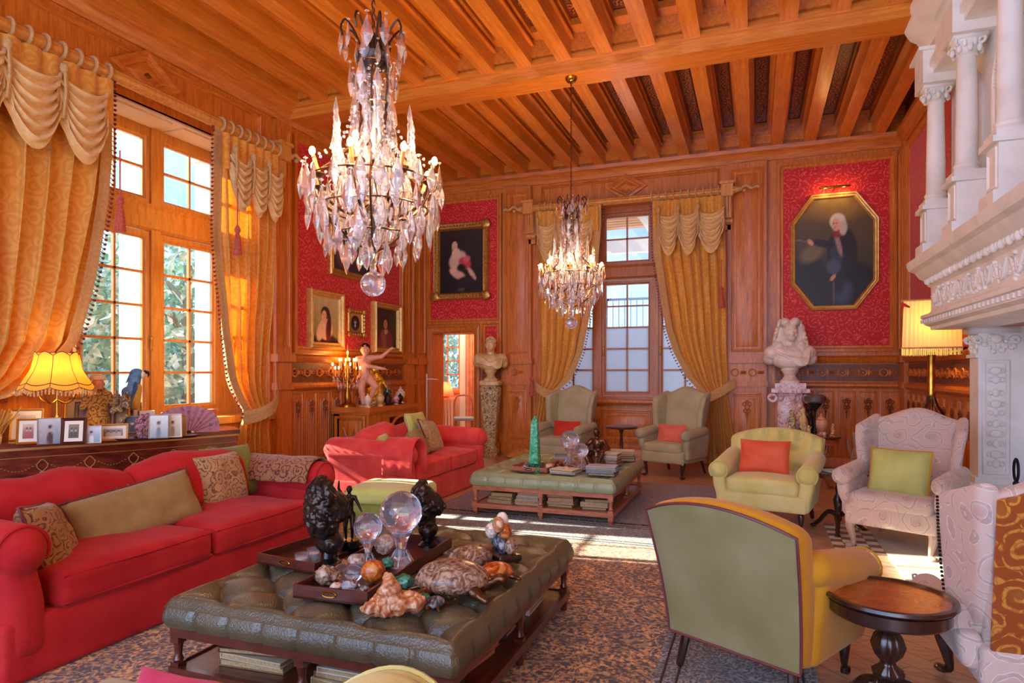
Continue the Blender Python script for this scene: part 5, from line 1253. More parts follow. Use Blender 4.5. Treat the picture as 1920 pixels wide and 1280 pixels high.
# octagonal portrait
ax0, ax1, az0, az1 = .50, 1.72, 2.42, 4.2; cw = .3
octp = [(ax0 + cw, az0), (ax1 - cw, az0), (ax1, az0 + .42), (ax1, az1 - .42), (ax1 - cw, az1), (ax0 + cw, az1), (ax0, az1 - .42), (ax0, az0 + .42)]
P8 = painter(['#0e0c0a', '#4a4020', '#6a5224'], [(.5, .9, .4, .1, 0, '#8a6a26', .5), (.15, .2, .3, .3, 0, '#141210', .3), (.22, .5, .16, .08, .3, '#76683c', .4), (.75, .2, .34, .2, -.2, '#0c0c10', .2), (.62, .12, .12, .1, .4, '#38465c', .4), (.52, .22, .12, .12, -.3, '#1c1e26', .3),
    (.68, .52, .12, .2, .2, '#1c1410', .2), (.56, .5, .14, .2, 0, '#1a1412', .12), (.53, .47, .07, .14, .2, '#343a48', .25), (.5, .36, .09, .07, 0, '#465468', .3), (.56, .57, .03, .12, .35, '#a08878', .3), (.37, .58, .16, .035, -.15, '#201816', .2), (.2, .6, .045, .022, -.5, '#d8a078', .2), (.08, .62, .08, .006, -.1, '#8a7458', .5),
    (.55, .67, .07, .04, .2, '#8a2420', .3), (.55, .78, .1, .075, 0, '#d8d0c0', .12), (.62, .72, .05, .07, 0, '#c8beac', .2), (.53, .75, .055, .06, 0, '#dca888', .12), (.505, .76, .008, .006, 0, '#201008', .3), (.54, .76, .008, .006, 0, '#201008', .3), (.52, .72, .014, .006, 0, '#a04038', .3), (.49, .26, .045, .02, .6, '#c8946c', .2), (.5, .12, .012, .12, .05, '#6c5c48', .4)], 6)
op = picture('octagonal portrait of a wigged gentleman in armour, lit from above', MBK, octp, P8, .08, GILT2, .07, nx=60, ny=80)
pl = thing('picture_lamp', 'brass picture lamp fixed over the octagonal portrait', 'lamp', (1.11, YB - .16, 4.26)); MB().cap((-.2, 0, 0), (.2, 0, 0), .018, .018).build('shade', BRASS, pl); MB().tube([(0, .14, -.02), (0, .06, .03), (0, 0, .01)], .008, 6).build('arm', BRASS, pl)
for x in (-.13, .13): lamp('picture_lamp_light', 'POINT', (x, 0, -.05), 1.1, '#ffd080', .015, parent=pl)

# ================================================================ STATUES
def headparts(m, c, r, yaw=0, seg=18):
    "skull, jaw, nose, brow, ears; faces local -Y turned by yaw"
    cx, cy, cz = c; R_ = Matrix.Translation(c) @ Matrix.Rotation(yaw, 4, 'Z'); M0 = m.M; m.M = M0 @ R_
    m.ell((0, .0, .0), (r * .78, r * .95, r), seg, 12); m.ell((0, -r * .42, -r * .55), (r * .52, r * .5, r * .5), 12, 8)
    m.ell((0, -r * .98, -r * .18), (r * .13, r * .22, r * .26), 8, 6); m.ell((0, -r * .72, r * .16), (r * .55, r * .25, r * .12), 10, 6)
    for s in (-1, 1): m.ell((s * r * .78, .05 * r, -.05 * r), (r * .12, r * .2, r * .28), 8, 6); m.ell((s * r * .4, -r * .66, -r * .28), (r * .22, r * .2, r * .22), 8, 6); m.ell((s * r * .3, -r * .82, r * .0), (r * .13, r * .08, r * .08), 8, 6)
    m.ell((0, -r * .86, -r * .55), (r * .24, r * .13, r * .07), 8, 6); m.M = M0
def bust(name, label, loc, rz, s, mat, wig=True, sockle=True, mat2=None):
    t = thing(name, label, 'bust', loc, rz); m = MB(); rr = random.Random(2)
    m.ell((0, 0, .38), (.27, .15, .14), 22, 14); m.ell((-.19, 0, .4), (.14, .12, .12), 14, 10); m.ell((.19, 0, .4), (.14, .12, .12), 14, 10); m.ell((0, -.03, .3), (.23, .14, .12), 16, 10); m.ell((-.25, .02, .33), (.09, .09, .09)); m.ell((.25, .02, .33), (.09, .09, .09)); m.ell((0, 0, .24), (.12, .1, .06), 14, 8)
    m.cap((0, 0, .44), (0, -.01, .6), .08, .07); headparts(m, (0, -.05, .68), .125, .25 if wig else -.1)
    for k in range(7):
        m.tube(spline([(-.24 + .05 * k, -.08, .46 - .015 * k), (-.1 + .03 * k, -.15, .38 - .022 * k), (.08 + .02 * k, -.155, .32 - .01 * k), (.24, -.09, .33 + .02 * k)], 5), .017, 6)
    if wig:
        for sd in (-1, 1): m.ell((sd * .13, .03, .6), (.08, .09, .2), 12, 8); m.ell((sd * .14, -.06, .46), (.07, .06, .1), 10, 8)
        m.ell((0, .06, .68), (.13, .08, .18), 12, 8)
        for k in range(330):
            z = rr.uniform(.36, .84); v = (z - .36) / .48; sd = rr.choice((-1, 1)); wdt = lerp(.24, .13, v ** 1.3); a = rr.uniform(0, PI); x = sd * wdt * abs(math.cos(a)) ** .4; y = .05 + .09 * math.sin(a) - (.17 if v < .6 else .12) * rr.random()
            if abs(x) < .1 and y < 0 and v < .85: continue
            m.ell((x, y, z), rr.uniform(.016, .03), 8, 6)
        for sd in (-1, 1): m.ell((sd * .06, -.05, .82), (.065, .08, .06), 10, 8)
    else:
        for k in range(60): a = rr.uniform(0, 2 * PI); e = rr.uniform(.2, 1.5); m.ell((.1 * math.cos(a) * math.cos(e), -.01 + .11 * math.sin(a) * math.cos(e) + .01, .72 + .11 * math.sin(e)), rr.uniform(.014, .024), 6, 5)
        for k in range(7): m.tube(spline([(-.27, -.03, .5 - .03 * k), (-.16, -.13, .44 - .02 * k), (0, -.165, .34 - .01 * k), (.16, -.13, .4 - .01 * k), (.28, -.02, .5 - .03 * k)], 5), .02, 6)
    m2 = MB(); m2.M = Matrix.Scale(s, 4); m2.add(m.v, m.f)
    organic('body', m2, mat, t, .006 * s, 0, .002, 18)
    if sockle: q = MB(); q.M = Matrix.Scale(s, 4); q.lathe([(.13, 0), (.13, .03), (.1, .05), (.07, .1), (.09, .14), (.12, .18), (.08, .22)], (0, 0, 0), 24, sq=0); q.build('socle', mat2 or mat, t)
    return t
BX, BY = .475, 10.5
pdm = thing('marble_pedestal', 'rose veined marble pedestal under the wigged marble bust', 'pedestal', (BX, BY, 0))
MB().box(-.26, .26, -.24, .24, 0, .12).box(-.22, .22, -.2, .2, .12, .18).build('base', PINKM, pdm); q = MB(); q.lathe([(.17, .18), (.19, .3), (.2, .6), (.21, .95), (.18, 1.1), (.2, 1.18)], (0, 0, 0), 24, sq=.5); q.build('shaft', PINKM, pdm); MB().box(-.26, .26, -.22, .22, 1.18, 1.24).box(-.21, .21, -.18, .18, 1.24, 1.32).build('capital', PINKM, pdm)
for sx in (-1, 1): MB().tube([(sx * (.24 + .05 * math.cos(a)), -.1, 1.1 + .05 * math.sin(a)) for a in [2 * PI * k / 12 for k in range(12)]], .03, 8, True).build('volute', PINKM, pdm)
bust('marble_bust', 'cream marble bust of a man in a long curled wig on the rose pedestal', (BX, BY, 1.32), .0, 1.1, BUSTM)
SX, SY = -4.38, 10.62
hp = thing('herm_pedestal', 'tapering mottled marble pedestal under the honey coloured bust', 'pedestal', (SX, SY, 0), .2)
q = MB(); q.lathe([(.15, 0), (.15, .1), (.11, .14), (.1, .2), (.13, .5), (.17, .95), (.19, 1.2), (.16, 1.24)], (0, 0, 0), 24, sq=.45); q.build('shaft', BRECC, hp); MB().lathe([(.18, 1.24), (.2, 1.26), (.2, 1.3), (.17, 1.33)], (0, 0, 0), 24, sq=.4).build('capital', YELM, hp)
bust('honey_marble_bust', 'honey coloured marble bust with cloak on the mottled tapering pedestal', (SX, SY, 1.33), .3, .92, YELM, False)
def figure(m, J, r, hr, yaw=0):
    "J: joints; limbs tapered capsules fused afterwards"
    for a, b, ra, rb in r: m.cap(J[a], J[b], ra, rb, 12)
    headparts(m, J['head'], hr, yaw)
# boy statue
CX0, CX1, CY0, CY1, CH = -5.82, -5.18, 8.0, 9.42, .97
cb = thing('carved_cabinet', 'carved oak cabinet with arched niche under the painted boy statue', 'cabinet', (-5.5, 8.71, 0))
q = MB(); q.box(-.32, .32, -.71, .71, 0, .07).box(-.3, .28, -.69, .69, .07, .12).box(-.3, -.2, -.69, .69, .12, .9).box(-.3, .3, -.69, -.12, .12, .9).box(-.3, .3, .58, .69, .12, .9).box(-.3, .3, -.12, .58, .8, .9); q.build('body', OAKV, cb)
MB().box(-.32, .34, -.73, .73, .9, .97).box(-.32, .32, -.71, .71, .87, .9).build('top', OAKX, cb)
q = MB(); # arch on the open bay
V = []
for k in range(13):
    a = PI * k / 12; V.append((.3, .23 - .34 * math.cos(a), .5 + .3 * math.sin(a)))
q.tube(V, .022, 6); q.tube([(.3, -.11, .12), (.3, -.11, .5)], .022, 6); q.tube([(.3, .57, .12), (.3, .57, .5)], .022, 6); q.build('arch', OAKV, cb)
q = MB(Matrix(((1, 0, 0, 0), (0, 0, -1, -.71), (0, 1, 0, 0), (0, 0, 0, 1)))); panel(q, -.26, .26, .18, .84, .04, .02)
for sx in (-.1, .1): q.tube([(sx - .08, .25, .02), (sx - .08, .5, .02), (sx, .68, .02), (sx + .08, .5, .02), (sx + .08, .25, .02)], .012, 5); q.tube([(sx + .04 * math.cos(a), .45 + .04 * math.sin(a), .02) for a in [2 * PI * k / 10 for k in range(10)]], .01, 5, True)
q.build('tracery_panel', OAKV, cb)
bs = thing('boy_statue', 'painted nude boy statue with outstretched arms on the carved cabinet', 'statue', (-5.42, 8.3, CH), .58)
K = {'head': (-.02, -.02, .84), 'neck': (-.02, 0, .75), 'chest': (-.03, 0, .65), 'belly': (-.03, 0, .52), 'pel': (-.02, 0, .44), 'sl': (-.12, 0, .7), 'sr': (.08, 0, .72), 'el': (.03, -.1, .6), 'hl': (.24, -.14, .56), 'er': (.22, -.03, .74), 'hr': (.36, -.05, .86), 'kl': (-.07, -.02, .24), 'fl': (-.04, .0, .03), 'jl': (-.07, 0, .42), 'jr': (.04, 0, .42), 'kr': (.13, -.1, .3), 'fr': (.06, -.04, .13)}
m = MB(); figure(m, K, [('neck', 'chest', .04, .09), ('chest', 'belly', .095, .085), ('belly', 'pel', .085, .09), ('sl', 'sr', .05, .05), ('sl', 'el', .042, .034), ('el', 'hl', .034, .022), ('sr', 'er', .042, .033), ('er', 'hr', .032, .02), ('jl', 'kl', .075, .05), ('kl', 'fl', .052, .03), ('jr', 'kr', .075, .05), ('kr', 'fr', .05, .03)], .08, .3)
for hx_, hy_, hz_, dx, dz in ((.24, -.14, .56, 1, -.1), (.36, -.05, .86, .9, .3)):
    m.ell((hx_ + dx * .02, hy_, hz_ + dz * .02), (.028, .014, .02), 8, 6)
    for f_ in range(4): m.cap((hx_ + dx * .03, hy_ - .012 + .009 * f_, hz_), (hx_ + dx * (.075 - .006 * abs(f_ - 1)), hy_ - .014 + .011 * f_, hz_ + dz * .07 - .01), .0065, .005, 6)
    m.cap((hx_, hy_ - .01, hz_ + .01), (hx_ + dx * .03, hy_ - .03, hz_ + .035), .007, .0055, 6)
m.cap((-.04, 0, .02), (-.03, -.09, .015), .022, .015); m.cap((.06, -.04, .12), (.09, -.1, .1), .02, .014)
organic('body', m, FLESH, bs, .007, 3)
m = MB(); rr = random.Random(4)
for k in range(70): a = rr.uniform(0, 2 * PI); e = rr.uniform(.25, 1.5); m.ell((-.02 + .07 * math.cos(a) * math.cos(e), .0 + .078 * math.sin(a) * math.cos(e), .855 + .075 * math.sin(e)), rr.uniform(.012, .02), 6, 5)
organic('hair', m, BRNZ, bs, .007, 1)
m = MB(); m.ell((0, 0, .01), (.13, .11, .03), 14, 8); m.ell((.08, -.04, .05), (.07, .06, .06), 10, 8); organic('rock_base', m, BRECC, bs, .01, 3, .01, 20)
gs = thing('gilt_sculpture', 'gilded allegorical sculpture behind the boy statue', 'statue', (-5.5, 8.64, CH), .6)
m = MB(); m.lathe([(.16, 0), (.17, .03), (.1, .08), (.07, .14)], (0, 0, 0), 20); m.ell((0, 0, .2), (.13, .1, .12)); m.ell((.04, 0, .36), (.09, .07, .14)); m.ell((-.08, 0, .48), (.07, .06, .12)); m.ell((.02, 0, .56), (.045, .045, .06)); m.cap((.1, 0, .4), (.18, -.02, .28), .03, .02); m.cap((-.08, 0, .5), (.02, -.05, .42), .03, .02)
organic('body', m, plain('bright_gilt', '#d8b02c', .3, .7), gs, .009, 2, .02, 16)
cd = thing('candelabrum', 'crystal hung candelabrum with lit candles on the cabinet', 'candelabrum', (-5.64, 8.14, CH)); cd.scale = (1.35, 1.35, 1.35)
m = MB(); m.lathe([(.09, 0), (.09, .02), (.03, .05), (.04, .1), (.02, .2), (.03, .26), (.015, .3), (.015, .46)], (0, 0, 0), 16); m.build('stem', BRASS, cd)
pp = None
for k in range(15):
    a = 2 * PI * k / 8 if k < 8 else 2 * PI * k / 6 + .3; r = .16 if k < 8 else (.09 if k < 14 else 0); z = (.33 + .04 * (k % 2)) if k < 8 else (.42 if k < 14 else .5); c, s = math.cos(a), math.sin(a)
    am = MB().tube(spline([(0, 0, .28), (r * .5 * c, r * .5 * s, .27), (r * c, r * s, .32), (r * c, r * s, z)]), .006, 5).build('arm', BRASS, cd)
    MB().cyl((r * c, r * s, z), .009, .08, 8).build('candle', WAX, am); MB().ell((r * c, r * s, z + .095), (.009, .009, .018), 8, 6).build('flame', BULB, am)
pr_ = drop_mesh(.55)
for k in range(26):
    a = 2 * PI * k / 13 + .2; r = .15 if k < 13 else .1; o = pr_.build('crystal_pendant', CRYS, cd, 10) if k == 0 else pp.copy()
    if k == 0: pp = o
    else: COL.objects.link(o)
    o.location = (r * math.cos(a), r * math.sin(a), .34 if k < 13 else .27); o.rotation_euler = (0, 0, a)
MB().cap((0, 0, .5), (0, 0, .68), .008, .004).build('finial', WAX, cd)
lamp('candelabrum_light', 'POINT', (0, 0, .56), 5, '#ffa850', .05, parent=cd)
gd = thing('glass_dome', 'tall glass dome over a little flower arrangement on the cabinet', 'glass dome', (-5.5, 9.02, CH))
DOMEG = pane('dome_glass', '#fafcfc'); MB().lathe([(.1, .03), (.1, .36), (.085, .43), (.05, .47), (0, .485)], (0, 0, 0), 24).build('dome', DOMEG, gd); MB().lathe([(.12, 0), (.12, .03), (.1, .035)], (0, 0, 0), 24).build('base', EBON, gd)
q = MB(); rr = random.Random(8); q.lathe([(.03, .03), (.05, .08), (.03, .12)], (0, 0, 0), 12)
for k in range(22): q.ell((rr.uniform(-.05, .05), rr.uniform(-.05, .05), rr.uniform(.13, .25)), .018, 6, 5)
q.build('flowers', GRNST, gd)
def urn(label, loc, s, mat, cat='urn', group=None):
    t = thing('lidded_urn', label, cat, loc, 0, group); q = MB(); q.M = Matrix.Scale(s, 4); q.lathe([(.05, 0), (.055, .015), (.02, .04), (.05, .07), (.075, .13), (.065, .17), (.04, .185)], (0, 0, 0), 18); q.build('body', mat, t)
    q = MB(); q.M = Matrix.Scale(s, 4); q.lathe([(.045, .185), (.045, .195), (.02, .215), (.012, .225), (.018, .24), (0, .255)], (0, 0, 0), 14); q.build('lid', mat, t); return t
urn('small cream urn in front of the boy statue, left one', (-5.28, 8.12, CH), .8, BUSTM); urn('small cream urn at the foot of the boy statue, right one', (-5.26, 8.42, CH), .9, YELM)
urn('dark bronze urn right of the glass dome on the cabinet', (-5.35, 9.16, CH), .7, BRNZ); urn('pale figured urn at the right end of the cabinet', (-5.45, 9.34, CH), 1.1, BUSTM); urn('small rose urn before the glass dome', (-5.28, 8.92, CH), .7, PINKM)
cat_ = thing('clock', 'small dark bronze clock beside the candelabrum', 'clock', (-5.35, 8.78, CH)); MB().box(-.06, .06, -.08, .08, 0, .03).lathe([(.05, .03), (.06, .12), (.02, .18), (0, .2)], (0, 0, 0), 12).build('case', BRNZ, cat_)
up = thing('upholstered_bench', 'dark low stool with cloth inside the cabinet niche', 'stool', (-5.32, 8.94, .07)); MB().rbox((0, 0, .2), (.2, .4, .4), .04).build('body', EBON, up); MB().rbox((0.02, 0, .43), (.2, .36, .08), .035).build('cloth', PAISC, up)
# ================================================================ CONSOLE AND WHAT STANDS ON IT
CT = .92
con = thing('console_commode', 'bow fronted rosewood commode with inlaid swags behind the red sofa', 'sideboard', (-5.4, 4.4, 0))
front = [(-5.84, 3.16), (-5.7, 3.22), (-5.58, 3.4), (-5.4, 3.72), (-5.2, 4.05), (-5.0, 4.5), (-4.86, 4.9), (-4.79, 5.1), (-5.1, 5.34), (-5.84, 5.42)]
loc2 = [(x + 5.4, y - 4.4) for x, y in front]
shr = lambda k: [(x + (.0 - x) * k - .0, y * (1 - k)) for x, y in loc2]
MB().prism(shr(.03), .1, .86).build('body', MARQ, con, 30); MB().prism(loc2, .88, CT).build('top', MARQ, con, 30); MB().prism(shr(.015), .86, .88).build('top_moulding', INL, con, 30); MB().prism(shr(.02), .04, .12).build('plinth', MARQ, con, 30)
fr = [Vector((x, y)) for x, y in shr(.025)[1:8]]
def along(t):
    L = [(fr[i + 1] - fr[i]).length for i in range(len(fr) - 1)]; T = sum(L) * t
    for i, l in enumerate(L):
        if T <= l or i == len(L) - 1: p = fr[i].lerp(fr[i + 1], min(1, T / l)); return p
        T -= l
q = MB()
for k in range(6):
    t0 = .06 + k * .16; p = along(t0)
    for s in (-1, 1): pts = [along(min(1, max(0, t0 + s * .018 * math.sin(a)))) for a in [PI * w_ / 10 for w_ in range(11)]]; q.tube([(v.x + .006, v.y - .004, .68 + .1 * w_ / 10) for w_, v in enumerate(pts)], .004, 4)
    q.ell((p.x + .006, p.y - .004, .67), (.02, .02, .014), 8, 6)
    for w_ in range(12): v = along(min(1, t0 + .02 + .12 * w_ / 11)); q.ell((v.x + .005, v.y - .004, .74 - .05 * math.sin(PI * w_ / 11)), (.009, .009, .004), 6, 4)
for z in (.8, .56): q.tube([(along(w_ / 30).x + .005, along(w_ / 30).y - .004, z) for w_ in range(31)], .003, 4)
q.build('inlay', INL, con)
def onC(px, py, z=CT):
    x, y = P(px, py, z)
    if x < -5.7: y *= -5.7 / x; x = -5.7
    if y > 5.25: x *= 5.25 / y; y = 5.25
    return (x, y, z)
def photo(label, loc, w_, h_, fw, fm, paint, rz, tilt=.22, mat_=None, group=None):
    t = thing('photo_frame', label, 'photo frame', loc, rz); t.rotation_mode = 'XYZ'
    Mx = Matrix.Rotation(-tilt, 4, 'X') @ Matrix.Rotation(PI / 2, 4, 'X')
    MB(Mx).ring(rect(-w_ / 2, w_ / 2, 0, h_), [(0, -.008), (0, .01), (fw * .3, .014), (fw * .8, .008), (fw, .004), (fw, -.008)]).build('frame', fm, t, 30)
    MB(Mx).box(-w_ / 2 + .004, w_ / 2 - .004, .004, h_ - .004, -.012, -.006).build('backing', EBON, t)
    i = fw
    if mat_: MB(Mx).ring(rect(-w_ / 2 + i, w_ / 2 - i, i, h_ - i), [(0, 0), (0, .003), (min(w_, h_) * .16, .003), (min(w_, h_) * .16, 0)]).build('mount', mat_, t); i += min(w_, h_) * .15
    canvas(t, Mx, rect(-w_ / 2 + i, w_ / 2 - i, i, h_ - i), paint, 14, 14, .001)
    MB().add([(-.012, .0, 0), (.012, 0, 0), (.012, h_ * .35 + .02, 0), (-.012, h_ * .35 + .02, 0), (-.012, h_ * .17, h_ * .62), (.012, h_ * .17, h_ * .62)], [(0, 1, 2, 3), (3, 2, 5, 4)]).build('easel_back', EBON, t); return t
def snap(bg, fg, seed, n=2):
    rr = random.Random(seed); bl = []
    for k in range(n): x = (k + 1) / (n + 1) + rr.uniform(-.05, .05); bl += [(x, .2, .14, .3, 0, fg, .2), (x, .6, .09, .12, 0, '#c8a890', .2), (x, .68, .1, .07, 0, '#3a2a22', .3)]
    return painter(bg, bl, seed)
CRM = plain('cream_mount', '#e8dfcc', .8); GOLD2 = plain('bright_gold_frame', '#d09a3a', .3, .7)
MAHF = plain('mahogany_frame', '#4a1c14', .3); ANG = .95
PH = [(52, 832, .2, .26, .022, GOLD2, ['#7a4030', '#a86a50', '#d8b8a0'], '#b04030', 2, CRM, 'gold framed photo of two people at the left end of the commode'),
      (48, 818, .3, .34, .022, GILT2, ['#6a7058', '#2a2c24', '#d8d4c4'], '#4a5040', 1, CRM, 'tall pale gilt frame behind the gold framed photo, left end'),
      (92, 833, .2, .27, .008, SILV, ['#8a8c90', '#a8aaac', '#c8c8c4'], '#4a2c30', 1, None, 'slim silver frame beside the gold framed photo'),
      (137, 833, .22, .27, .03, MAHF, ['#4a3c20', '#6a5830', '#8a7444'], '#3a2c18', 2, CRM, 'dark mahogany framed photo tilted at the front of the commode'),
      (172, 831, .17, .18, .012, WHITEP, ['#8a9cb0', '#a8b8c8', '#d0d8e0'], '#dce4ea', 1, None, 'small white framed bluish photo at the front'),
      (212, 826, .28, .18, .022, GILT2, ['#5a544c', '#8a8478', '#b0aca0'], '#c0b8ac', 3, CRM, 'wide cream frame with a grey group photo'),
      (176, 808, .28, .26, .03, MAHF, ['#5a4450', '#6a5464', '#7a6470'], '#a84a30', 2, plain('mauve_mount', '#6e5c68', .8), 'large mahogany frame with mauve mount in the second row'),
      (218, 808, .2, .2, .022, GOLD2, ['#c89860', '#d8b080', '#e0c0a0'], '#e0d0b8', 1, None, 'small gold frame behind the wide cream frame'),
      (180, 797, .46, .3, .02, GOLD2, ['#6a5030', '#8a6c3c', '#b89860'], '#5a4028', 2, None, 'wide gold frame standing behind the mahogany one'),
      (246, 798, .16, .24, .014, GILT2, ['#a85c30', '#c8a078', '#e0d0b8'], '#7a4a30', 1, None, 'narrow pale gilt frame leaning before the parrot'),
      (247, 812, .14, .14, .01, SILV, ['#1c2430', '#2c3848', '#3a4858'], '#101418', 1, None, 'small dark blue photo frame left of the tray'),
      (297, 822, .15, .2, .008, SILV, ['#8aa0a0', '#b8c4c0', '#dce0dc'], '#6a7880', 1, None, 'silver frame with pale photo on the dark tray'),
      (324, 820, .14, .2, .012, CRM, ['#a8a898', '#c8c4b4', '#e0dccc'], '#8a7464', 1, None, 'cream framed photo on the dark tray'),
      (338, 818, .1, .18, .012, GILT2, ['#8a5c3c', '#a87850', '#c8a078'], '#6a4028', 1, None, 'narrow gilt frame right of the cream one on the tray')]
for i, (px, py, w_, h_, fw, fm, bg, fg, n, mt2, lab) in enumerate(PH):
    k_ = .78 if py > 815 and px < 230 else (1.0 if py > 815 else 1.15)
    photo(lab, onC(px, py, CT + (.017 if 'tray' in lab and 'left of' not in lab else 0)), w_ * k_, h_ * k_, fw * k_, fm, snap(bg, fg, i, n), ANG + rnd.uniform(-.25, .15), .22, mt2)
ty = thing('tray', 'oval dark tray on the commode', 'tray', onC(298, 822), ANG); MB().lathe([(.0, 0), (.3, 0), (.33, .02), (.32, .02), (.29, .006), (0, .006)], (0, 0, 0), 32).build('tray', EBON, ty).scale = (1, .4, 1)
fn_ = thing('patterned_fan', 'pink and blue patterned paper fan at the right end of the commode', 'fan', onC(352, 812), ANG - .1)
PATF = paisley('pink_blue_pattern', '#d8b0b4', '#a85868', '#3c4c70', 16, 16)
MB().surf(lambda u, v: ((.05 + .2 * v) * math.cos(PI * (1 - u)) * 1.1, .06 + .012 * (int(u * 24) % 2), .0 + (.02 + .23 * v) * math.sin(PI * u) ** .6), 24, 6).build('leaf', PATF, fn_, 0)
MB().box(-.03, .03, .03, .09, 0, .02).build('stand', EBON, fn_)
bk = thing('boxes', 'pale stack of small boxes behind the dark blue frame', 'box', onC(272, 806), ANG)
for k in range(3): MB().box(-.07 + .01 * k, .06 + .01 * k, -.05, .05, .001 + .065 * k, .06 + .065 * k).build('box', [WHITEP, plain('grey_blue_box', '#7c8c98'), CRM][k], bk)
orn = thing('jewelled_ornament', 'purple and pink jewelled ornament left of the tray', 'ornament', onC(270, 821)); q = MB(); rr = random.Random(6)
q.lathe([(.05, 0), (.055, .02), (.03, .04)], (0, 0, 0), 14)
for k in range(40): a = rr.uniform(0, 6.3); z = rr.uniform(.04, .2); r = .055 * math.sin(z / .22 * PI) ** .5; q.ell((r * math.cos(a), r * math.sin(a), z), .018, 6, 5)
q.build('body', paisley('jewel_enamel', '#7a4a5c', '#c88a98', '#2a2440', 20, 14), orn)
gb_ = thing('small_box', 'grey blue box stack at the foot of the lamp', 'box', onC(115, 806), ANG); GBC = plain('grey_blue_card', '#8a9ca4'); MB().rbox((0, 0, .05), (.14, .1, .1), .006).build('box', GBC, gb_); MB().rbox((0, 0, .126), (.12, .08, .05), .006).build('lid', GBC, gb_)
# lamp
lx, ly, _ = onC(90, 814); lp = thing('table_lamp', 'brass table lamp with scalloped yellow silk shade on the commode', 'lamp', (-5.44, 3.74, CT)); lp.scale = (.87, .87, .95)
q = MB(); q.lathe([(.08, 0), (.085, .02), (.04, .05), (.03, .09), (.045, .14), (.025, .2), (.012, .24), (.012, .5)], (0, 0, 0), 18)
q.build('base', BRASS, lp)
for k in range(4): a = k * PI / 2 + .4; c, s = math.cos(a), math.sin(a); MB().tube(spline([(0, 0, .36), (.08 * c, .08 * s, .33), (.15 * c, .15 * s, .36), (.18 * c, .18 * s, .42)]), .007, 5).build('arm', BRASS, lp)
def shd(u, v):
    a = 2 * PI * u; lob = abs(math.sin(a * 4)); r = interp([(0, .17), (.25, .185), (.5, .215), (.8, .27), (1, .305)], v) * (1 + .035 * lob); z = .74 - .27 * v + (.035 * lob * (1 - v) * (v < .3)) - (.03 * lob * v ** 2)
    return (r * math.cos(a), r * math.sin(a), z)
sh = MB().surf(shd, 96, 14, True).build('lamp_shade', SHADEY, lp, 180)
q = MB()
for v in (.86, 1.0): q.tube([Vector(shd(k / 96, v)) * 1.0 for k in range(96)], .004, 4, True)
for k in range(8): q.tube([Vector(shd((k) / 8, v / 10)) * 1.003 for v in range(11)], .003, 4)
q.tube([shd(k / 96, 0) for k in range(96)], .004, 4, True); q.build('braid', FRNG, sh)
q = MB()
for k in range(64): p = shd(k / 64, 1); q.tube([p, (p[0], p[1], p[2] - .045)], .007, 5)
q.build('fringe', CREAMT, sh)['kind'] = 'stuff'
MB().ell((0, 0, .56), (.035, .035, .045), 12, 8).build('bulb', BULB, lp); lamp('table_lamp_light', 'POINT', (0, 0, .58), 7, '#ffc070', .06, parent=lp)
# monk-like musician figurine
mk = thing('figurine', 'painted figurine in a dark gold patterned robe and pale cap on the commode', 'figurine', onC(184, 806), ANG - .1); mk.scale = (1.25,) * 3
q = MB(); q.cap((0, 0, .03), (0, 0, .2), .085, .07); q.cap((0, 0, .2), (0, 0, .3), .075, .06); q.cap((-.06, -.01, .29), (-.09, -.04, .2), .03, .022); q.cap((.06, -.01, .29), (.1, -.05, .22), .03, .022); q.cap((.1, -.05, .22), (.13, -.08, .28), .022, .018)
organic('robe', q, paisley('gold_black_robe', '#241a14', '#c89a50', '#6a4a28', 18, 16), mk, .006, 2, .006, 25)
q = MB(); headparts(q, (0, -.01, .37), .05, .1); organic('head', q, FLESH, mk, .004, 1); MB().lathe([(.05, .395), (.06, .4), (.045, .43), (0, .44)], (0, 0, 0), 14).build('cap', CRM, mk)
q = MB(); rr = random.Random(3)
for k in range(26): q.ell((.13 + rr.uniform(-.04, .07), -.07 + rr.uniform(-.03, .03), rr.uniform(.1, .31)), rr.uniform(.012, .024), 6, 5)
organic('flowers', q, paisley('posy', '#b86a5c', '#3c7058', '#d8c8a0', 22, 14), mk, .006, 1)
# macaw
mc = thing('macaw_figure', 'blue and yellow macaw figure standing before the window', 'bird figure', onC(245, 806), .72); mc.scale = (1.25,) * 3
q = MB(); q.cap((0, 0, .3), (-.01, .0, .2), .065, .05); q.cap((.01, 0, .34), (.03, 0, .42), .055, .045); q.ell((.04, 0, .44), (.05, .042, .045))
organic('body', q, plain('parrot_blue', '#3f78a8', .5, 0, 0, '#6a9cc0', 30), mc, .006, 3)
for s in (-1, 1): MB().surf(lambda u, v, s=s: (.04 - .16 * v + .02 * math.sin(u * PI), s * (.05 + .022 * math.sin(u * PI) * (1 - v * .6)) * (1 - .5 * v), .34 - .26 * v - .09 * (u - .5) * (1 - v * .7)), 10, 16).build('wing', plain('parrot_deep_blue', '#1f5078', .5, 0, 0, '#3a7098', 40), mc, 180)
MB().cap((-.03, 0, .18), (-.12, 0, -.0 + .02), .03, .012).build('tail', plain('parrot_tail', '#5a8cb0', .5), mc); MB().ell((.085, 0, .435), (.022, .03, .03), 10, 8).build('face_patch', plain('parrot_face', '#ece4d4', .6), mc)
MB().tube(spline([(.09, 0, .455), (.118, 0, .45), (.122, 0, .425), (.112, 0, .41)]), [.018 - .0008 * k for k in range(25)], 8).build('beak', plain('parrot_beak', '#1c1c20', .3), mc)
q = MB(); q.cap((.02, 0, .2), (.03, 0, .33), .045, .05); q.build('breast', plain('parrot_breast', '#d8b048', .6), mc, 180)
q = MB(); q.lathe([(.055, 0), (.055, .015), (.02, .03), (.025, .1), (.015, .16)], (0.03, 0, 0), 12); q.build('perch', CRM, mc)
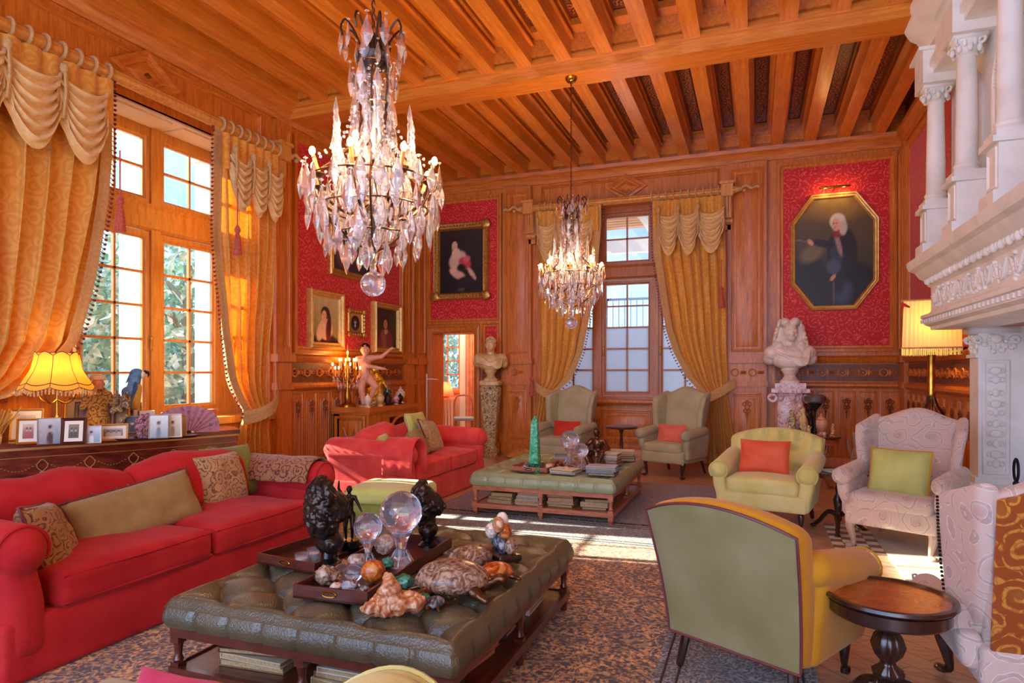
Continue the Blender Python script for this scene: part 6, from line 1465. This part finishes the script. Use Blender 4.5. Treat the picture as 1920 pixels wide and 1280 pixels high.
dg = thing('dried_grass', 'bundle of golden dried grass at the left edge of the commode', 'dried plant', (-5.62, 3.36, CT)); q = MB(); rr = random.Random(9)
for k in range(90): a, b = rr.uniform(0, 6.3), rr.uniform(0, .16); q.tube([(.02 * math.cos(a), .02 * math.sin(a), .0), (b * math.cos(a) * .6, b * math.sin(a) * .6, .14), (b * 1.2 * math.cos(a), b * 1.2 * math.sin(a), .24 + rr.uniform(-.05, .05))], [.003, .003, .006], 4)
q.build('stems', plain('straw', '#c89a44', .8), dg)['kind'] = 'stuff'; MB().lathe([(.05, 0), (.06, .06), (.045, .1)], (0, 0, 0), 14).build('pot', SEASH, dg)

# ================================================================ BOOKS
BC = {}
def bmat(c):
    if c not in BC: BC[c] = plain('book_cover_' + {'#': ''}.get(c[0], '') + str(len(BC)), c, .45)
    return BC[c]
NAMES = {'#6a2c20': 'brick red', '#2c4a6a': 'dark blue', '#d8d4c8': 'white', '#8a6c48': 'tan', '#3a3c40': 'charcoal', '#a8b8c8': 'pale blue', '#7a1c28': 'crimson', '#c8b898': 'cream', '#4a5a3a': 'moss green', '#5a3a28': 'brown', '#9a5c6c': 'mauve', '#1c1c20': 'black', '#c84a40': 'red', '#5c84b0': 'blue'}
ORD = ['topmost', 'second', 'third', 'fourth', 'fifth', 'sixth', 'seventh']
def stack(place, x, y, z, rz, cols, w_=.3, d_=.23, h_=.03, seed=0, grp=None):
    rr = random.Random(seed); n = len(cols); zz = z
    for k, c in enumerate(cols):
        hh = h_ * rr.uniform(.7, 1.35); ww = w_ * rr.uniform(.88, 1.05); dd = d_ * rr.uniform(.9, 1.05); i = n - 1 - k
        lab = '%s book, %s' % (NAMES[c], ('topmost' if i == 0 else ORD[i] + ' from the top') + ' of ' + place) if n > 1 else '%s book %s' % (NAMES[c], place)
        t = thing('book', lab, 'book', (x + rr.uniform(-.012, .012), y + rr.uniform(-.012, .012), zz), rz + rr.uniform(-.12, .12), grp)
        MB().box(-ww / 2, ww / 2, -dd / 2, dd / 2, 0, .004).box(-ww / 2, ww / 2, -dd / 2, dd / 2, hh - .004, hh).box(-ww / 2, -ww / 2 + .005, -dd / 2, dd / 2, .004, hh - .004).build('cover', bmat(c), t, 0)
        MB().box(-ww / 2 + .005, ww / 2 - .006, -dd / 2 + .006, dd / 2 - .006, .004, hh - .004).build('pages', PAPER, t, 0); zz += hh + .0005
    return zz
S1, S2 = .1265, .1265
def at2(dx, dy): return O2[0] + dx, O2[1] + dy
def at1(dx, dy): return O1[0] + dx, O1[1] + dy
# far table, shelf (front row seen through the rails)
for (dx, cols, pl_, s) in ((-.46, ['#c8b898', '#5a3a28', '#8a6c48'], "far table shelf's leftmost stack", 1), (-.16, ['#d8d4c8', '#a8b8c8', '#d8d4c8'], "white stack left of far table's middle leg", 2), (.18, ['#4a5a3a', '#c8b898', '#c84a40', '#7a1c28'], "reddish stack right of far table's middle leg", 3), (.53, ['#3a3c40', '#c8b898', '#8a6c48'], "far table shelf's rightmost stack", 4)):
    x, y = at2(dx, -.63); stack(pl_, x, y, S2, rnd.uniform(-.1, .1), cols, .27, .22, .034, s, 'books on the far table shelf')
for (dy, cols, pl_, s) in ((-.1, ['#5a3a28', '#9a5c6c'], "far table shelf's side stack", 5), (.35, ['#d8d4c8', '#3a3c40', '#6a2c20'], "far table shelf's rear stack", 6)):
    x, y = at2(.52, dy); stack(pl_, x, y, S2, 1.5, cols, .27, .22, .034, s, 'books on the far table shelf')
x, y = at2(-.3, -.2); stack("far table shelf's innermost stack", x, y, S2, .2, ['#1c1c20', '#9a5c6c', '#5a3a28'], .3, .24, .03, 7, 'books on the far table shelf')
# near table, shelf
for (dx, dy, cols, pl_, s, w_) in ((-.36, -.6, ['#8a6c48', '#c8b898', '#5a3a28', '#1c1c20'], "near table shelf's front left stack", 11, .36), (.16, -.62, ['#c8b898', '#8a6c48', '#d8d4c8'], "near table shelf's front middle stack", 12, .3), (.5, -.64, ['#4a5a3a', '#3a3c40', '#c8b898'], "near table shelf's front right stack", 13, .3), (-.1, -.3, ['#5a3a28', '#1c1c20'], "near shelf's stack behind the front left", 14, .34)):
    x, y = at1(dx, dy); stack(pl_, x, y, S1, rnd.uniform(-.3, .3), cols, w_, .24, .032, s, 'books on the near table shelf')
for (dy, cols, pl_, s) in ((-.28, ['#7a1c28', '#c84a40', '#d8d4c8', '#c84a40'], "near table shelf's red side stack", 15), (.14, ['#3a3c40', '#d8d4c8', '#4a5a3a'], "near shelf's middle side stack", 16), (.48, ['#d8d4c8', '#8a6c48'], "near table shelf's farthest side stack", 17)):
    x, y = at1(.52, dy); stack(pl_, x, y, S1, 1.55, cols, .28, .22, .032, s, 'books on the near table shelf')
# far table top
T2 = .462; T1 = .462
def on2(px, py, z=T2): x, y = P(px, py, z); return (x, y, z)
x, y, _ = on2(1062, 886); stack("small pile before far table's crystal balls", x, y, T2, -.2, ['#a8b8c8', '#d8d4c8'], .27, .2, .022, 21, 'books on the far table top')
x, y, _ = on2(1130, 889); stack("blue pile on far table's near corner", x, y, T2, .05, ['#3a3c40', '#5c84b0', '#5c84b0', '#a8b8c8'], .3, .22, .018, 22, 'books on the far table top')
x, y, _ = on2(1142, 872); stack("tall pile right on the far table", x, y, T2, -.1, ['#9a5c6c', '#3a3c40', '#9a5c6c', '#a8b8c8', '#d8d4c8'], .26, .2, .026, 23, 'books on the far table top')
x, y, _ = on2(1166, 862); stack("rear right pile on the far table", x, y, T2, .1, ['#5a3a28', '#8a6c48', '#4a5a3a', '#c8b898'], .28, .22, .028, 24, 'books on the far table top')
x, y, _ = on2(1056, 862); stack("small pile behind far table's rocks", x, y, T2, .3, ['#c84a40', '#d8d4c8', '#5c84b0'], .2, .16, .026, 25, 'books on the far table top')
def tray(label, x, y, z, w_, d_, rz, mat, h_=.05):
    t = thing('serving_tray', label, 'tray', (x, y, z), rz); MB().box(-w_ / 2, w_ / 2, -d_ / 2, d_ / 2, 0, .01).build('bottom', mat, t)
    MB().ring(rect(-w_ / 2, w_ / 2, -d_ / 2, d_ / 2), [(0, 0), (0, h_), (.012, h_), (.012, 0)]).build('rim', mat, t)
    for s in (-1, 1): MB().tube([(.035 * math.cos(a) + .0, s * (d_ / 2 + .003), h_ * .55 + .012 * math.sin(a)) for a in [2 * PI * k / 12 for k in range(12)]], .004, 5, True).build('handle', BRASS if mat is MAHO else BRNZ, t)
    return t
x, y, _ = on2(1003, 880); tray('reddish wooden tray holding the green obelisk', x, y, T2, .4, .36, -.05, PINKW); 
ob = thing('obelisk', 'green malachite obelisk on the far table', 'obelisk', (x + .0, y, T2 + .011)); q = MB(); q.add([(sx * .05, sy * .05, .06) for sx, sy in ((-1, -1), (1, -1), (1, 1), (-1, 1))] + [(sx * .032, sy * .032, .5) for sx, sy in ((-1, -1), (1, -1), (1, 1), (-1, 1))] + [(0, 0, .56)], [(3, 2, 1, 0), (0, 1, 5, 4), (1, 2, 6, 5), (2, 3, 7, 6), (3, 0, 4, 7), (4, 5, 8), (5, 6, 8), (6, 7, 8), (7, 4, 8)]); q.build('shaft', GREENM, ob, 0); MB().box(-.07, .07, -.07, .07, 0, .06).build('base', GRNST, ob)
rr = random.Random(21)
def rock(label, loc, r, mat, seed, sq=.7, cat='mineral', name='mineral_specimen', group=None, disp=.12):
    m = MB(); m.ell((0, 0, r * sq), (r, r * .85, r * sq), 22, 14, lambda d: 1 + disp * noise.noise(Vector(d) * 2.2 + Vector((seed, 0, 0))) * 2 + disp * .6 * noise.noise(Vector(d) * 6 + Vector((seed, 3, 0))))
    o = m.build(name, mat, None, 30, loc, seed * 1.3); tag(o, label, cat, group); return o
for k, (px, py, r, mt3, lb) in enumerate([(985, 881, .04, DKSTN, 'dark rough stone left of the obelisk base'), (1030, 880, .045, SEASH, 'pale shell right of the obelisk base'), (1008, 888, .035, GRNST, 'green stone chip before the obelisk')]): rock(lb, on2(px, py, T2 + .011), r, mt3, k + 1)
x, y, _ = on2(1078, 876); tray('reddish wooden tray under the far crystal balls', x, y, T2, .5, .34, -.05, PINKW)
def crystalball(label, loc, r, hst, mat=BALLG):
    t = thing('crystal_ball', label, 'crystal ball', loc); MB().ell((0, 0, hst + r * .93), r, 28, 18, lambda d: 1 + .012 * (abs(math.sin(9 * math.atan2(d[1], d[0]) + 4 * d[2])) < .3)).build('ball', mat, t, 12)
    q = MB(); q.lathe([(r * .62, 0), (r * .66, hst * .08), (r * .3, hst * .3), (r * .22, hst * .5), (r * .3, hst * .72), (r * .55, hst), (r * .5, hst + r * .1), (r * .3, hst * .9)], (0, 0, 0), 14)
    for k in range(10): a = 2 * PI * k / 10; q.cap((r * .62 * math.cos(a), r * .62 * math.sin(a), r * .08), (r * .28 * math.cos(a), r * .28 * math.sin(a), hst * .45), r * .06, r * .04, 6)
    q.build('cut_glass_stand', CRYS, t, 15); return t
crystalball('larger crystal ball on cut glass stand on the far table', on2(1068, 870, T2 + .011), .105, .17); crystalball('smaller crystal ball beside the larger one on the far table', on2(1090, 880, T2 + .011), .075, .13)
for k, (px, py, r, mt3, lb) in enumerate([(1048, 878, .05, BRNZ2, 'bronze coloured shell left of the far crystal balls'), (1104, 884, .04, SHELL, 'small mottled shell right of the far crystal balls'), (1062, 884, .04, ROCK, 'rough tan rock before the larger far crystal ball')]): rock(lb, on2(px, py, T2 + .011), r, mt3, k + 5)
# seated bronze figure
sb = thing('bronze_figure', 'brown bronze seated figure on the far table', 'statuette', on2(1120, 872), -.2)
q = MB(); J = {'head': (0, -.02, .37), 'neck': (0, 0, .31), 'chest': (0, .01, .25), 'pel': (0, .04, .13), 'sl': (-.07, .01, .27), 'sr': (.07, .01, .27), 'el': (-.13, -.04, .2), 'hl': (-.05, -.1, .2), 'er': (.14, -.02, .2), 'hr': (.08, -.1, .16), 'kl': (-.09, -.12, .14), 'fl': (-.03, -.14, .02), 'kr': (.1, -.1, .14), 'fr': (.06, -.13, .02)}
figure(q, J, [('neck', 'chest', .025, .05), ('chest', 'pel', .06, .07), ('sl', 'sr', .03, .03), ('sl', 'el', .028, .022), ('el', 'hl', .022, .016), ('sr', 'er', .028, .022), ('er', 'hr', .022, .016), ('pel', 'kl', .045, .032), ('kl', 'fl', .03, .02), ('pel', 'kr', .045, .032), ('kr', 'fr', .03, .02)], .045)
q.lathe([(.12, 0), (.13, .02), (.1, .1)], (0, .02, 0), 14); organic('body', q, BRNZ2, sb, .007, 2, .004, 30)

# ================================================================ CURIOS ON THE NEAR TABLE
def on1t(px, py, z=T1): x, y = P(px, py, z); return (x, y, z)
tA = on1t(592, 1066); tray('smaller mahogany tray with glass cups at the left of the near table', -2.29, 3.0, T1, .42, .44, -.12, MAHO, .055)
tB = on1t(725, 1085); tray('long mahogany tray full of shells and crystal on the near table', -1.83, 2.95, T1, .38, 1.0, .07, MAHO, .06)
ZA = T1 + .012
def cup(label, loc):
    t = thing('glass_cup', label, 'cup', loc); MB().lathe([(.032, 0), (.036, .07), (.033, .07), (.03, .006), (0, .006)], (0, 0, 0), 18).build('glass', BALLG, t); MB().lathe([(.028, .008), (.03, .045), (0, .045)], (0, 0, 0), 16).build('candle_wax', CRM, t); return t
cup('clear glass candle cup at the front left of the small tray', on1t(566, 1062, ZA)); cup('white glass candle cup, right of the clear one on the small tray', on1t(588, 1052, ZA))
def bronzehead(label, loc, s, rz, seed):
    t = thing('bronze_bust', label, 'bust', loc, rz); q = MB(); q.M = Matrix.Scale(s, 4); q.cap((0, 0, .16), (0, -.01, .26), .06, .05); q.ell((0, 0, .15), (.11, .08, .07)); headparts(q, (0, -.03, .36), .1, 0); rr = random.Random(seed)
    q.ell((0, .04, .36), (.115, .1, .17), 16, 12)
    for k in range(240): a = rr.uniform(-.5, PI + .5); e = rr.uniform(-1.1, 1.5); q.ell((.12 * math.cos(a) * math.cos(e), .04 + .105 * math.sin(a) * math.cos(e), .36 + .185 * math.sin(e)), rr.uniform(.012, .02), 7, 5)
    organic('head', q, BRNZ, t, .008 * s, 1, .006, 40); q = MB(); q.M = Matrix.Scale(s, 4); q.lathe([(.085, 0), (.085, .03), (.05, .06), (.045, .1), (.07, .13)], (0, 0, 0), 20); q.build('socle', BLACKM, t); return t
bronzehead('dark bronze head with bushy hair on the small tray, left one', on1t(617, 1062, ZA), .86, 2.7, 1)
bronzehead('dark bronze head behind the big crystal ball, right one', on1t(803, 1026), .72, 1.9, 2)
dn = thing('bronze_dancer', 'slim dark bronze nude statuette on a black cylinder base', 'statuette', on1t(655, 1047, T1), .3); MB().lathe([(.06, 0), (.06, .02), (.055, .025), (.055, .1), (.05, .105)], (0, 0, 0), 24).build('base', BLACKM, dn)
q = MB(); J = {'head': (0, 0, .385), 'neck': (0, 0, .36), 'chest': (0, 0, .325), 'belly': (.005, 0, .28), 'pel': (0, 0, .25), 'sl': (-.03, 0, .34), 'sr': (.03, 0, .34), 'el': (-.06, 0, .385), 'hl': (-.055, -.01, .43), 'er': (.055, -.01, .3), 'hr': (.075, -.02, .265), 'jl': (-.018, 0, .245), 'kl': (-.02, -.01, .175), 'fl': (-.018, .0, .112), 'jr': (.018, 0, .245), 'kr': (.022, -.015, .18), 'fr': (.012, .01, .112)}
figure(q, J, [('neck', 'chest', .01, .024), ('chest', 'belly', .026, .018), ('belly', 'pel', .018, .026), ('sl', 'sr', .013, .013), ('sl', 'el', .011, .008), ('el', 'hl', .008, .005), ('sr', 'er', .011, .008), ('er', 'hr', .008, .005), ('jl', 'kl', .018, .012), ('kl', 'fl', .012, .007), ('jr', 'kr', .018, .012), ('kr', 'fr', .012, .007)], .02)
organic('body', q, BRNZ, dn, .0035, 1)
crystalball('big cut crystal ball on glass stand on the near table', on1t(752, 1060, ZA), .11, .18)
crystalball('smaller crystal ball on stand beside the bronze statuette', on1t(690, 1058, ZA), .075, .13)
def tur(label, loc, s, rz, m1=SHELL):
    t = thing('tortoise_figure', label, 'animal figure', loc, rz); q = MB(); q.M = Matrix.Scale(s, 4)
    q.ell((0, 0, .05), (.15, .12, .09), 26, 14, lambda d: 1 + .05 * abs(math.sin(6 * math.atan2(d[1], d[0]))) * (d[2] > .1) * (1 - d[2]) - (.5 * abs(d[2]) if d[2] < 0 else 0)); q.build('shell', m1, t, 50)
    q = MB(); q.M = Matrix.Scale(s, 4); q.ell((0, 0, .035), (.13, .1, .022)); q.cap((.12, 0, .03), (.18, 0, .055), .025, .02); q.ell((.2, 0, .06), (.032, .024, .022)); 
    for a, b in ((1, 1), (1, -1), (-1, 1), (-1, -1)): q.cap((a * .09, b * .08, .035), (a * .14, b * .13, .014), .028, .014)
    q.cap((-.13, 0, .03), (-.18, 0, .015), .015, .005); organic('body', q, BRNZ2, t, .006 * s, 1, .003, 40); return t
tur('largest tortoise figure with ridged abalone shell, on the near table', on1t(848, 1112), 1.15, .35)
tur('tortoise figure behind the largest one, long shelled', on1t(882, 1062), .8, -2.5); tur('small round tortoise figure near the right rim of the near table', on1t(930, 1086), .62, -2.2, AMBR)
tur('tiny dark tortoise figure at the front right of the largest one', on1t(816, 1138), .34, -1.6, DKSTN)
rk = MB(); rk.ell((0, 0, .05), (.14, .08, .06), 20, 12); rk.ell((-.02, .0, .11), (.06, .05, .07), 14, 10); rk.ell((.09, 0, .05), (.08, .06, .045)); rk.ell((-.03, .02, .17), (.03, .03, .035)); rk.ell((-.1, -.02, .04), (.07, .06, .04))
o = organic('citrine_rock', rk, ROCK, None, .008, 2, .02, 22, on1t(738, 1150)); o.scale = (.8, .8, .85); o.rotation_euler.z = .5; tag(o, 'orange and white crystalline rock at the front of the near table', 'mineral')
CUR = [(612, 1096, .058, SHELL, .8, 'ridged brown shell ball at the left end of the long tray'), (630, 1112, .035, SEASH, .7, 'small spiral shell before the ridged shell ball'), (640, 1086, .042, BALLG, .95, 'left clear glass ball in the long tray'), (662, 1090, .045, BALLG, .95, 'right clear glass ball in the long tray'),
       (656, 1112, .045, DKSTN, .7, 'dark blue stone with white veins in the long tray'), (680, 1118, .035, DKSTN, .7, 'small dark stone at the front of the long tray'), (700, 1092, .06, AMBR, .92, 'orange agate ball in the long tray'), (727, 1066, .034, GRNST, .9, 'green egg stone behind the orange agate ball'),
       (668, 1062, .055, SEASH, .6, 'pale conch shell behind the glass balls'), (722, 1038, .06, SEASH, .9, 'tall pink shell between the two crystal ball stands'), (758, 1104, .045, GRNST, .8, 'dark green egg shaped stone right of the tray'), (884, 1102, .03, SHELL, .7, 'brown pebble between the tortoises'), (700, 1070, .035, SEASH, .6, 'flat shell beside the green egg stone'),
       (790, 1130, .04, GRNST, .6, 'blue green abalone piece at the front of the largest tortoise'), (645, 1066, .03, ROCK, .8, 'small orange rock behind the left glass ball')]
for k, (px, py, r, mt3, sq, lb) in enumerate(CUR):
    inn_ = 'tray' in lb and 'right of the tray' not in lb or k in (1, 7, 8, 9, 12, 14); rock(lb, on1t(px, py, ZA if inn_ else T1), r, mt3, k * 1.7, sq, 'shell' if 'shell' in lb else ('ball' if 'ball' in lb else 'stone'), 'glass_ball' if mt3 is BALLG else ('sea_shell' if 'shell' in lb else 'stone_curio'), None, 0.0 if sq > .9 else .12)
wd = thing('display_stand', 'oblong carved wooden stand carrying coloured stone eggs', 'stand', on1t(936, 1046), -.75); MB().rbox((0, 0, .03), (.3, .14, .04), .015).build('body', EBON, wd)
for sx in (-1, 1):
    for sy in (-1, 1): MB().ell((sx * .12, sy * .05, .01), (.018, .018, .012), 8, 6).build('foot', EBON, wd)
eg = [(0, 0, .09, DKSTN, 'black'), (-.07, .02, .085, GRNST, 'dark green'), (.07, -.01, .085, DKSTN, 'grey black'), (-.03, -.035, .15, SEASH, 'cream'), (.04, .02, .155, AMBR, 'orange'), (-.08, .0, .155, GREENM, 'pale green'), (.0, .02, .21, BUSTM, 'white'), (.11, .02, .085, SHELL, 'mottled'), (-.04, .03, .2, GREENM, 'turquoise'), (.05, -.03, .2, ROCK, 'rosy')]
eb = wd.location
for k, (a, b, z, mt3, nm) in enumerate(eg):
    o = MB().ell((0, 0, 0), (.036, .03, .044), 14, 10).build('stone_egg', mt3, None, 180, (eb[0] + a * .73 + b * .68, eb[1] - a * .68 + b * .73, eb[2] + z), k); tag(o, '%s stone egg heaped on the carved wooden stand' % nm, 'stone egg', 'stone eggs heaped on the carved stand')

# ================================================================ SMALL TABLES
def tripod(label, loc, h, r, topm, legm, s=1, brass=False, name='tripod_table'):
    t = thing(name, label, 'side table', loc, .4); MB().lathe([(0, h - .035), (r * .9, h - .035), (r * .97, h - .03), (r, h - .015), (r, h - .004), (r * .96, h), (r * .93, h - .004), (0, h - .004)], (0, 0, 0), 48).build('top', topm, t, 30)
    if brass: MB().lathe([(r + .001, h - .04), (r + .004, h - .038), (r + .004, h + .004), (r - .004, h + .004), (r - .004, h)], (0, 0, 0), 48).build('gallery', BRNZ2, t)
    MB().lathe([(.028 * s, .1), (.035 * s, .13), (.02 * s, .17), (.032 * s, .22), (.045 * s, .3), (.02 * s, .36), (.028 * s, .4), (.018 * s, h - .12), (.03 * s, h - .08), (.05 * s, h - .04)], (0, 0, 0), 16).build('column', legm, t)
    for k in range(3):
        a = 2 * PI * k / 3; c, s_ = math.cos(a), math.sin(a); MB().tube(spline([(.02 * c, .02 * s_, .16), (.1 * c, .1 * s_, .17), (.19 * c, .19 * s_, .07), (.25 * c, .25 * s_, .02)]), [.026 * s - .0004 * q for q in range(25)], 8).ell((.25 * c, .25 * s_, .018), (.028, .028, .018), 8, 6).build('leg', legm, t)
    return t
tripod('dark tripod table with brass gallery between the yellow and paisley chairs', (.72, 6.75, 0), .56, .255, MAHO, EBON, 1, True)
stack('lying on the dark tripod table', .72, 6.76, .563, .5, ['#a8b8c8'], .28, .2, .014, 31)
tripod('small tilt-top table between the two sage grey wing chairs', (-1.87, 9.62, 0), .68, .24, MAHO, MAHO)
# foreground round table on carved column
rt = thing('round_side_table', 'round burr topped side table with carved dark column in the right foreground', 'side table', (.53, 3.17, 0))
MB().lathe([(0, .535), (.225, .535), (.237, .55), (.255, .548), (.258, .535), (.24, .52), (.0, .52)], (0, 0, 0), 64).build('top_rim', EBON, rt, 30); MB().lathe([(0, .5), (.228, .5), (.228, .5385), (0, .5385)], (0, 0, 0), 64).build('top', TTOP, rt, 30)
MB().lathe([(.225, .46), (.235, .47), (.235, .515), (.245, .52)], (0, 0, 0), 64).build('apron', EBON, rt, 30)
MB().lathe([(.05, .1), (.06, .12), (.035, .15), (.03, .18), (.055, .2), (.058, .22), (.03, .245), (.026, .26), (.05, .29), (.062, .33), (.05, .37), (.028, .4), (.045, .43), (.05, .46)], (0, 0, 0), 60, 10, .12).build('column', EBON, rt, 60)
for k in range(3):
    a = 2 * PI * k / 3 + .5; c, s_ = math.cos(a), math.sin(a); q = MB(); q.tube(spline([(.03 * c, .03 * s_, .15), (.09 * c, .09 * s_, .14), (.14 * c, .14 * s_, .09), (.2 * c, .2 * s_, .03)]), [.036 - .0006 * w_ for w_ in range(25)], 10)
    for w_ in range(5): q.ell(((.06 + .03 * w_) * c - .02 * s_ * (-1) ** w_, (.06 + .03 * w_) * s_ + .02 * c * (-1) ** w_, .15 - .022 * w_), (.028, .028, .022), 8, 6)
    q.ell((.215 * c, .215 * s_, .022), (.035, .035, .022), 10, 8); q.build('leg', EBON, rt, 180)
# gueridon with ornaments
gx, gy = .62, 9.15; gz = .68
gt = thing('gueridon_table', 'marble topped round table crowded with ornaments before the rose pedestal', 'side table', (gx, gy, 0)); MB().lathe([(0, gz - .03), (.38, gz - .03), (.4, gz - .015), (.4, gz), (0, gz)], (0, 0, 0), 48).build('top', MAHO, gt, 30); MB().lathe([(.36, gz - .1), (.37, gz - .03)], (0, 0, 0), 48).build('apron', PINKW, gt, 30)
for k in range(3):
    a = 2 * PI * k / 3 + .3; c, s_ = math.cos(a), math.sin(a); MB().tube(spline([(.3 * c, .3 * s_, gz - .06), (.24 * c, .24 * s_, .5), (.2 * c, .2 * s_, .25), (.28 * c, .28 * s_, .03)]), .026, 8).ell((.29 * c, .29 * s_, .025), (.04, .04, .025), 8, 6).build('leg', PINKW, gt)
MB().lathe([(.14, .1), (.15, .12), (.14, .14)], (0, 0, 0), 20).build('shelf', PINKW, gt)
kb = thing('candle_holder', 'dark footed silver bowl on slim stem on the ornament table', 'bowl', (gx + .07, gy - .22, gz)); MB().lathe([(.07, 0), (.02, .03), (.012, .08), (.012, .3), (.03, .34), (.08, .4), (.085, .42), (.04, .4)], (0, 0, 0), 20).build('stem', IRON, kb); MB().lathe([(.08, .42), (.11, .44), (.12, .5), (.09, .52), (.1, .5), (.09, .44)], (0, 0, 0), 20, 8, .1).build('bowl', plain('tarnished_silver', '#8c8f92', .3, .8), kb)
OR = [(-.22, -.2, .1, BUSTM, 'cream'), (-.12, -.26, .08, DKSTN, 'dark'), (0, -.24, .07, YELM, 'honey'), (-.3, -.08, .09, PINKM, 'rose'), (-.18, -.05, .16, BRECC, 'mottled'), (-.05, -.08, .17, YELM, 'yellowish'), (.18, -.25, .06, SEASH, 'shell coloured'), (.28, -.14, .08, ROCK, 'orange'), (.3, .02, .05, BUSTM, 'whitish'), (.16, .0, .22, FLESH, 'flesh coloured'), (-.08, .14, .2, PINKM, 'tall rose'), (.05, .18, .18, BRNZ, 'tall dark')]
for k, (a, b, s, mt3, nm) in enumerate(OR):
    if k % 3 == 0: urn('%s small urn on the crowded ornament table' % nm, (gx + a, gy + b, gz), s * 5.0, mt3, 'ornament', 'ornaments crowded on the marble topped table')
    else:
        t = thing('figurine', '%s figurine on the crowded ornament table' % nm, 'figurine', (gx + a, gy + b, gz), k, 'ornaments crowded on the marble topped table'); q = MB(); q.M = Matrix.Scale(s * 2.2, 4); q.lathe([(.2, 0), (.2, .06), (.14, .1)], (0, 0, 0), 12); q.cap((0, 0, .15), (.03, 0, .5), .15, .12); q.cap((0, 0, .5), (.02, 0, .7), .13, .07); q.ell((.02, -.02, .82), (.08, .09, .1)); q.cap((.1, 0, .62), (.25, -.05, .45), .05, .035); q.cap((-.1, 0, .62), (-.2, -.1, .75), .05, .035); organic('body', q, mt3, t, .022 * s * 2, 1, .01, 30)
pt = thing('incense_holder', 'thin stick holder left of the ornament table', 'ornament', (gx - .36, gy - .1, gz)); MB().lathe([(.03, 0), (.02, .05), (.0, .06)], (0, 0, 0), 10).build('base', WHITEP, pt); MB().tube([(0, 0, .05), (.04, 0, .42)], .004, 4).build('stick', SEASH, pt)
# basket behind the paisley chair
bsk = thing('log_basket', 'brown hide covered log basket behind the paisley chair', 'basket', (1.18, 8.25, 0), -.2)
q = MB(); q.surf(lambda u, v: ((.3 - .14 * v + .02 * math.sin(9 * u)) * math.cos(2 * PI * u), (.24 - .1 * v) * math.sin(2 * PI * u), .02 + .62 * v), 28, 10, True); q.build('hide', PAISC, bsk, 180)
for k in range(7): MB().cap((-.1 + .035 * k, rnd.uniform(-.06, .06), .3), (-.2 + .06 * k, rnd.uniform(-.08, .08), .74 + rnd.uniform(-.06, .08)), .018, .012, 6).build('stick', BARK, bsk)
# standing lamp beyond the mantel
fl = thing('floor_lamp', 'tall brass floor lamp with big cream and gold pleated shade by the fireplace', 'lamp', (1.76, 8.1, 0), -.2)
MB().lathe([(.18, 0), (.18, .02), (.1, .05), (.03, .08), (.025, .9)], (0, 0, 0), 24).build('base', BRASS, fl)
q = MB()
for k in range(8):
    a = 2 * PI * k / 8; q.tube(spline([(.02 * math.cos(a), .02 * math.sin(a), 1.24), (.06 * math.cos(a), .06 * math.sin(a), 1.12), (.11 * math.cos(a), .11 * math.sin(a), 1.04), (.07 * math.cos(a), .07 * math.sin(a), .94)]), .016, 6)
q.lathe([(.03, .9), (.05, .95), (.03, 1.0)], (0, 0, 0), 16); q.build('claw_ornament', BRNZ2, fl); MB().lathe([(.035, 1.22), (.04, 1.25), (.036, 1.28), (.036, 1.66), (.045, 1.7)], (0, 0, 0), 20, 12, .1).build('column', BRASS, fl)
def sq(u, v):
    p = u * 4; k = int(p) % 4; f = 2 * (p - int(p)) - 1; x, y = [(f, -1), (1, f), (-f, 1), (-1, -f)][k]; h_ = .26 - .015 * (1 - v) + .004 * math.sin(u * 4 * PI * 26); return (x * h_, y * h_, 2.24 - .5 * v)
shd_ = MB().surf(sq, 416, 4, True).build('lamp_shade', SHADEW, fl, 180); q = MB()
for z in (2.24, 1.74): MB().tube([(x * .27, y * .27, z) for x, y in ((-1, -1), (1, -1), (1, 1), (-1, 1))], .009, 5, True).build('braid', CREAMT, shd_)
q = MB()
for k in range(120): p = sq(k / 120, 1); q.tube([p, (p[0], p[1], p[2] - .075)], .008, 4)
q.build('fringe', GOLD2, shd_)['kind'] = 'stuff'
q = MB(); q.cap((-.25, -.27, 2.2), (-.2, -.28, 2.17), .018, .01).cap((-.25, -.27, 2.2), (-.27, -.28, 2.12), .014, .008); q.build('red_bow', RDCU, shd_)
MB().ell((0, 0, 1.95), (.04, .04, .06), 12, 8).build('bulb', BULB, fl); lamp('floor_lamp_light', 'POINT', (0, 0, 2.0), 9, '#ffc070', .08, parent=fl)
